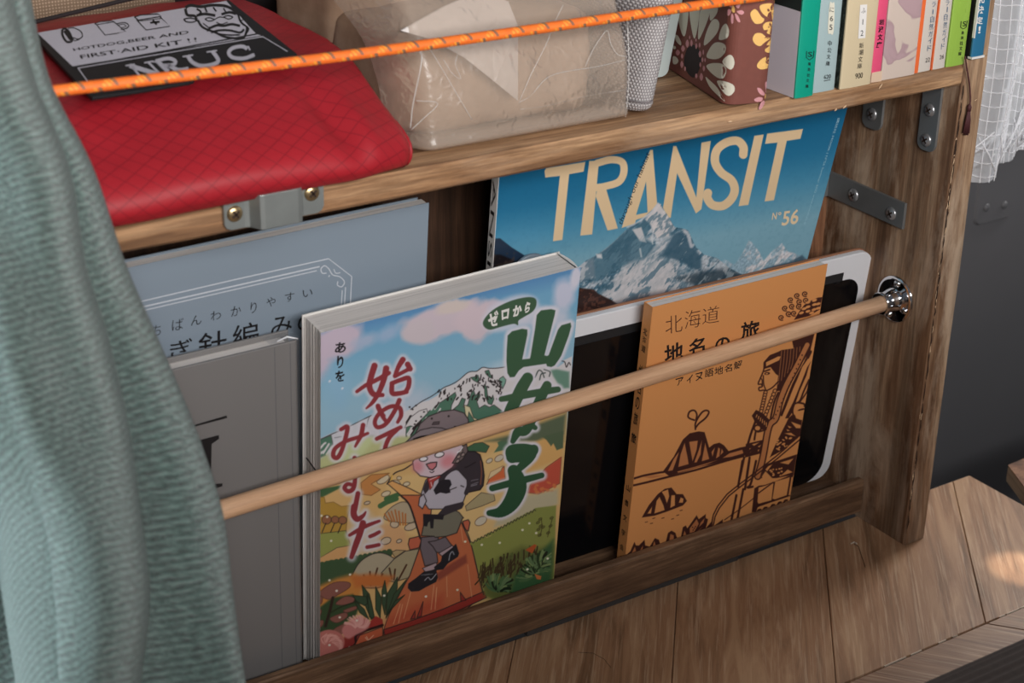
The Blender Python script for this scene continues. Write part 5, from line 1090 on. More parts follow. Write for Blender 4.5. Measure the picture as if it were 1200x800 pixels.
# ---- red ripstop pouch
rp = empty('red_pouch', (-430, 90, ZT), 'red ripstop fabric pouch with a black and white printed patch, hanging over the board edge', 'pouch')
mm, nt, b = new_mat('ripstop_red', .48, spec=.35)
uv = nt.nodes.new('ShaderNodeUVMap'); sx = nt.nodes.new('ShaderNodeSeparateXYZ'); nt.links.new(uv.outputs[0], sx.inputs[0])
a1 = math_(nt, 'ADD', math_(nt, 'MULTIPLY', sx.outputs[0], .55), math_(nt, 'MULTIPLY', sx.outputs[1], .84)); a2 = math_(nt, 'SUBTRACT', math_(nt, 'MULTIPLY', sx.outputs[0], .72), math_(nt, 'MULTIPLY', sx.outputs[1], .70))
f1 = math_(nt, 'ABSOLUTE', math_(nt, 'SUBTRACT', math_(nt, 'FRACT', math_(nt, 'DIVIDE', a1, 6.6)), .5)); f2 = math_(nt, 'ABSOLUTE', math_(nt, 'SUBTRACT', math_(nt, 'FRACT', math_(nt, 'DIVIDE', a2, 6.2)), .5))
ln_ = math_(nt, 'LESS_THAN', math_(nt, 'MINIMUM', f1, f2), .045); soft = math_(nt, 'MULTIPLY', ln_, .55)
nz_ = noise(nt, mapping(nt, (1, 1, 1)), 28, 4)
cc = mixc(nt, nz_, L((146, 26, 36)), L((168, 34, 44))); cc = mixc(nt, soft, cc, L((112, 16, 28))); nt.links.new(cc, b.inputs['Base Color'])
wv = noise(nt, mapping(nt, (1, 1, 1)), 1400, 2)
bump(nt, b, math_(nt, 'ADD', math_(nt, 'MULTIPLY', ln_, 1.0), math_(nt, 'MULTIPLY', wv, .4)), .35, .0004)
M['ripstop'] = mm
xs = np.concatenate([np.linspace(-560, -400, 50), np.linspace(-397, -347, 34)]); 
prof0 = np.array([(200, 307), (203, 325), (198, 340), (180, 347), (130, 350), (90, 350.2), (62, 349.6), (46, 348), (34, 344), (18, 337), (3, 329.5), (-6, 323), (-9, 316.5), (-7, 311), (1.2, 307), (40, 306.4), (120, 306.4)])
prof0 = catmull(prof0, 4); vs = []; uvs = []
rsn = np.random.RandomState(12)
for i, x in enumerate(xs):
    e = np.clip((x+388)/36, 0, 1); ee = np.clip((x+354)/7, 0, 1); arc = 0; prev = None
    for j, (y, z) in enumerate(prof0):
        # toward the right end the section closes to an upright seam that turns back from the board edge
        k_ = 1-.22*ee**2.5; zz = 306.4+(z-306.4)*k_; yy_ = y
        if y < 70: yy_ = y+(e**2)*9*(1-(y+9)/80)+ee**2*5*(1 if y < 20 else .3); zz -= (e**2)*5.0*max(0, 1-abs(y-20)/60)*(1 if z > 309 else 0)
        if y > 150: yy_ -= ee**2*6
        # fold running down from the crease before the corner
        g_ = (x+384-(335-z)*.28)/6.5; dn = math.exp(-g_*g_)*math.exp(-((z-334)/12.0)**2)*(1 if y < 60 else 0)*4.2; zz -= dn*.8; yy_ += dn*.7
        g_ = (x+371-(335-z)*.12)/6.0; up2 = math.exp(-g_*g_)*math.exp(-((z-330)/14.0)**2)*(1 if y < 60 else 0)*1.6; zz += up2*.6; yy_ -= up2*.6
        wv_ = 1.3*math.sin(x*.045+y*.03)+.9*math.sin(x*.11-y*.07+1)+.5*math.sin(x*.2+y*.16)
        up = 1.0 if z > 330 else .25
        if z > 306.9: zz += wv_*.45*up; yy_ += .7*math.sin(x*.06+z*.13)*(1 if y < 20 else 0)
        front = max(0, 1-abs(z-322)/16)*(1 if y < 20 else 0); yy_ += front*1.2*math.sin(x*.05+2)
        xx_ = x-ee**2*((z-328)/22.0)**2*2.0
        if prev is not None: arc += math.hypot(yy_-prev[0], zz-prev[1])
        prev = (yy_, zz); vs.append((xx_, yy_, max(zz, 306.3) if yy_ > 0 else zz)); uvs.append((x, arc))
nP = len(prof0); fs = [(i*nP+j, (i+1)*nP+j, (i+1)*nP+j+1, i*nP+j+1) for i in range(len(xs)-1) for j in range(nP-1)]
fs += [(i*nP+nP-1, (i+1)*nP+nP-1, (i+1)*nP, i*nP) for i in range(len(xs)-1)]
# end caps as a fan folding outwards (seam)
cR = np.mean(vs[-nP:], 0)+np.array([2.5, 0, 0]); cL = np.mean(vs[:nP], 0); vs += [tuple(cR), tuple(cL)]; uvs += [(0, 0), (0, 0)]; nV = len(vs)
base = (len(xs)-1)*nP
fs += [(base+j, nV-2, base+(j+1) % nP) for j in range(nP)]+[((j+1) % nP, nV-1, j) for j in range(nP)]
body = mesh('body', vs, fs, M['ripstop'], rp, True, uvs=uvs)
# seam piping at the right end
pts = [np.array(vs[base+j])+np.array([.4, 0, 0]) for j in range(3, nP-10, 2)]
m = MB(); m.tube(pts, .8, 6); m.build('end_seam', M['ripstop'], rp, True)
# black binding along the back edge
M['binding'] = plain('binding', (30, 22, 24), .7)
m = MB(); a = on(4, 41, 2, 350); b_ = on(180, -2, 2, 350); b2_ = on(330, -40, 2, 350)
m.tube([on(-60, 58, 2, 352)+np.array([0, 0, 1.5]), a+np.array([0, 0, 2.5]), b_+np.array([0, 0, 2.5]), b2_+np.array([0, 0, 2.5])], 1.1, 6); m.build('back_binding', M['binding'], rp, True)

# patch with printing, a thin stiff rectangle lying on the top of the pouch
q3 = [on(38, 40, 2, 354.5), on(268, 0, 2, 355.0), on(348, 63, 2, 353.0), on(107, 114, 2, 352.5)]
O_ = q3[3]; Ux = q3[2]-q3[3]; Wx = q3[0]-q3[3]; pp = Plane.frame(O_, Ux, Wx)
pc = [pp.px(38, 40), pp.px(268, 0), pp.px(348, 63), pp.px(107, 114)]
def patch_slab(mb, q, d0, d1): mb.hexa([pp.P(*q[3], d0), pp.P(*q[2], d0), pp.P(*q[2], d1), pp.P(*q[3], d1), pp.P(*q[0], d0), pp.P(*q[1], d0), pp.P(*q[1], d1), pp.P(*q[0], d1)])
M['patch_cloth'] = plain('patch_cloth', (200, 196, 206), .7, nscale=900, namt=.06, bs=.2)
M['patch_black'] = plain('patch_black', (18, 16, 20), .7, nscale=900, namt=.3)
m = MB(); patch_slab(m, pc, 0, 1.6); m.build('patch_base', M['patch_black'], rp)
def shp(mb, pts, m_=0, l=.12): shape_px(mb, pp, pts, l, m_)
F1 = crop(0, 0, 4.0); F2 = crop(30, 0, 4.138)
m = MB(); shp(m, F1([(175, 155), (1060, 5), (1200, 160)])+[(306, 42), (85, 78)]); m.build('patch_field', M['patch_cloth'], rp)
m = MB(); shp(m, [(86, 79), (300.5, 39.5), (301.5, 41), (87, 80.5)], l=.2); shp(m, [(87.5, 82), (302, 43.2), (348, 63), (107, 114)], l=.2) if False else None
W_ = lambda pts, w, sm=False, closed=False: strip_px(m, pp, pts, w, .26, 0, sm, closed)
m.build('patch_rule', M['patch_black'], rp)
m = MB(); W_([(92, 81), (104, 98)], 1.3); W_([(91, 80.5), (308, 43.5), (337, 61)], 1.1); m.build('patch_inner_border', M['patch_cloth'], rp)
m = MB()
# pictograms: hot dog, mug, kit
W_(F2([(178, 145), (180, 175), (200, 205), (225, 200), (215, 165), (195, 142), (178, 145)]), 2.6, True); W_(F2([(190, 150), (205, 170), (222, 195)]), 4.5, True); W_(F2([(205, 140), (235, 138), (268, 155), (275, 180), (255, 192), (230, 185), (238, 200), (262, 192)]), 1.2, True)
W_(F2([(335, 118), (360, 108), (420, 103), (428, 108), (345, 122), (335, 118)]), 1.0); W_(F2([(345, 122), (385, 172), (440, 165), (485, 155), (425, 105)]), 1.0); W_(F2([(440, 118), (480, 112), (500, 125), (490, 140), (462, 145)]), 1.2, True); W_(F2([(445, 125), (475, 120), (486, 132), (462, 138)]), .8, True)
W_(F2([(528, 85), (560, 75), (640, 70), (658, 82), (548, 100), (528, 85)]), 1.3); W_(F2([(538, 98), (585, 148), (700, 130), (652, 84)]), 1.2); W_(F2([(545, 105), (660, 92)]), .9); W_(F2([(605, 113), (650, 108)]), 2.4); W_(F2([(617, 100), (636, 122)]), 2.4)
# generic bearded face
for p, w in (([(775, 40), (800, 28), (850, 35), (900, 28), (960, 30), (1000, 45), (1030, 70)], 3.4), ([(775, 45), (785, 75), (820, 80), (830, 100)], 3.2), ([(768, 95), (800, 90), (830, 100), (810, 110), (780, 108), (768, 95)], 1.5), ([(835, 100), (860, 135), (920, 160), (970, 182), (1050, 188), (1070, 160), (1075, 130)], 2.6),
             ([(1030, 70), (1045, 110), (1080, 140), (1070, 165)], 2.2), ([(1030, 75), (1055, 78), (1058, 95), (1040, 105)], 1.2), ([(830, 78), (870, 70), (920, 78)], 3.2), ([(950, 72), (990, 62), (1020, 70)], 3.0), ([(870, 95), (890, 88), (915, 98), (890, 105), (870, 95)], 1.3), ([(960, 85), (980, 78), (1005, 85), (985, 95), (960, 85)], 1.3),
             ([(915, 98), (940, 85), (960, 88)], 1.2), ([(925, 110), (950, 120), (980, 110)], 1.2), ([(890, 140), (930, 125), (960, 128), (1000, 120), (1040, 128)], 3.0), ([(900, 160), (940, 150), (990, 150), (1040, 160), (1060, 145)], 2.6), ([(930, 165), (980, 172), (1040, 172)], 1.8), ([(860, 115), (890, 140), (880, 155)], 1.2), ([(830, 45), (850, 60), (840, 75)], 2.2), ([(870, 40), (880, 62)], 2.0), ([(910, 38), (925, 58)], 1.8), ([(960, 42), (970, 60)], 1.6)):
    strip_px(m, pp, F2(p), w*1.0, .26, 0, True)
m.build('patch_pictures', M['patch_black'], rp)
m = MB()
text_px(m, pp, 'HOTDOG,BEER AND', F2([(228, 237), (790, 150), (792, 168), (236, 252)]), .012, .26); text_px(m, pp, 'FIRST·AID KIT', F2([(262, 270), (755, 195), (762, 216), (270, 288)]), .012, .26); text_px(m, pp, '!!', F2([(782, 190), (828, 184), (832, 204), (790, 210)]), -.01, .26)
m.build('patch_lettering', M['patch_black'], rp)
m = MB()
for p, w in (([(512, 320), (560, 378)], 2.6), ([(505, 322), (640, 362)], 5.2), ([(595, 305), (648, 358)], 2.6), ([(640, 300), (692, 350)], 5.0), ([(630, 300), (690, 286), (725, 298), (718, 316), (670, 322)], 4.2), ([(690, 318), (740, 342), (790, 336)], 4.6),
    ([(785, 272), (808, 304), (850, 322), (905, 316), (935, 296), (905, 250)], 4.6), ([(1075, 240), (1050, 228), (1005, 236), (985, 258), (1005, 282), (1060, 286), (1110, 268)], 4.4), ([(1078, 226), (1088, 246)], 2.0)): strip_px(m, pp, F2(p), w, .3, 0, len(p) > 2)
# serifs
for p in ([(485, 322), (530, 315)], [(575, 308), (620, 300)], [(535, 382), (585, 374)], [(618, 304), (655, 297)], [(668, 358), (715, 350)], [(762, 278), (812, 270)], [(878, 256), (928, 248)]): strip_px(m, pp, F2(p), 1.8, .31, 0, False)
m.build('patch_name', M['patch_cloth'], rp)
m = MB(); pts = [pp.P(*pp.px(x, y), -.1) for x, y in ((108, 115.5), (160, 108), (220, 98), (226, 96))]; m.tube(pts, .9, 6); m.build('patch_hem', M['patch_black'], rp)

# ---- canvas bag behind the pouch
mm, nt, b = new_mat('canvas', .9); v = mapping(nt, (1, 1, 1)); mp1 = nt.nodes.new('ShaderNodeTexWave'); nt.links.new(v, mp1.inputs[0]); mp1.bands_direction = 'X'; mp1.inputs['Scale'].default_value = 190; mp1.inputs['Distortion'].default_value = 1.5; mp1.inputs['Detail'].default_value = 1
mp2 = nt.nodes.new('ShaderNodeTexWave'); nt.links.new(v, mp2.inputs[0]); mp2.bands_direction = 'Z'; mp2.inputs['Scale'].default_value = 190; mp2.inputs['Distortion'].default_value = 1.5
h = math_(nt, 'MULTIPLY', mp1.outputs[0], mp2.outputs[0]); nz_ = noise(nt, v, 60, 5)
cc = mixc(nt, h, L((112, 92, 74)), L((176, 152, 128))); cc = mixc(nt, math_(nt, 'MULTIPLY', nz_, .4), cc, L((128, 104, 84))); nt.links.new(cc, b.inputs['Base Color']); bump(nt, b, h, .4, .0006); M['canvas'] = mm
cb = empty('canvas_bag', (-480, 230, ZT), 'beige woven canvas bag behind the red pouch, top left', 'bag')
xs_ = np.linspace(-640, -370, 28); prof = catmull([(262, 306.6), (262, 370), (258, 430), (240, 452), (222, 446), (212, 420), (208, 380), (207, 352), (209, 330), (213, 306.6)], 4); vs = []
for x in xs_:
    for (y, z) in prof: vs.append((x, y+2.5*math.sin(x*.03+z*.02)-(y < 215)*1.5*math.sin(x*.09), z+3*math.sin(x*.02) if z > 320 else z))
nP = len(prof); fs = [(i*nP+j, (i+1)*nP+j, (i+1)*nP+(j+1) % nP, i*nP+(j+1) % nP) for i in range(len(xs_)-1) for j in range(nP)]+[tuple(range(nP)), tuple((len(xs_)-1)*nP+j for j in range(nP))[::-1]]
mesh('body', vs, fs, M['canvas'], cb, True)
m = MB(); m.tube([(-600, 206, 440), (-590, 196, 470), (-520, 192, 500), (-450, 196, 470), (-440, 206, 440)], 3, 8); m.build('handle', M['canvas'], cb, True)
# black pouch glimpsed between pouch and plastic bag
bp = empty('black_pouch', (-330, 215, ZT), 'black zipped pouch seen in the gap between red pouch and plastic bag', 'pouch')
lathe((-372, 225, 345), (1, 0, 0), [(0, 6), (3, 18), (12, 24), (50, 26), (88, 24), (97, 18), (100, 6)], 24).build('body', M['binding'], bp, True)
m = MB(); m.tube([(-366, 212, 366), (-320, 211, 371), (-278, 212, 366)], 1.2, 6); m.build('zip', M['steel'], bp, True)

# ---- parcel wrapped in a thin clear plastic bag
pb = empty('plastic_bag', (-280, 70, ZT), 'crumpled clear plastic bag with beige paper packets inside, beside the red pouch', 'bag')
mm, nt, b = new_mat('kraft', .85); v = mapping(nt, (1, 1, 1)); n1 = noise(nt, v, 35, 5, .6); n2 = noise(nt, mapping(nt, (8, 60, 420)), 2.0, 3, .6)
cc = ramp(nt, n1, [(.3, L((140, 112, 90))), (.5, L((164, 136, 112))), (.7, L((184, 158, 136)))]); cc = mixc(nt, math_(nt, 'MULTIPLY', n2, .35), cc, L((150, 120, 96))); nt.links.new(cc, b.inputs['Base Color']); bump(nt, b, n2, .2, .0006); M['kraft'] = mm
def lump(name, mat, par, c, r, e=2.6, amp=2.0, seed=0, n=40, yaw=0.0, zmin=ZT+.4):
    """squashed rounded block, slightly crumpled"""
    vs = []; fs = []; nu, nv = n*2, n; rs_ = np.random.RandomState(seed); ph = rs_.rand(12)*6.28; ca, sa = math.cos(yaw), math.sin(yaw)
    sgn = lambda a, p: math.copysign(abs(a)**p, a)
    for i in range(nv+1):
        t = -math.pi/2+math.pi*i/nv
        for j in range(nu):
            p = 2*math.pi*j/nu; x = sgn(math.cos(t), 2/e)*sgn(math.cos(p), 2/e); y = sgn(math.cos(t), 2/e)*sgn(math.sin(p), 2/e); z = sgn(math.sin(t), 2/e)
            X, Y, Z = x*r[0], y*r[1], z*r[2]
            d = amp*(math.sin(X*.11+ph[0])*math.sin(Z*.13+ph[1])+.6*math.sin(X*.23+Z*.2+ph[2])+.5*math.sin(Y*.21+ph[3]+X*.1)+.4*abs(math.sin(X*.31-Z*.27+ph[4])))
            k_ = 1+d/max(r[0], 40); X, Y, Z = X*k_, Y*(1+d/max(r[1], 30)), Z*(1+d*.8/max(r[2], 30)); vs.append((c[0]+X*ca-Y*sa, c[1]+X*sa+Y*ca, max(zmin, c[2]+Z)))
    for i in range(nv):
        for j in range(nu): fs.append((i*nu+j, i*nu+(j+1) % nu, (i+1)*nu+(j+1) % nu, (i+1)*nu+j))
    return mesh(name, vs, fs, mat, par, True)
lump('paper_packet', M['kraft'], pb, (-281, 70, 332), (57, 36, 26), 7.0, .9, 3, yaw=-.03)
lump('paper_packet', M['kraft'], pb, (-284, 128, 350), (54, 40, 44), 6.0, 1.0, 5, yaw=.02)
M['tissue'] = plain('tissue', (206, 198, 194), .8, nscale=30, namt=.08, bs=.3)
lump('tissue_bundle', M['tissue'], pb, (-256, 84, 376), (30, 24, 12), 4.5, 1.0, 8, yaw=-.35)
mm, nt, b = new_mat('thin_film', .25)
tr = nt.nodes.new('ShaderNodeBsdfTransparent'); tr.inputs[0].default_value = (.97, .95, .93, 1); df = nd(nt, 'ShaderNodeBsdfDiffuse'); df.inputs[0].default_value = L((196, 178, 162)); gl = nd(nt, 'ShaderNodeBsdfGlossy'); gl.inputs['Roughness'].default_value = .27; gl.inputs[0].default_value = (.8, .8, .8, 1)
fr = nt.nodes.new('ShaderNodeFresnel'); fr.inputs[0].default_value = 1.5
v = mapping(nt, (1, 1, 1)); vo = nd(nt, 'ShaderNodeTexVoronoi'); vo.feature = 'DISTANCE_TO_EDGE'; vo.inputs['Scale'].default_value = 11; nt.links.new(mixc(nt, .12, v, nd(nt, 'ShaderNodeTexNoise', i_Scale=14.0).outputs['Color']), vo.inputs['Vector'])
n1 = noise(nt, v, 13, 3, .45, 1.0); hh = math_(nt, 'ADD', math_(nt, 'MULTIPLY', n1, 1.0), math_(nt, 'MULTIPLY', math_(nt, 'MINIMUM', vo.outputs['Distance'], .12), 2.2))
bm = nt.nodes.new('ShaderNodeBump'); bm.inputs['Strength'].default_value = .17; bm.inputs['Distance'].default_value = .004; nt.links.new(hh, bm.inputs['Height'])
for s_ in (gl, df, fr): nt.links.new(bm.outputs[0], s_.inputs['Normal'])
m1 = nt.nodes.new('ShaderNodeMixShader'); m1.inputs[0].default_value = .42; nt.links.new(tr.outputs[0], m1.inputs[1]); nt.links.new(df.outputs[0], m1.inputs[2])
m2 = nt.nodes.new('ShaderNodeMixShader'); nt.links.new(math_(nt, 'MINIMUM', math_(nt, 'MULTIPLY', fr.outputs[0], .8), .30), m2.inputs[0]); nt.links.new(m1.outputs[0], m2.inputs[1]); nt.links.new(gl.outputs[0], m2.inputs[2]); nt.links.new(m2.outputs[0], nt.nodes['Material Output'].inputs[0]); M['film'] = mm
mm2, nt2, b2_ = new_mat('film_edge', .2, (.75, .72, .69, 1), spec=.6); b2_.inputs['Alpha'].default_value = .38; M['film_edge'] = mm2
# film surface: swept loop with sharp crumples
rsf = np.random.RandomState(21); nx_, nz_n = 110, 60; x0_, x1_ = -341.0, -221.0
def film():
    prof = catmull([(215, 400), (206, 430), (170, 432), (120, 418), (80, 398), (40, 378), (22, 352), (14, 330), (13.5, 315), (16, 307.2), (60, 306.6), (150, 306.6), (200, 307), (214, 330)], 5)[:-1]; n = len(prof)
    planes = [(rsf.uniform(-1, 1), rsf.uniform(-1, 1), rsf.uniform(0, 6.28), rsf.uniform(.02, .09)) for _ in range(9)]
    vs = []
    for i in range(nx_):
        t = i/(nx_-1); x = x0_+(x1_-x0_)*t; e = max(0, 1-t/.10)**2; e2 = max(0, (t-.985)/.015)**2
        for (y, z) in prof:
            d = sum((abs(((x*a+z*b_+y*.4)*f+ph) % 2-1)-.5) for a, b_, ph, f in planes)*.75
            hz = (z-306)/120; kk = 1-.35*e-.06*e2
            Y = 110+(y-110)*(1-.25*e-.04*e2); Z = 306.6+(z-306.6)*kk
            if y < 100: Y += d*min(1, max(0, (z-309)/10))
            if z > 340: Z += d*.8
            # front sweeps back on the right where the packets end
            Y += 0 if y > 60 else (t-.5)*-2
            vs.append((x+(d*.35 if 0 < i < nx_-1 else 0)+hz*6*(t-.5), Y, max(Z, 306.45)))
    fs = [(i*n+j, (i+1)*n+j, (i+1)*n+(j+1) % n, i*n+(j+1) % n) for i in range(nx_-1) for j in range(n)]
    fs += [tuple((nx_-1)*n+j for j in range(n))[::-1]]
    return mesh('film', vs, fs, M['film'], pb, True)
film()
sheet = [(470, 36), (520, 8), (566, -12), (596, 2), (607, 30), (607, 118), (580, 96), (545, 68), (505, 46)]
m = MB(); q = [on(x, y, 1, 25.0+max(0, 62-y)*.18) for x, y in sheet]; n_ = len(q); q2 = [p+np.array([0, .8, 0]) for p in q]
m.add(q+q2, [tuple(range(n_))[::-1], tuple(range(n_, 2*n_))]+[(i, (i+1) % n_, n_+(i+1) % n_, n_+i) for i in range(n_)]); m.build('white_sheet', M['tissue'], pb)
for line, r_ in (([(486, 58), (494, 64), (492, 84), (484, 122), (481, 150)], .5), ([(503, 56), (520, 84), (540, 118), (553, 140)], .28), ([(482, 152), (497, 138), (513, 121), (488, 118)], .3), ([(609, 118), (622, 88), (640, 52), (652, 22), (660, 6)], .28), ([(608, 120), (622, 112), (640, 92), (662, 84), (700, 78), (733, 70)], .28),
                 ([(686, 78), (694, 60), (704, 44), (712, 36), (716, 52), (724, 64), (734, 66)], .32), ([(520, 70), (530, 86), (540, 92), (534, 76), (536, 64)], .22), ([(610, 128), (640, 124), (690, 112), (730, 106)], .22), ([(735, 20), (737, 70), (736, 110), (733, 137)], .45)):
    m = MB(); m.tube(catmull([on(x, y, 1, 12.8+max(0, (80-y))*.10) for x, y in line], 4), r_*.6, 5); m.build('film_crease', M['film_edge'], pb, True)

# ---- grey woven pencil roll
mm, nt, b = new_mat('grey_weave', .85); uv = nt.nodes.new('ShaderNodeUVMap'); sx = nt.nodes.new('ShaderNodeSeparateXYZ'); nt.links.new(uv.outputs[0], sx.inputs[0])
def tri(a): return math_(nt, 'ABSOLUTE', math_(nt, 'SUBTRACT', math_(nt, 'FRACT', a), .5))
ax_ = math_(nt, 'DIVIDE', sx.outputs[0], 2.3); az_ = math_(nt, 'DIVIDE', sx.outputs[1], 1.5); row = math_(nt, 'FLOOR', az_)
fx = tri(math_(nt, 'ADD', ax_, math_(nt, 'MULTIPLY', row, .5))); fz = tri(az_)
h = math_(nt, 'SUBTRACT', 1.0, math_(nt, 'ADD', math_(nt, 'MULTIPLY', math_(nt, 'SUBTRACT', .5, fx), 0), math_(nt, 'MAXIMUM', math_(nt, 'MULTIPLY', fx, 1.9), math_(nt, 'MULTIPLY', fz, 1.7))))
wn = noise(nt, mapping(nt, (1, 1, 1)), 160, 4, .7)
cc = ramp(nt, h, [(.10, L((112, 106, 108))), (.40, L((190, 184, 184))), (.8, L((228, 224, 222)))]); cc = mixc(nt, math_(nt, 'MULTIPLY', wn, .5), cc, L((120, 114, 116))); nt.links.new(cc, b.inputs['Base Color']); bump(nt, b, h, .8, .0007); M['grey_weave'] = mm
gc = empty('woven_case', (-207, 40, ZT), 'grey woven fabric case standing between the plastic bag and the floral book', 'case')
vs = []; uvs = []; nn = 48; prof = [(306.4, .35), (306.9, .7), (308.5, .92), (311.5, 1.0), (313, .985), (314.5, 1.0), (340, 1.1), (370, 1.22), (420, 1.42), (440, 1.45), (444, 1.3)]
pr2 = catmull(prof, 4)
for z, k_ in pr2:
    for j in range(nn):
        a = 2*math.pi*j/nn; ex = math.copysign(abs(math.cos(a))**.8, math.cos(a)); ey = math.copysign(abs(math.sin(a))**.8, math.sin(a))
        cx = -209.5+(z-306)*.10
        vs.append((cx+8.6*k_*ex, 38+26*k_*ey, z)); uvs.append((j/nn*115, z))
np2 = len(pr2); fs = [(i*nn+j, i*nn+(j+1) % nn, (i+1)*nn+(j+1) % nn, (i+1)*nn+j) for i in range(np2-1) for j in range(nn)]+[tuple(range(nn))[::-1], tuple((np2-1)*nn+j for j in range(nn))]
mesh('body', vs, fs, M['grey_weave'], gc, True, uvs=uvs)
m = MB(); m.tube([(-209.5+9.2*math.cos(a), 38+27*math.sin(a), 313.2) for a in np.linspace(0, 2*math.pi, 40)], .45, 5); m.build('seam', M['grey_weave'], gc, True)
# pale plastic tray standing behind it
M['pale_plastic'] = plain('pale_plastic', (176, 186, 184), .3)
pt = empty('plastic_tray', (-188, 60, ZT), 'upright pale translucent plastic tray behind the grey woven case', 'tray')
m = MB(); ty = Plane.frame((-192, 64, 306.3), (1, -.04, 0), (0, 0, 1))
def pxy(x, y): return ty.px(x, y)
out = [(-6, 0), (pxy(776, 99)[0]-2, 0)]; cu, cw = pxy(783, 97); out = [(-16, .2), (cu-4, .2)]
for i in range(7):
    a = math.radians(-90+90*i/6); out.append((cu-4+4*math.cos(a), 4.2+4*math.sin(a)))
out += [(pxy(800, 0)[0], pxy(800, 0)[1]), (pxy(806, -40)[0], pxy(806, -40)[1]), (-16, 90)]
slab(m, ty, out, 0, 1.4); m.build('side', M['pale_plastic'], pt, bevel=.3)
m = MB(); ed = out[1:10]; m.tube([ty.P(a, b_, -.4) for a, b_ in ed]+[ty.P(*out[9], -.4)], .7, 6); m.build('rim', M['pale_plastic'], pt, True)

# ---- book in a floral fabric jacket
fb = empty('fabric_covered_book', (-150, 40, ZT), 'book in a brown fabric jacket printed with cream, pink and yellow flowers', 'book')
M['brown_cloth'] = plain('brown_cloth', (112, 62, 52), .75, 1.1, nscale=260, namt=.12, bs=.2)
A0 = on(850, 125, 2, ZT); dirD = on(790, 79, 2, ZT)-A0; dirD[2] = 0; dirD /= np.linalg.norm(dirD); dirF = np.array([-dirD[1]*-1, dirD[0]*-1, 0]); dirF = np.array([dirD[1], -dirD[0], 0.0])
top_l = on(850, 0, 1, A0[1]); Bq = on(898, 130, 2, ZT); WF = float(np.linalg.norm(Bq-A0)); WF = max(WF, 20.0)+4.0; dirD = dirD+np.array([0, .22, 0]); dirD /= np.linalg.norm(dirD); dirF = np.array([dirD[1], -dirD[0], 0.0]); HF = 155.0; DF = 86.0
up_ = np.array([0.02, 0, 1.0]); up_ /= np.linalg.norm(up_)
def fo(f, d, z): return A0+dirF*f+dirD*d+up_*z
# jacket outline (U shape seen from above, rounded spine)
out = [(0, DF)]; R_ = 7.0
for i in range(9):
    a = math.radians(180+90*i/8); out.append((R_+R_*math.cos(a), R_+R_*math.sin(a)))
for i in range(9):
    a = math.radians(270+90*i/8); out.append((WF-R_+R_*math.cos(a), R_+R_*math.sin(a)))
out.append((WF, DF)); n = len(out); inn = [(min(max(f, 1.2), WF-1.2), max(d, 1.2)) for f, d in out]
vs = []; fs = []; zl = [0.6, HF]
for z in zl: vs += [fo(f, d, z) for f, d in out]
for z in zl: vs += [fo(f, d, z) for f, d in inn]
for i in range(n-1): fs += [(i, i+1, n+i+1, n+i), (2*n+i+1, 2*n+i, 3*n+i, 3*n+i+1), (n+i, n+i+1, 3*n+i+1, 3*n+i), (i+1, i, 2*n+i, 2*n+i+1)]
fs += [(0, n, 3*n, 2*n), (2*n-1, n-1, 3*n-1, 4*n-1)]
mesh('jacket', vs, fs, M['brown_cloth'], fb)
m = MB(); m.hexa([fo(1.4, 7.2, 1.5), fo(WF-1.4, 7.2, 1.5), fo(WF-1.4, DF-2, 1.5), fo(1.4, DF-2, 1.5), fo(1.4, 7.2, HF-2), fo(WF-1.4, 7.2, HF-2), fo(WF-1.4, DF-2, HF-2), fo(1.4, DF-2, HF-2)]); m.build('page_block', M['page_top'], fb)
side = Plane.frame(fo(-.12, DF, 0), -dirD, up_); front = Plane.frame(fo(0, -.12, 0), dirF, up_)
# printing on a cloth that bends round the spine: project each traced point onto the jacket outline
H6 = crop(780, 0, 5.714)
def wrap(px_, py_, lift=.15):
    d = ray(px_, py_); best = None
    for i in range(n-1):
        p0, p1 = out[i], out[i+1]; a_ = fo(p0[0], p0[1], 0); e_ = fo(p1[0], p1[1], 0)-a_; nr = np.cross(e_, up_); nr /= np.linalg.norm(nr)
        t = ((a_-CAM)@nr)/(d@nr)
        if t <= 0: continue
        P = CAM+d*t; s_ = (P-a_)@e_/(e_@e_)
        if -.02 <= s_ <= 1.02 and (best is None or t < best[0]): best = (t, P, nr if nr@d < 0 else -nr)
    if best is None:
        return wrap(px_-1.2 if px_ > 850 else px_+1.2, py_, lift)
    return best[1]+best[2]*lift
def wpoly(mb, pts, smooth=True, lift=.15):
    pts = catmull(pts, 4, True) if smooth else np.array(pts, float); c = pts.mean(0); V = [wrap(*c, lift)]+[wrap(*p, lift) for p in pts]; k_ = len(pts)
    V2 = []
    mid = [wrap(*((p+c)/2), lift) for p in pts]; V = V[:1]+mid+V[1:]
    mb.add(V, [(0, 1+i, 1+(i+1) % k_) for i in range(k_)]+[(1+i, 1+k_+i, 1+k_+(i+1) % k_, 1+(i+1) % k_) for i in range(k_)])
M['petal_cream'] = plain('petal_cream', (204, 200, 184), .75, 1.1); M['petal_pink'] = plain('petal_pink', (196, 138, 142), .75, 1.1); M['petal_gold'] = plain('petal_gold', (222, 176, 102), .75, 1.1); M['flower_dark'] = plain('flower_dark', (34, 16, 18), .8)
def petals(name, mat, lst):
    for p in lst:
        m = MB(); wpoly(m, H6(p)); m.build(name, M[mat], fb)
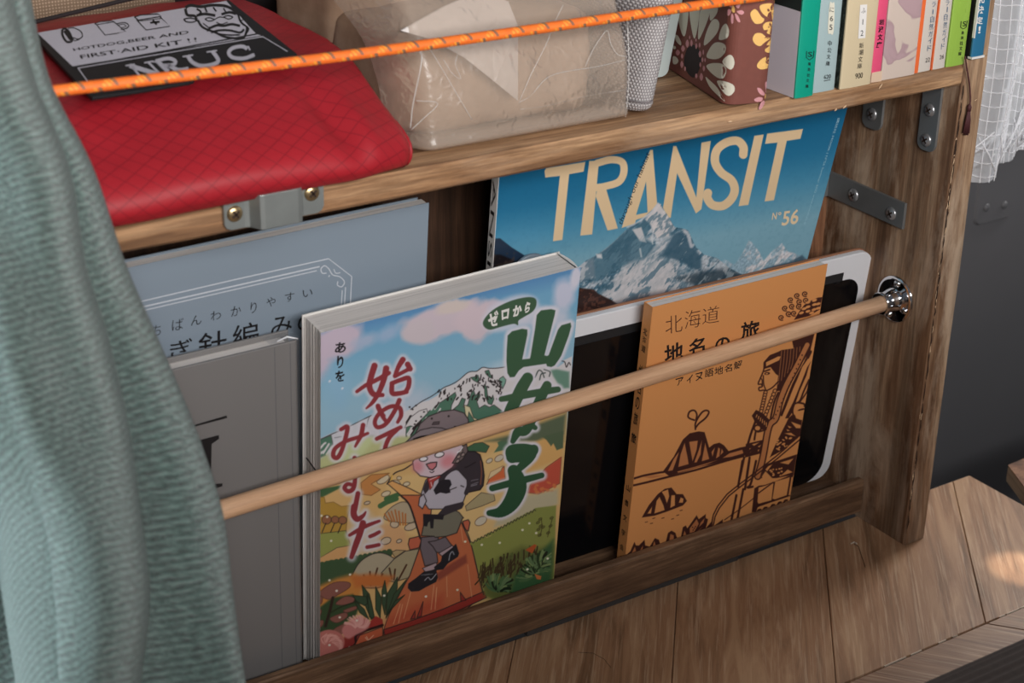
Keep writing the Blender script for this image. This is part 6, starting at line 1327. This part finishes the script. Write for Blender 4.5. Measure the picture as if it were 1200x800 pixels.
petals('petal', 'petal_cream', [
    [(80, 90), (90, 55), (150, 60), (150, 140), (130, 240), (105, 210)], [(165, 60), (225, 55), (220, 160), (195, 260), (170, 160)], [(240, 55), (298, 48), (285, 130), (225, 265), (222, 180)], [(305, 45), (350, 38), (345, 90), (300, 138)],
    [(262, 305), (270, 230), (310, 140), (345, 130), (362, 165), (340, 230)], [(358, 260), (375, 190), (405, 158), (425, 200), (420, 245), (390, 265)], [(275, 375), (310, 305), (350, 282), (400, 300), (400, 350), (360, 390), (310, 395)], [(382, 412), (420, 370), (448, 375), (462, 420), (445, 462), (415, 455)],
    [(275, 440), (320, 422), (385, 430), (408, 470), (390, 522), (350, 520), (300, 480)], [(345, 545), (400, 545), (455, 570), (460, 610), (430, 640), (395, 625)], [(268, 515), (300, 540), (350, 590), (398, 675), (370, 655), (300, 585)], [(66, 235), (85, 240), (105, 280), (102, 303), (72, 275)], [(50, 310), (66, 308), (70, 325), (56, 328)], [(50, 380), (70, 380), (88, 405), (75, 428), (52, 425)]])
petals('small_petal', 'petal_pink', [[(c[0]-w, c[1]), (c[0], c[1]-h), (c[0]+w, c[1]), (c[0], c[1]+h)] for c, w, h in (((83, 352), 15, 20), ((118, 325), 13, 22), ((147, 292), 11, 27), ((175, 288), 8, 24), ((163, 250), 4, 13), ((207, 308), 7, 20), ((205, 268), 5, 12), ((230, 302), 6, 18), ((112, 375), 8, 17), ((110, 432), 11, 24), ((132, 460), 6, 16), ((232, 362), 9, 23), ((254, 350), 5, 19), ((248, 400), 7, 17), ((266, 402), 5, 14), ((234, 433), 6, 17), ((258, 458), 8, 20), ((241, 515), 12, 27), ((207, 508), 8, 17))])
petals('small_petal', 'petal_pink', [[(413, 95), (418, 65), (435, 62), (440, 80), (425, 105)], [(438, 110), (445, 90), (456, 110), (452, 155), (440, 150)], [(465, 90), (485, 105), (500, 145), (485, 145), (470, 120)], [(478, 75), (510, 68), (525, 85), (510, 98), (490, 92)], [(470, 40), (490, 22), (502, 30), (488, 55)], [(425, 38), (440, 25), (445, 50)],
    [(665, 560), (675, 545), (685, 590), (678, 618), (668, 600)], [(612, 590), (635, 592), (662, 625), (655, 640), (628, 625)], [(592, 665), (620, 650), (648, 655), (640, 678), (605, 680)], [(622, 728), (635, 690), (655, 672), (662, 690), (640, 728)], [(542, 755), (550, 728), (562, 735), (560, 756)], [(492, 752), (502, 745), (510, 756)]])
petals('gold_petal', 'petal_gold', [[(630, 40), (680, 22), (740, 30), (762, 50), (755, 110), (735, 135), (690, 120), (645, 85)], [(566, 95), (590, 62), (612, 70), (640, 110), (660, 130), (640, 155), (595, 155)], [(650, 180), (670, 150), (720, 145), (748, 160), (745, 200), (715, 230), (675, 220)], [(582, 262), (600, 225), (640, 222), (670, 245), (698, 255), (660, 285), (632, 308), (600, 295)], [(664, 340), (680, 290), (710, 260), (735, 250), (730, 320), (700, 352)], [(610, 440), (635, 400), (680, 375), (716, 365), (708, 420), (680, 455), (635, 464)], [(715, 2), (760, 0), (762, 22), (735, 15)]])
petals('flower_centre', 'petal_gold', [[(443, 65), (450, 35), (462, 50), (464, 80), (452, 82)], [(662, 645), (675, 628), (690, 640), (680, 660)]])
m = MB(); wpoly(m, H6([(130, 370), (150, 320), (190, 300), (225, 330), (240, 400), (225, 470), (190, 520), (150, 490), (125, 430)]), lift=.1); m.build('flower_centre', M['flower_dark'], fb)

# ---- the row of pocket paperbacks
def paperback(name, label, x0, x1, col, y=0.0, depth=104, h=152, side=None, tilt=0.0, base=ZT+.15, lean=0.0, rnd=.8, spine_mat=None):
    o = empty(name, ((x0+x1)/2, y+50, base), label, 'book', 'pocket paperbacks standing on the top board')
    sm = spine_mat or plain(name+'_jacket', col, .42, .90); w = x1-x0
    U_ = np.array([1.0, 0, 0]); W_2 = np.array([lean, tilt, 1.0]); W_2 /= np.linalg.norm(W_2)
    p = Plane.frame((x0, y, base), U_, W_2); 
    m = MB(); n_ = 8; arcs = [(w/2-w/2*math.cos(math.pi*i/n_), rnd*(1-math.sin(math.pi*i/n_))) for i in range(n_+1)]
    V = [p.P(a, z, d) for z in (0, h) for a, d in arcs]+[p.P(a, z, 1.6) for z in (0, h) for a in (0, w)]
    m.add(V, [(i, i+1, n_+2+i, n_+1+i) for i in range(n_)]+[tuple(range(n_+1))+(2*n_+3, 2*n_+2), tuple(range(n_+1, 2*n_+2))+(2*n_+5, 2*n_+4), (2*n_+2, 2*n_+3, 2*n_+5, 2*n_+4), (0, n_+1, 2*n_+4, 2*n_+2), (n_, 2*n_+3, 2*n_+5, 2*n_+1)]); m.build('spine', sm, o)
    cm = side or sm
    m = MB(); p.hexa(m, 0, .35, 0, h, 1.6, depth); m.build('cover', cm, o)
    m = MB(); p.hexa(m, w-.35, w, 0, h, 1.6, depth); m.build('cover', sm, o)
    m = MB(); p.hexa(m, .4, w-.4, .8, h-3, 1.7, depth-1.5); m.build('page_block', M['page_top'], o)
    return o, p, w
def chars(mb, p, lst, bold=0.0, lift=.25):
    for ch, q in lst: text_px(mb, p, ch, q, bold, lift)
K6 = crop(900, 0, 6.667); K7 = crop(1000, 0, 8.0); K8 = crop(1090, 0, 7.273)
mm, nt, b = new_mat('white_dark_cover', .4, spec=.3); tc = nt.nodes.new('ShaderNodeTexCoord'); sxx = nt.nodes.new('ShaderNodeSeparateXYZ'); nt.links.new(tc.outputs['Object'], sxx.inputs[0])
cc = mixc(nt, math_(nt, 'GREATER_THAN', sxx.outputs[2], .0445), L((206, 200, 208), 1.1), L((44, 52, 50))); nt.links.new(cc, b.inputs['Base Color']); M['white_dark'] = mm
o, p, w = paperback('teal_paperback', 'pocket paperback with teal green spine and white front cover, next to the floral book', -126.3, -114.0, (10, 158, 132), y=-3.2, side=M['white_dark'])
m = MB(); chars(m, p, [('集', K6([(312, 485), (334, 487), (332, 512), (310, 510)])), ('英', K6([(308, 528), (331, 530), (328, 556), (305, 554)])), ('社', K6([(304, 572), (326, 574), (323, 600), (301, 598)])), ('文', K6([(298, 614), (321, 616), (318, 642), (295, 640)])), ('庫', K6([(293, 657), (316, 660), (313, 688), (290, 685)])), ('S', K6([(312, 402), (344, 404), (341, 445), (310, 443)]))], .008)
strip_px(m, p, K6([(300, 398), (298, 448), (322, 468), (352, 446), (358, 396)]), .8, .25, 0, False); m.build('spine_lettering', M['black_ink'], o)
o, p, w = paperback('pale_blue_paperback', 'pocket paperback with pale blue-grey spine, numbered 620, right of the teal one', -112.6, -96.8, (168, 188, 190), y=-.6)
mk = MB(); shape_px(mk, p, catmull(K6([(480, 30), (500, 24), (518, 34), (510, 250), (485, 262), (466, 240)]), 4, True), .2); mk.build('white_label', M['petal_cream'], o)
m = MB(); chars(m, p, [('に', K6([(482, 55), (514, 57), (512, 95), (480, 93)])), ('6', K6([(483, 122), (508, 124), (505, 166), (480, 164)])), ('5', K6([(478, 190), (502, 192), (500, 235), (476, 233)])), ('中', K6([(468, 315), (498, 318), (494, 360), (464, 357)])), ('公', K6([(464, 370), (495, 373), (491, 412), (460, 409)])), ('文', K6([(458, 422), (488, 425), (485, 462), (455, 459)])), ('庫', K6([(452, 475), (483, 478), (479, 515), (448, 512)])), ('620', K6([(436, 585), (490, 578), (488, 612), (435, 618)]))], .006)
strip_px(m, p, K6([(434, 632), (484, 622)]), .8, .25, 0, False); m.build('spine_lettering', M['black_ink'], o)
mm, nt, b = new_mat('leafy_dark', .5); nn_ = noise(nt, mapping(nt, (1, 1, 1)), 420, 4, .8); cc = ramp(nt, nn_, [(.45, L((26, 30, 28))), (.6, L((64, 74, 66))), (.72, L((110, 118, 110)))]); nt.links.new(cc, b.inputs['Base Color']); M['leafy'] = mm
o, p, w = paperback('cream_paperback', 'thick pocket paperback with cream spine, price 900, and a dark leafy front cover', -94.6, -73.0, (214, 196, 162), y=-2.5, side=M['leafy'])
mk = MB(); shape_px(mk, p, K7([(62, 45), (128, 40), (110, 355), (42, 362)]), .2); mk.build('white_label', M['paper'], o)
m = MB(); chars(m, p, [('ふ', K7([(74, 75), (116, 72), (113, 120), (71, 123)])), ('1', K7([(84, 180), (91, 179), (88, 230), (81, 231)])), ('2', K7([(66, 285), (92, 282), (90, 334), (64, 337)])), ('新', K7([(55, 402), (95, 398), (92, 448), (52, 452)])), ('潮', K7([(50, 465), (92, 461), (88, 512), (47, 516)])), ('文', K7([(44, 530), (86, 526), (82, 578), (41, 582)])), ('庫', K7([(38, 594), (80, 590), (76, 640), (35, 644)])), ('900', K7([(18, 688), (88, 676), (84, 728), (15, 740)]))], 0)
m.build('spine_lettering', M['black_ink'], o)
o, p, w = paperback('pink_paperback', 'thin pocket paperback with a bright pink spine and beige foot, right of the cream one', -72.4, -64.8, (228, 84, 122), y=-1.2)
mk = MB(); shape_px(mk, p, K7([(172, 682), (268, 662), (262, 760), (160, 775)]), .15); mk.build('beige_foot', plain('beige_foot', (206, 178, 154), .5, 1.08), o)
m = MB(); chars(m, p, [('岩', K7([(242, 182), (290, 178), (285, 230), (237, 234)])), ('波', K7([(235, 245), (282, 241), (278, 300), (230, 304)])), ('文', K7([(228, 320), (275, 316), (270, 375), (222, 379)])), ('庫', K7([(218, 392), (268, 388), (262, 445), (212, 449)]))], .03)
m.build('spine_lettering', M['black_ink'], o)
mm, nt, b = new_mat('dove_print', .45); n1 = noise(nt, mapping(nt, (26, 26, 40), (0, .6, 0)), 1.3, 2, .4, 1.2); cc = ramp(nt, n1, [(.54, L((206, 188, 176), .95)), (.57, L((168, 140, 144))), (.63, L((176, 148, 152)))]); nt.links.new(cc, b.inputs['Base Color']); M['dove'] = mm
o, p, w = paperback('dove_patterned_paperback', 'thick paperback with beige spine patterned with mauve shapes, right of the pink one', -64.2, -39.6, (206, 188, 176), y=-.8, spine_mat=M['dove'], rnd=.4)
M['orange_jacket'] = plain('orange_jacket', (238, 112, 58), .42, .9)
for nm, x0, x1, num, lab, dx in (('nature_guide', -39.1, -26.0, '22', 'slim nature guide numbered 22, off-white spine with an orange edge', 0), ('nature_guide', -25.5, -15.0, '26', 'slim nature guide numbered 26, off-white spine beside the lime green paperback', 1)):
    o, p, w = paperback(nm, lab, x0, x1, (212, 202, 192), y=.6, side=M['orange_jacket'])
    mk = MB(); p.hexa(mk, -.2, 3.2 if dx == 0 else .5, 0, 152, -.1, 1.4); mk.build('orange_edge', M['orange_jacket'], o)
    m = MB()
    if dx == 0: lst = [('カ', K7([(745, -80), (778, -84), (774, -45), (740, -41)])), ('ラ', K7([(738, 18), (772, 14), (768, 62), (733, 66)])), ('自', K7([(722, 150), (758, 146), (753, 208), (718, 212)])), ('然', K7([(710, 222), (750, 218), (745, 276), (706, 280)])), ('ガ', K7([(706, 292), (744, 288), (739, 340), (702, 344)])), ('イ', K7([(702, 356), (738, 352), (734, 405), (698, 409)])), ('ド', K7([(695, 425), (728, 421), (724, 478), (690, 482)]))]; nq = K7([(676, 545), (716, 536), (714, 576), (673, 585)])
    else: lst = [('ラ', K8([(132, -2), (162, -4), (158, 42), (130, 46)])), ('自', K8([(118, 118), (148, 114), (144, 172), (114, 176)])), ('然', K8([(112, 186), (145, 182), (140, 238), (108, 242)])), ('ガ', K8([(106, 250), (138, 246), (134, 298), (102, 302)])), ('イ', K8([(102, 312), (134, 308), (129, 356), (98, 360)])), ('ド', K8([(94, 372), (122, 368), (118, 416), (90, 420)]))]; nq = K8([(80, 470), (116, 462), (113, 498), (78, 506)])
    chars(m, p, lst, -.004); strip_px(m, p, K7([(746, 88), (742, 132)]) if dx == 0 else K8([(146, 58), (142, 102)]), .9, .25, 0, False); m.build('spine_lettering', plain('blue_ink', (56, 92, 124), .5), o)
    m = MB(); chars(m, p, [(num, nq)], -.004); m.build('number', M['black_ink'], o)
o, p, w = paperback('lime_paperback', 'pocket paperback with a lime green spine at the right end of the row', -14.4, -.6, (150, 186, 76), y=.2)
m = MB(); chars(m, p, [('集', K8([(265, 265), (289, 263), (287, 292), (263, 294)])), ('英', K8([(260, 308), (285, 306), (282, 335), (257, 337)])), ('社', K8([(252, 350), (280, 348), (277, 383), (249, 385)])), ('文', K8([(248, 395), (275, 393), (271, 428), (245, 430)])), ('庫', K8([(240, 440), (267, 438), (263, 472), (237, 474)])), ('S', K8([(278, 182), (306, 180), (302, 222), (274, 224)]))], .01)
strip_px(m, p, K8([(262, 180), (258, 232), (280, 246), (305, 230), (316, 176)]), .8, .25, 0, False); m.build('spine_lettering', M['black_ink'], o)
# taller blue book, its spine raised and tipped forward in front of the end panel
z_b = on(1137, 68, 0, -7)
o, p, w = paperback('blue_paperback', 'blue paperback with white Japanese lettering, last at the right, standing on the end panel', 1.0, 10.5, (44, 112, 148), side=M['black_ink'], y=-3.0, depth=104, h=150, tilt=0, base=309.0)
mk = MB(); p.hexa(mk, -.1, w+.1, .2, 1.4, -.25, 3); mk.build('white_foot', M['paper'], o)
mk = MB(); p.hexa(mk, -.35, .3, 12, 150, -.1, 1.6); mk.build('white_edge', M['paper'], o)
m = MB(); chars(m, p, [('化', K8([(412, -50), (462, -52), (460, 25), (410, 28)])), ('決', K8([(405, 48), (458, 46), (454, 112), (400, 115)])), ('定', K8([(392, 142), (448, 140), (444, 205), (388, 208)])), ('！', K8([(410, 225), (430, 223), (426, 282), (404, 285)]))], .02)
m.build('spine_lettering', M['paper'], o)
# ---- ribbon bookmark with tassel
rb = empty('ribbon_bookmark', (-1, -2, 290), 'dark red ribbon bookmark with a tassel hanging over the board end', 'bookmark')
pts = [on(*q, 1, -2.2) for q in ((1131, 66), (1133, 80), (1136, 98), (1137, 115), (1136, 128))]
m = MB(); m.tube(catmull(pts, 4), .45, 6); M['maroon'] = plain('maroon', (74, 34, 36), .7); m.build('cord', M['maroon'], rb, True)
for i, (a, b_) in enumerate((((1135.5, 126), (1129, 156)), ((1136, 126), (1131, 158)), ((1136.5, 126), (1133.5, 158)), ((1136, 126), (1135, 156)))):
    m = MB(); m.tube([on(*a, 1, -2.2), on((a[0]+b_[0])/2+.5, (a[1]+b_[1])/2, 1, -2.8+i*.3), on(*b_, 1, -2.0)], [.5, .9, .7], 5); m.build('tassel_strand', M['maroon'], rb, True)
lathe(on(1136, 125, 1, -2.2), (0, 0, -1), [(-1.5, .6), (0, 1.3), (2.5, 1.2)], 10).build('tassel_knot', M['maroon'], rb, True)

# ---- orange cord across the front of the shelf
co = empty('guard_cord', (-300, -5, 364), 'orange braided cord with grey flecks stretched across the front of the top board', 'cord')
mm, nt, b = new_mat('braid', .6); uv = nt.nodes.new('ShaderNodeUVMap'); sx = nt.nodes.new('ShaderNodeSeparateXYZ'); nt.links.new(uv.outputs[0], sx.inputs[0])
ang, ln2 = sx.outputs[0], sx.outputs[1]
def frac_mask(per, skew, wd, off=0.0):
    f = math_(nt, 'FRACT', math_(nt, 'ADD', math_(nt, 'DIVIDE', ln2, per), math_(nt, 'ADD', math_(nt, 'MULTIPLY', ang, skew), off))); return math_(nt, 'LESS_THAN', f, wd)
s1 = math_(nt, 'FRACT', math_(nt, 'ADD', math_(nt, 'DIVIDE', ln2, 2.2), math_(nt, 'MULTIPLY', ang, 4.0))); s2 = math_(nt, 'FRACT', math_(nt, 'SUBTRACT', math_(nt, 'DIVIDE', ln2, 2.2), math_(nt, 'MULTIPLY', ang, 4.0)))
hgt = math_(nt, 'MULTIPLY', math_(nt, 'ABSOLUTE', math_(nt, 'SUBTRACT', s1, .5)), math_(nt, 'ABSOLUTE', math_(nt, 'SUBTRACT', s2, .5)))
cc = mixc(nt, noise(nt, mapping(nt, (1, 1, 1)), 300, 3), L((226, 96, 30)), L((246, 128, 44)))
yel = math_(nt, 'MULTIPLY', frac_mask(13.5, -.8, .30, .45), math_(nt, 'GREATER_THAN', s1, .5)); cc = mixc(nt, math_(nt, 'MULTIPLY', yel, .5), cc, L((246, 186, 70)))
gry = frac_mask(13.5, .55, .11); cc = mixc(nt, math_(nt, 'MULTIPLY', gry, .9), cc, L((116, 92, 74)))
nt.links.new(cc, b.inputs['Base Color']); bump(nt, b, hgt, .4, .0006); M['braid'] = mm
eL = on(45, 109, 1, -5.0); eM = on(440, 60.5, 1, -5.0); eR = on(845, 2.5, 1, -5.0); dL = (eL-eM)/np.linalg.norm(eL-eM); dR = (eR-eM)/np.linalg.norm(eR-eM)
P_pts = catmull([eL+dL*240, eL, eM, eR, eR+dR*150], 40); vs = []; uvs = []; nn = 14; acc = 0
for i, q in enumerate(P_pts):
    if i: acc += np.linalg.norm(q-P_pts[i-1])
    t = P_pts[min(i+1, len(P_pts)-1)]-P_pts[max(i-1, 0)]; t /= np.linalg.norm(t); a = np.cross(t, (0, 0, 1.0)); a /= np.linalg.norm(a); c_ = np.cross(a, t)
    for j in range(nn+1):
        w = 2*math.pi*j/nn; vs.append(q+2.35*(a*math.cos(w)+c_*math.sin(w))); uvs.append((j/nn, acc))
N_ = len(P_pts); fs = [(i*(nn+1)+j, i*(nn+1)+j+1, (i+1)*(nn+1)+j+1, (i+1)*(nn+1)+j) for i in range(N_-1) for j in range(nn)]
mesh('cord', vs, fs, M['braid'], co, True, uvs=uvs)

# ------------------------------------------------------------------ mesh-reinforced vinyl curtain, right
mm, nt, b = new_mat('vinyl', .18, spec=.5)
tr = nt.nodes.new('ShaderNodeBsdfTransparent'); tl = nd(nt, 'ShaderNodeBsdfTranslucent'); tl.inputs[0].default_value = (.80, .80, .82, 1); df = nd(nt, 'ShaderNodeBsdfDiffuse'); df.inputs[0].default_value = (.62, .62, .64, 1); gl = nd(nt, 'ShaderNodeBsdfGlossy'); gl.inputs['Roughness'].default_value = .2
n1 = noise(nt, mapping(nt, (1, 1, 1)), 60, 5, .6, 1.0); bm = nt.nodes.new('ShaderNodeBump'); bm.inputs['Strength'].default_value = .6; bm.inputs['Distance'].default_value = .003; nt.links.new(n1, bm.inputs['Height']); nt.links.new(bm.outputs[0], gl.inputs['Normal'])
a_ = nt.nodes.new('ShaderNodeMixShader'); a_.inputs[0].default_value = .5; nt.links.new(tl.outputs[0], a_.inputs[1]); nt.links.new(df.outputs[0], a_.inputs[2])
b2 = nt.nodes.new('ShaderNodeMixShader'); b2.inputs[0].default_value = .55; nt.links.new(tr.outputs[0], b2.inputs[1]); nt.links.new(a_.outputs[0], b2.inputs[2])
c2 = nt.nodes.new('ShaderNodeMixShader'); c2.inputs[0].default_value = .16; nt.links.new(b2.outputs[0], c2.inputs[1]); nt.links.new(gl.outputs[0], c2.inputs[2]); nt.links.new(c2.outputs[0], nt.nodes['Material Output'].inputs[0]); M['vinyl'] = mm
vc = empty('vinyl_curtain', (150, 90, 300), 'translucent vinyl curtain with a white reinforcing grid, hanging at the upper right', 'curtain')
def vin(s_, t):
    """s across (mm), t down from the top (mm)"""
    x = 78+s_*.9; y = 92+10*math.sin(s_*.085+.6)+5*math.sin(s_*.19+t*.01)+t*.02-(s_*.22); z = 430-t
    x += 3.0*math.sin(t*.05)*(.3)
    if t > 200: z += 0
    return np.array([x, y, z])
zb = lambda s_: 430-(200+0*s_)
low_t = lambda s_: 430-(on(1142+(s_-0)*.62, 216-(s_)*.30, 1, 92-s_*.22)[2])
ns_, nt_ = 70, 70; vs = []; 
for i in range(ns_+1):
    s_ = -20+200*i/ns_; lt = low_t(s_)
    for j in range(nt_+1): vs.append(vin(s_, lt*j/nt_)+np.array([0, 1.0*math.sin(i*.9+j*.7), 0])*(j/nt_)**3)
fs = [(i*(nt_+1)+j, (i+1)*(nt_+1)+j, (i+1)*(nt_+1)+j+1, i*(nt_+1)+j+1) for i in range(ns_) for j in range(nt_)]
o = mesh('sheet', vs, fs, M['vinyl'], vc, True)
M['thread'] = plain('thread', (232, 232, 236), .5)
m = MB(); 
for k_ in range(0, 48):
    s_ = -18+k_*3.9; lt = low_t(s_); m.tube([vin(s_, lt*j/22)-np.array([0, .5, 0]) for j in range(23)], .38, 4, caps=False)
for k_ in range(0, 26):
    t = 20+k_*9.2; pts = [vin(s_, t+.8*math.sin(s_*.5))-np.array([0, .5, 0]) for s_ in np.linspace(-18, 170, 60) if t < low_t(s_)-2]
    if len(pts) > 3: m.tube(pts, .32, 4, caps=False)
o = m.build('grid_threads', M['thread'], vc, True); o['kind'] = 'stuff'
m = MB()
for k_ in range(14):
    a = rs.uniform(.2, 2.9) if False else .25+k_*.2; p0 = vin(10+k_*9, low_t(10+k_*9)-8); p1 = vin(34+k_*9, low_t(34+k_*9)-34); p2 = vin(2+k_*9, low_t(2+k_*9)-30)
    m.tube([p0-np.array([0, 2, 0]), (p0+p1)/2-np.array([0, 4, 0]), p1-np.array([0, 2, 0])], .55, 4); m.tube([p0-np.array([0, 2, 0]), (p0+p2)/2-np.array([0, 4, 0]), p2-np.array([0, 2, 0])], .5, 4)
o = m.build('gathered_hem', M['thread'], vc, True); o['kind'] = 'stuff'

# ------------------------------------------------------------------ foreground
# sea-green knitted throw, left
mm, nt, b = new_mat('throw_knit', .95); uv = nt.nodes.new('ShaderNodeUVMap'); mpu = nt.nodes.new('ShaderNodeMapping'); nt.links.new(uv.outputs[0], mpu.inputs[0]); mpu.inputs['Rotation'].default_value = (0, 0, .25); mpu.inputs['Scale'].default_value = (1, 1, 1)
sx = nt.nodes.new('ShaderNodeSeparateXYZ'); wob = noise(nt, uv.outputs[0], .10, 3); 
wv1 = nt.nodes.new('ShaderNodeTexNoise'); wv1.inputs['Scale'].default_value = 1.0; wv1.inputs['Detail'].default_value = 4; mpx = nt.nodes.new('ShaderNodeMapping'); nt.links.new(uv.outputs[0], mpx.inputs[0]); mpx.inputs['Scale'].default_value = (.42, .95, 1); mpx.inputs['Rotation'].default_value = (0, 0, .3); nt.links.new(mpx.outputs[0], wv1.inputs['Vector'])
fz_ = noise(nt, uv.outputs[0], 1.6, 4, .7)
wr_ = nt.nodes.new('ShaderNodeTexWave'); wr_.bands_direction = 'Y'; wr_.inputs['Scale'].default_value = .115; wr_.inputs['Distortion'].default_value = 3.0; wr_.inputs['Detail'].default_value = 2; wr_.inputs['Detail Scale'].default_value = .35; mpw = nt.nodes.new('ShaderNodeMapping'); nt.links.new(uv.outputs[0], mpw.inputs[0]); mpw.inputs['Rotation'].default_value = (0, 0, .32); nt.links.new(mpw.outputs[0], wr_.inputs['Vector'])
hh = math_(nt, 'ADD', math_(nt, 'ADD', math_(nt, 'MULTIPLY', wv1.outputs['Fac'], .8), math_(nt, 'MULTIPLY', wr_.outputs['Fac'], .16)), math_(nt, 'MULTIPLY', fz_, .45))
cc = ramp(nt, hh, [(.50, L((22, 42, 38))), (.68, L((60, 86, 80))), (.86, L((106, 134, 126)))]); nt.links.new(cc, b.inputs['Base Color']); bump(nt, b, hh, .9, .004); b.inputs['Sheen Weight'].default_value = .4; b.inputs['Sheen Roughness'].default_value = .5; M['throw'] = mm
tw_ = empty('knitted_throw', (-560, -130, 330), 'soft sea-green knitted throw hanging in the left foreground', 'throw')
rows = [-60, 0, 100, 200, 310, 400, 500, 600, 700, 800, 900]
edge = [12, 22, 46, 96, 133, 172, 214, 247, 260, 274, 290]; ridge = [-20, -2, 26, 66, 84, 112, 136, 150, 160, 150, 150]; leftb = [-140, -120, -110, -110, -100, -90, -60, 0, 18, 34, 48]
vs = []; uvs = []; cols = None
for r_, (yy_, e_, rg, lb) in enumerate(zip(*[catmull(np.column_stack([rows, edge, ridge, leftb]), 6)[:, k_] for k_ in range(4)])):
    base_d = 640
    # right-hand return behind the ridge, the main face, then the turn toward the window on the left
    ks = [(e_+2, 672), (e_, 662), (e_-3, 654), (e_-(e_-rg)*.35, 650), (rg+9, 652), (rg+3, 648), (rg-3, 632), (rg-12, 624), (rg-34, 620), ((rg+lb)/2+10, 622), ((rg+lb)/2-12, 627), (lb+62, 631), (lb+42, 637), (lb+24, 648), (lb+9, 665), (lb+1, 684), (lb-3, 700), (lb+10, 722), (lb-60, 735), (lb-160, 730)]
    kk = catmull(np.array(ks, float), 3)
    for c_, (x_p, D) in enumerate(kk):
        D2_ = D+(3*math.sin(yy_*.012+x_p*.02)+2*math.sin(x_p*.05-yy_*.02)); vs.append(atd(x_p, yy_, D2_))
ncol = len(kk); nrow = len(vs)//ncol; V = np.array(vs).reshape(nrow, ncol, 3)
du = np.cumsum(np.r_[0, np.linalg.norm(np.diff(V[nrow//2], axis=0), axis=1)]); dv = np.cumsum(np.r_[0, np.linalg.norm(np.diff(V[:, ncol//3], axis=0), axis=1)])
uvs = [(du[c], -dv[r]) for r in range(nrow) for c in range(ncol)]
fs = [(r*ncol+c, (r+1)*ncol+c, (r+1)*ncol+c+1, r*ncol+c+1) for r in range(nrow-1) for c in range(ncol-1)]
o = mesh('cloth', vs, fs, M['throw'], tw_, True, uvs=uvs); sb = o.modifiers.new('s', 'SOLIDIFY'); sb.thickness = .004; sb.offset = 1 if False else -1
sb2 = o.modifiers.new('sub', 'SUBSURF'); sb2.levels = 1; sb2.render_levels = 1

# brown corduroy cushion, near right corner
mm, nt, b = new_mat('corduroy', .9); v = mapping(nt, (1, 1, 1)); n1 = noise(nt, v, 300, 4, .7); cc = mixc(nt, n1, L((36, 27, 24)), L((66, 52, 46))); nt.links.new(cc, b.inputs['Base Color']); M['cord'] = mm
cu = empty('corduroy_cushion', (-150, -300, 60), 'dark brown corduroy cushion with wide ribs at the bottom right corner', 'cushion')
ZC = 110.0; a = on(1110, 801, 2, ZC); b_ = on(1201, 756, 2, ZC); yE = (a[1]+b_[1])/2+12
prof = []; 
base_p = catmull([(yE+6, 6), (yE+9, 40), (yE+8, 80), (yE+2, 100), (yE-12, 109), (yE-50, 114), (yE-150, 118), (yE-230, 116), (yE-262, 100), (yE-268, 50), (yE-262, 6)], 24)
arc = np.cumsum(np.r_[0, np.linalg.norm(np.diff(base_p, axis=0), axis=1)])
for i, (y, z) in enumerate(base_p):
    t = base_p[min(i+1, len(base_p)-1)]-base_p[max(i-1, 0)]; t /= np.linalg.norm(t)+1e-9; nrm_ = np.array([-t[1], t[0]])*-1; d = 1.5*abs(math.sin(arc[i]/5.6*math.pi))
    prof.append((y+nrm_[0]*-d, z+nrm_[1]*-d))
vs = []; xs_ = np.linspace(-420, 60, 26)
for i, x in enumerate(xs_):
    e = 1-.06*max(0, abs((x+180)/240)-.8)*5
    for (y, z) in prof: vs.append((x, yE-130+(y-yE+130)*e, 60+(z-60)*e if z > 60 else z))
nP = len(prof); fs = [(i*nP+j, (i+1)*nP+j, (i+1)*nP+(j+1) % nP, i*nP+(j+1) % nP) for i in range(len(xs_)-1) for j in range(nP)]+[tuple(range(nP)), tuple((len(xs_)-1)*nP+j for j in range(nP))[::-1]]
mesh('cover', vs, fs, M['cord'], cu, True)
# unseen wall added behind the viewer to shade the lower rack and bench
tag(MB().box(-1300, 900, -690, -665, -400, 470).build('added_shade_wall', M['ply_dark']), kind='structure')

# a few hairs and crumbs on the bench top
M['hair'] = plain('hair', (40, 30, 26), .6); M['fluff'] = plain('fluff', (190, 176, 160), .8)
for k_, (pts, mt, r_, lab) in enumerate((([(1000, 636), (1006, 640), (1010, 652), (1014, 664)], 'hair', .14, 'short curved hair lying on the bench top by the foot of the end panel'), ([(678, 764), (695, 765), (708, 772), (716, 782)], 'hair', .09, 'fine hair lying on the bench top below the front lip'))):
    m = MB(); m.tube([on(x, y, 2, .3) for x, y in pts], r_, 4); tag(m.build('hair', M[mt]), lab, 'hair')
m = MB(); m.tube([on(x, y, 2, .4) for x, y in ((997, 637), (1001, 635), (1004, 637))], .5, 5); tag(m.build('lint', M['fluff']), 'pale fleck of lint on the bench top by the end panel foot', 'lint')
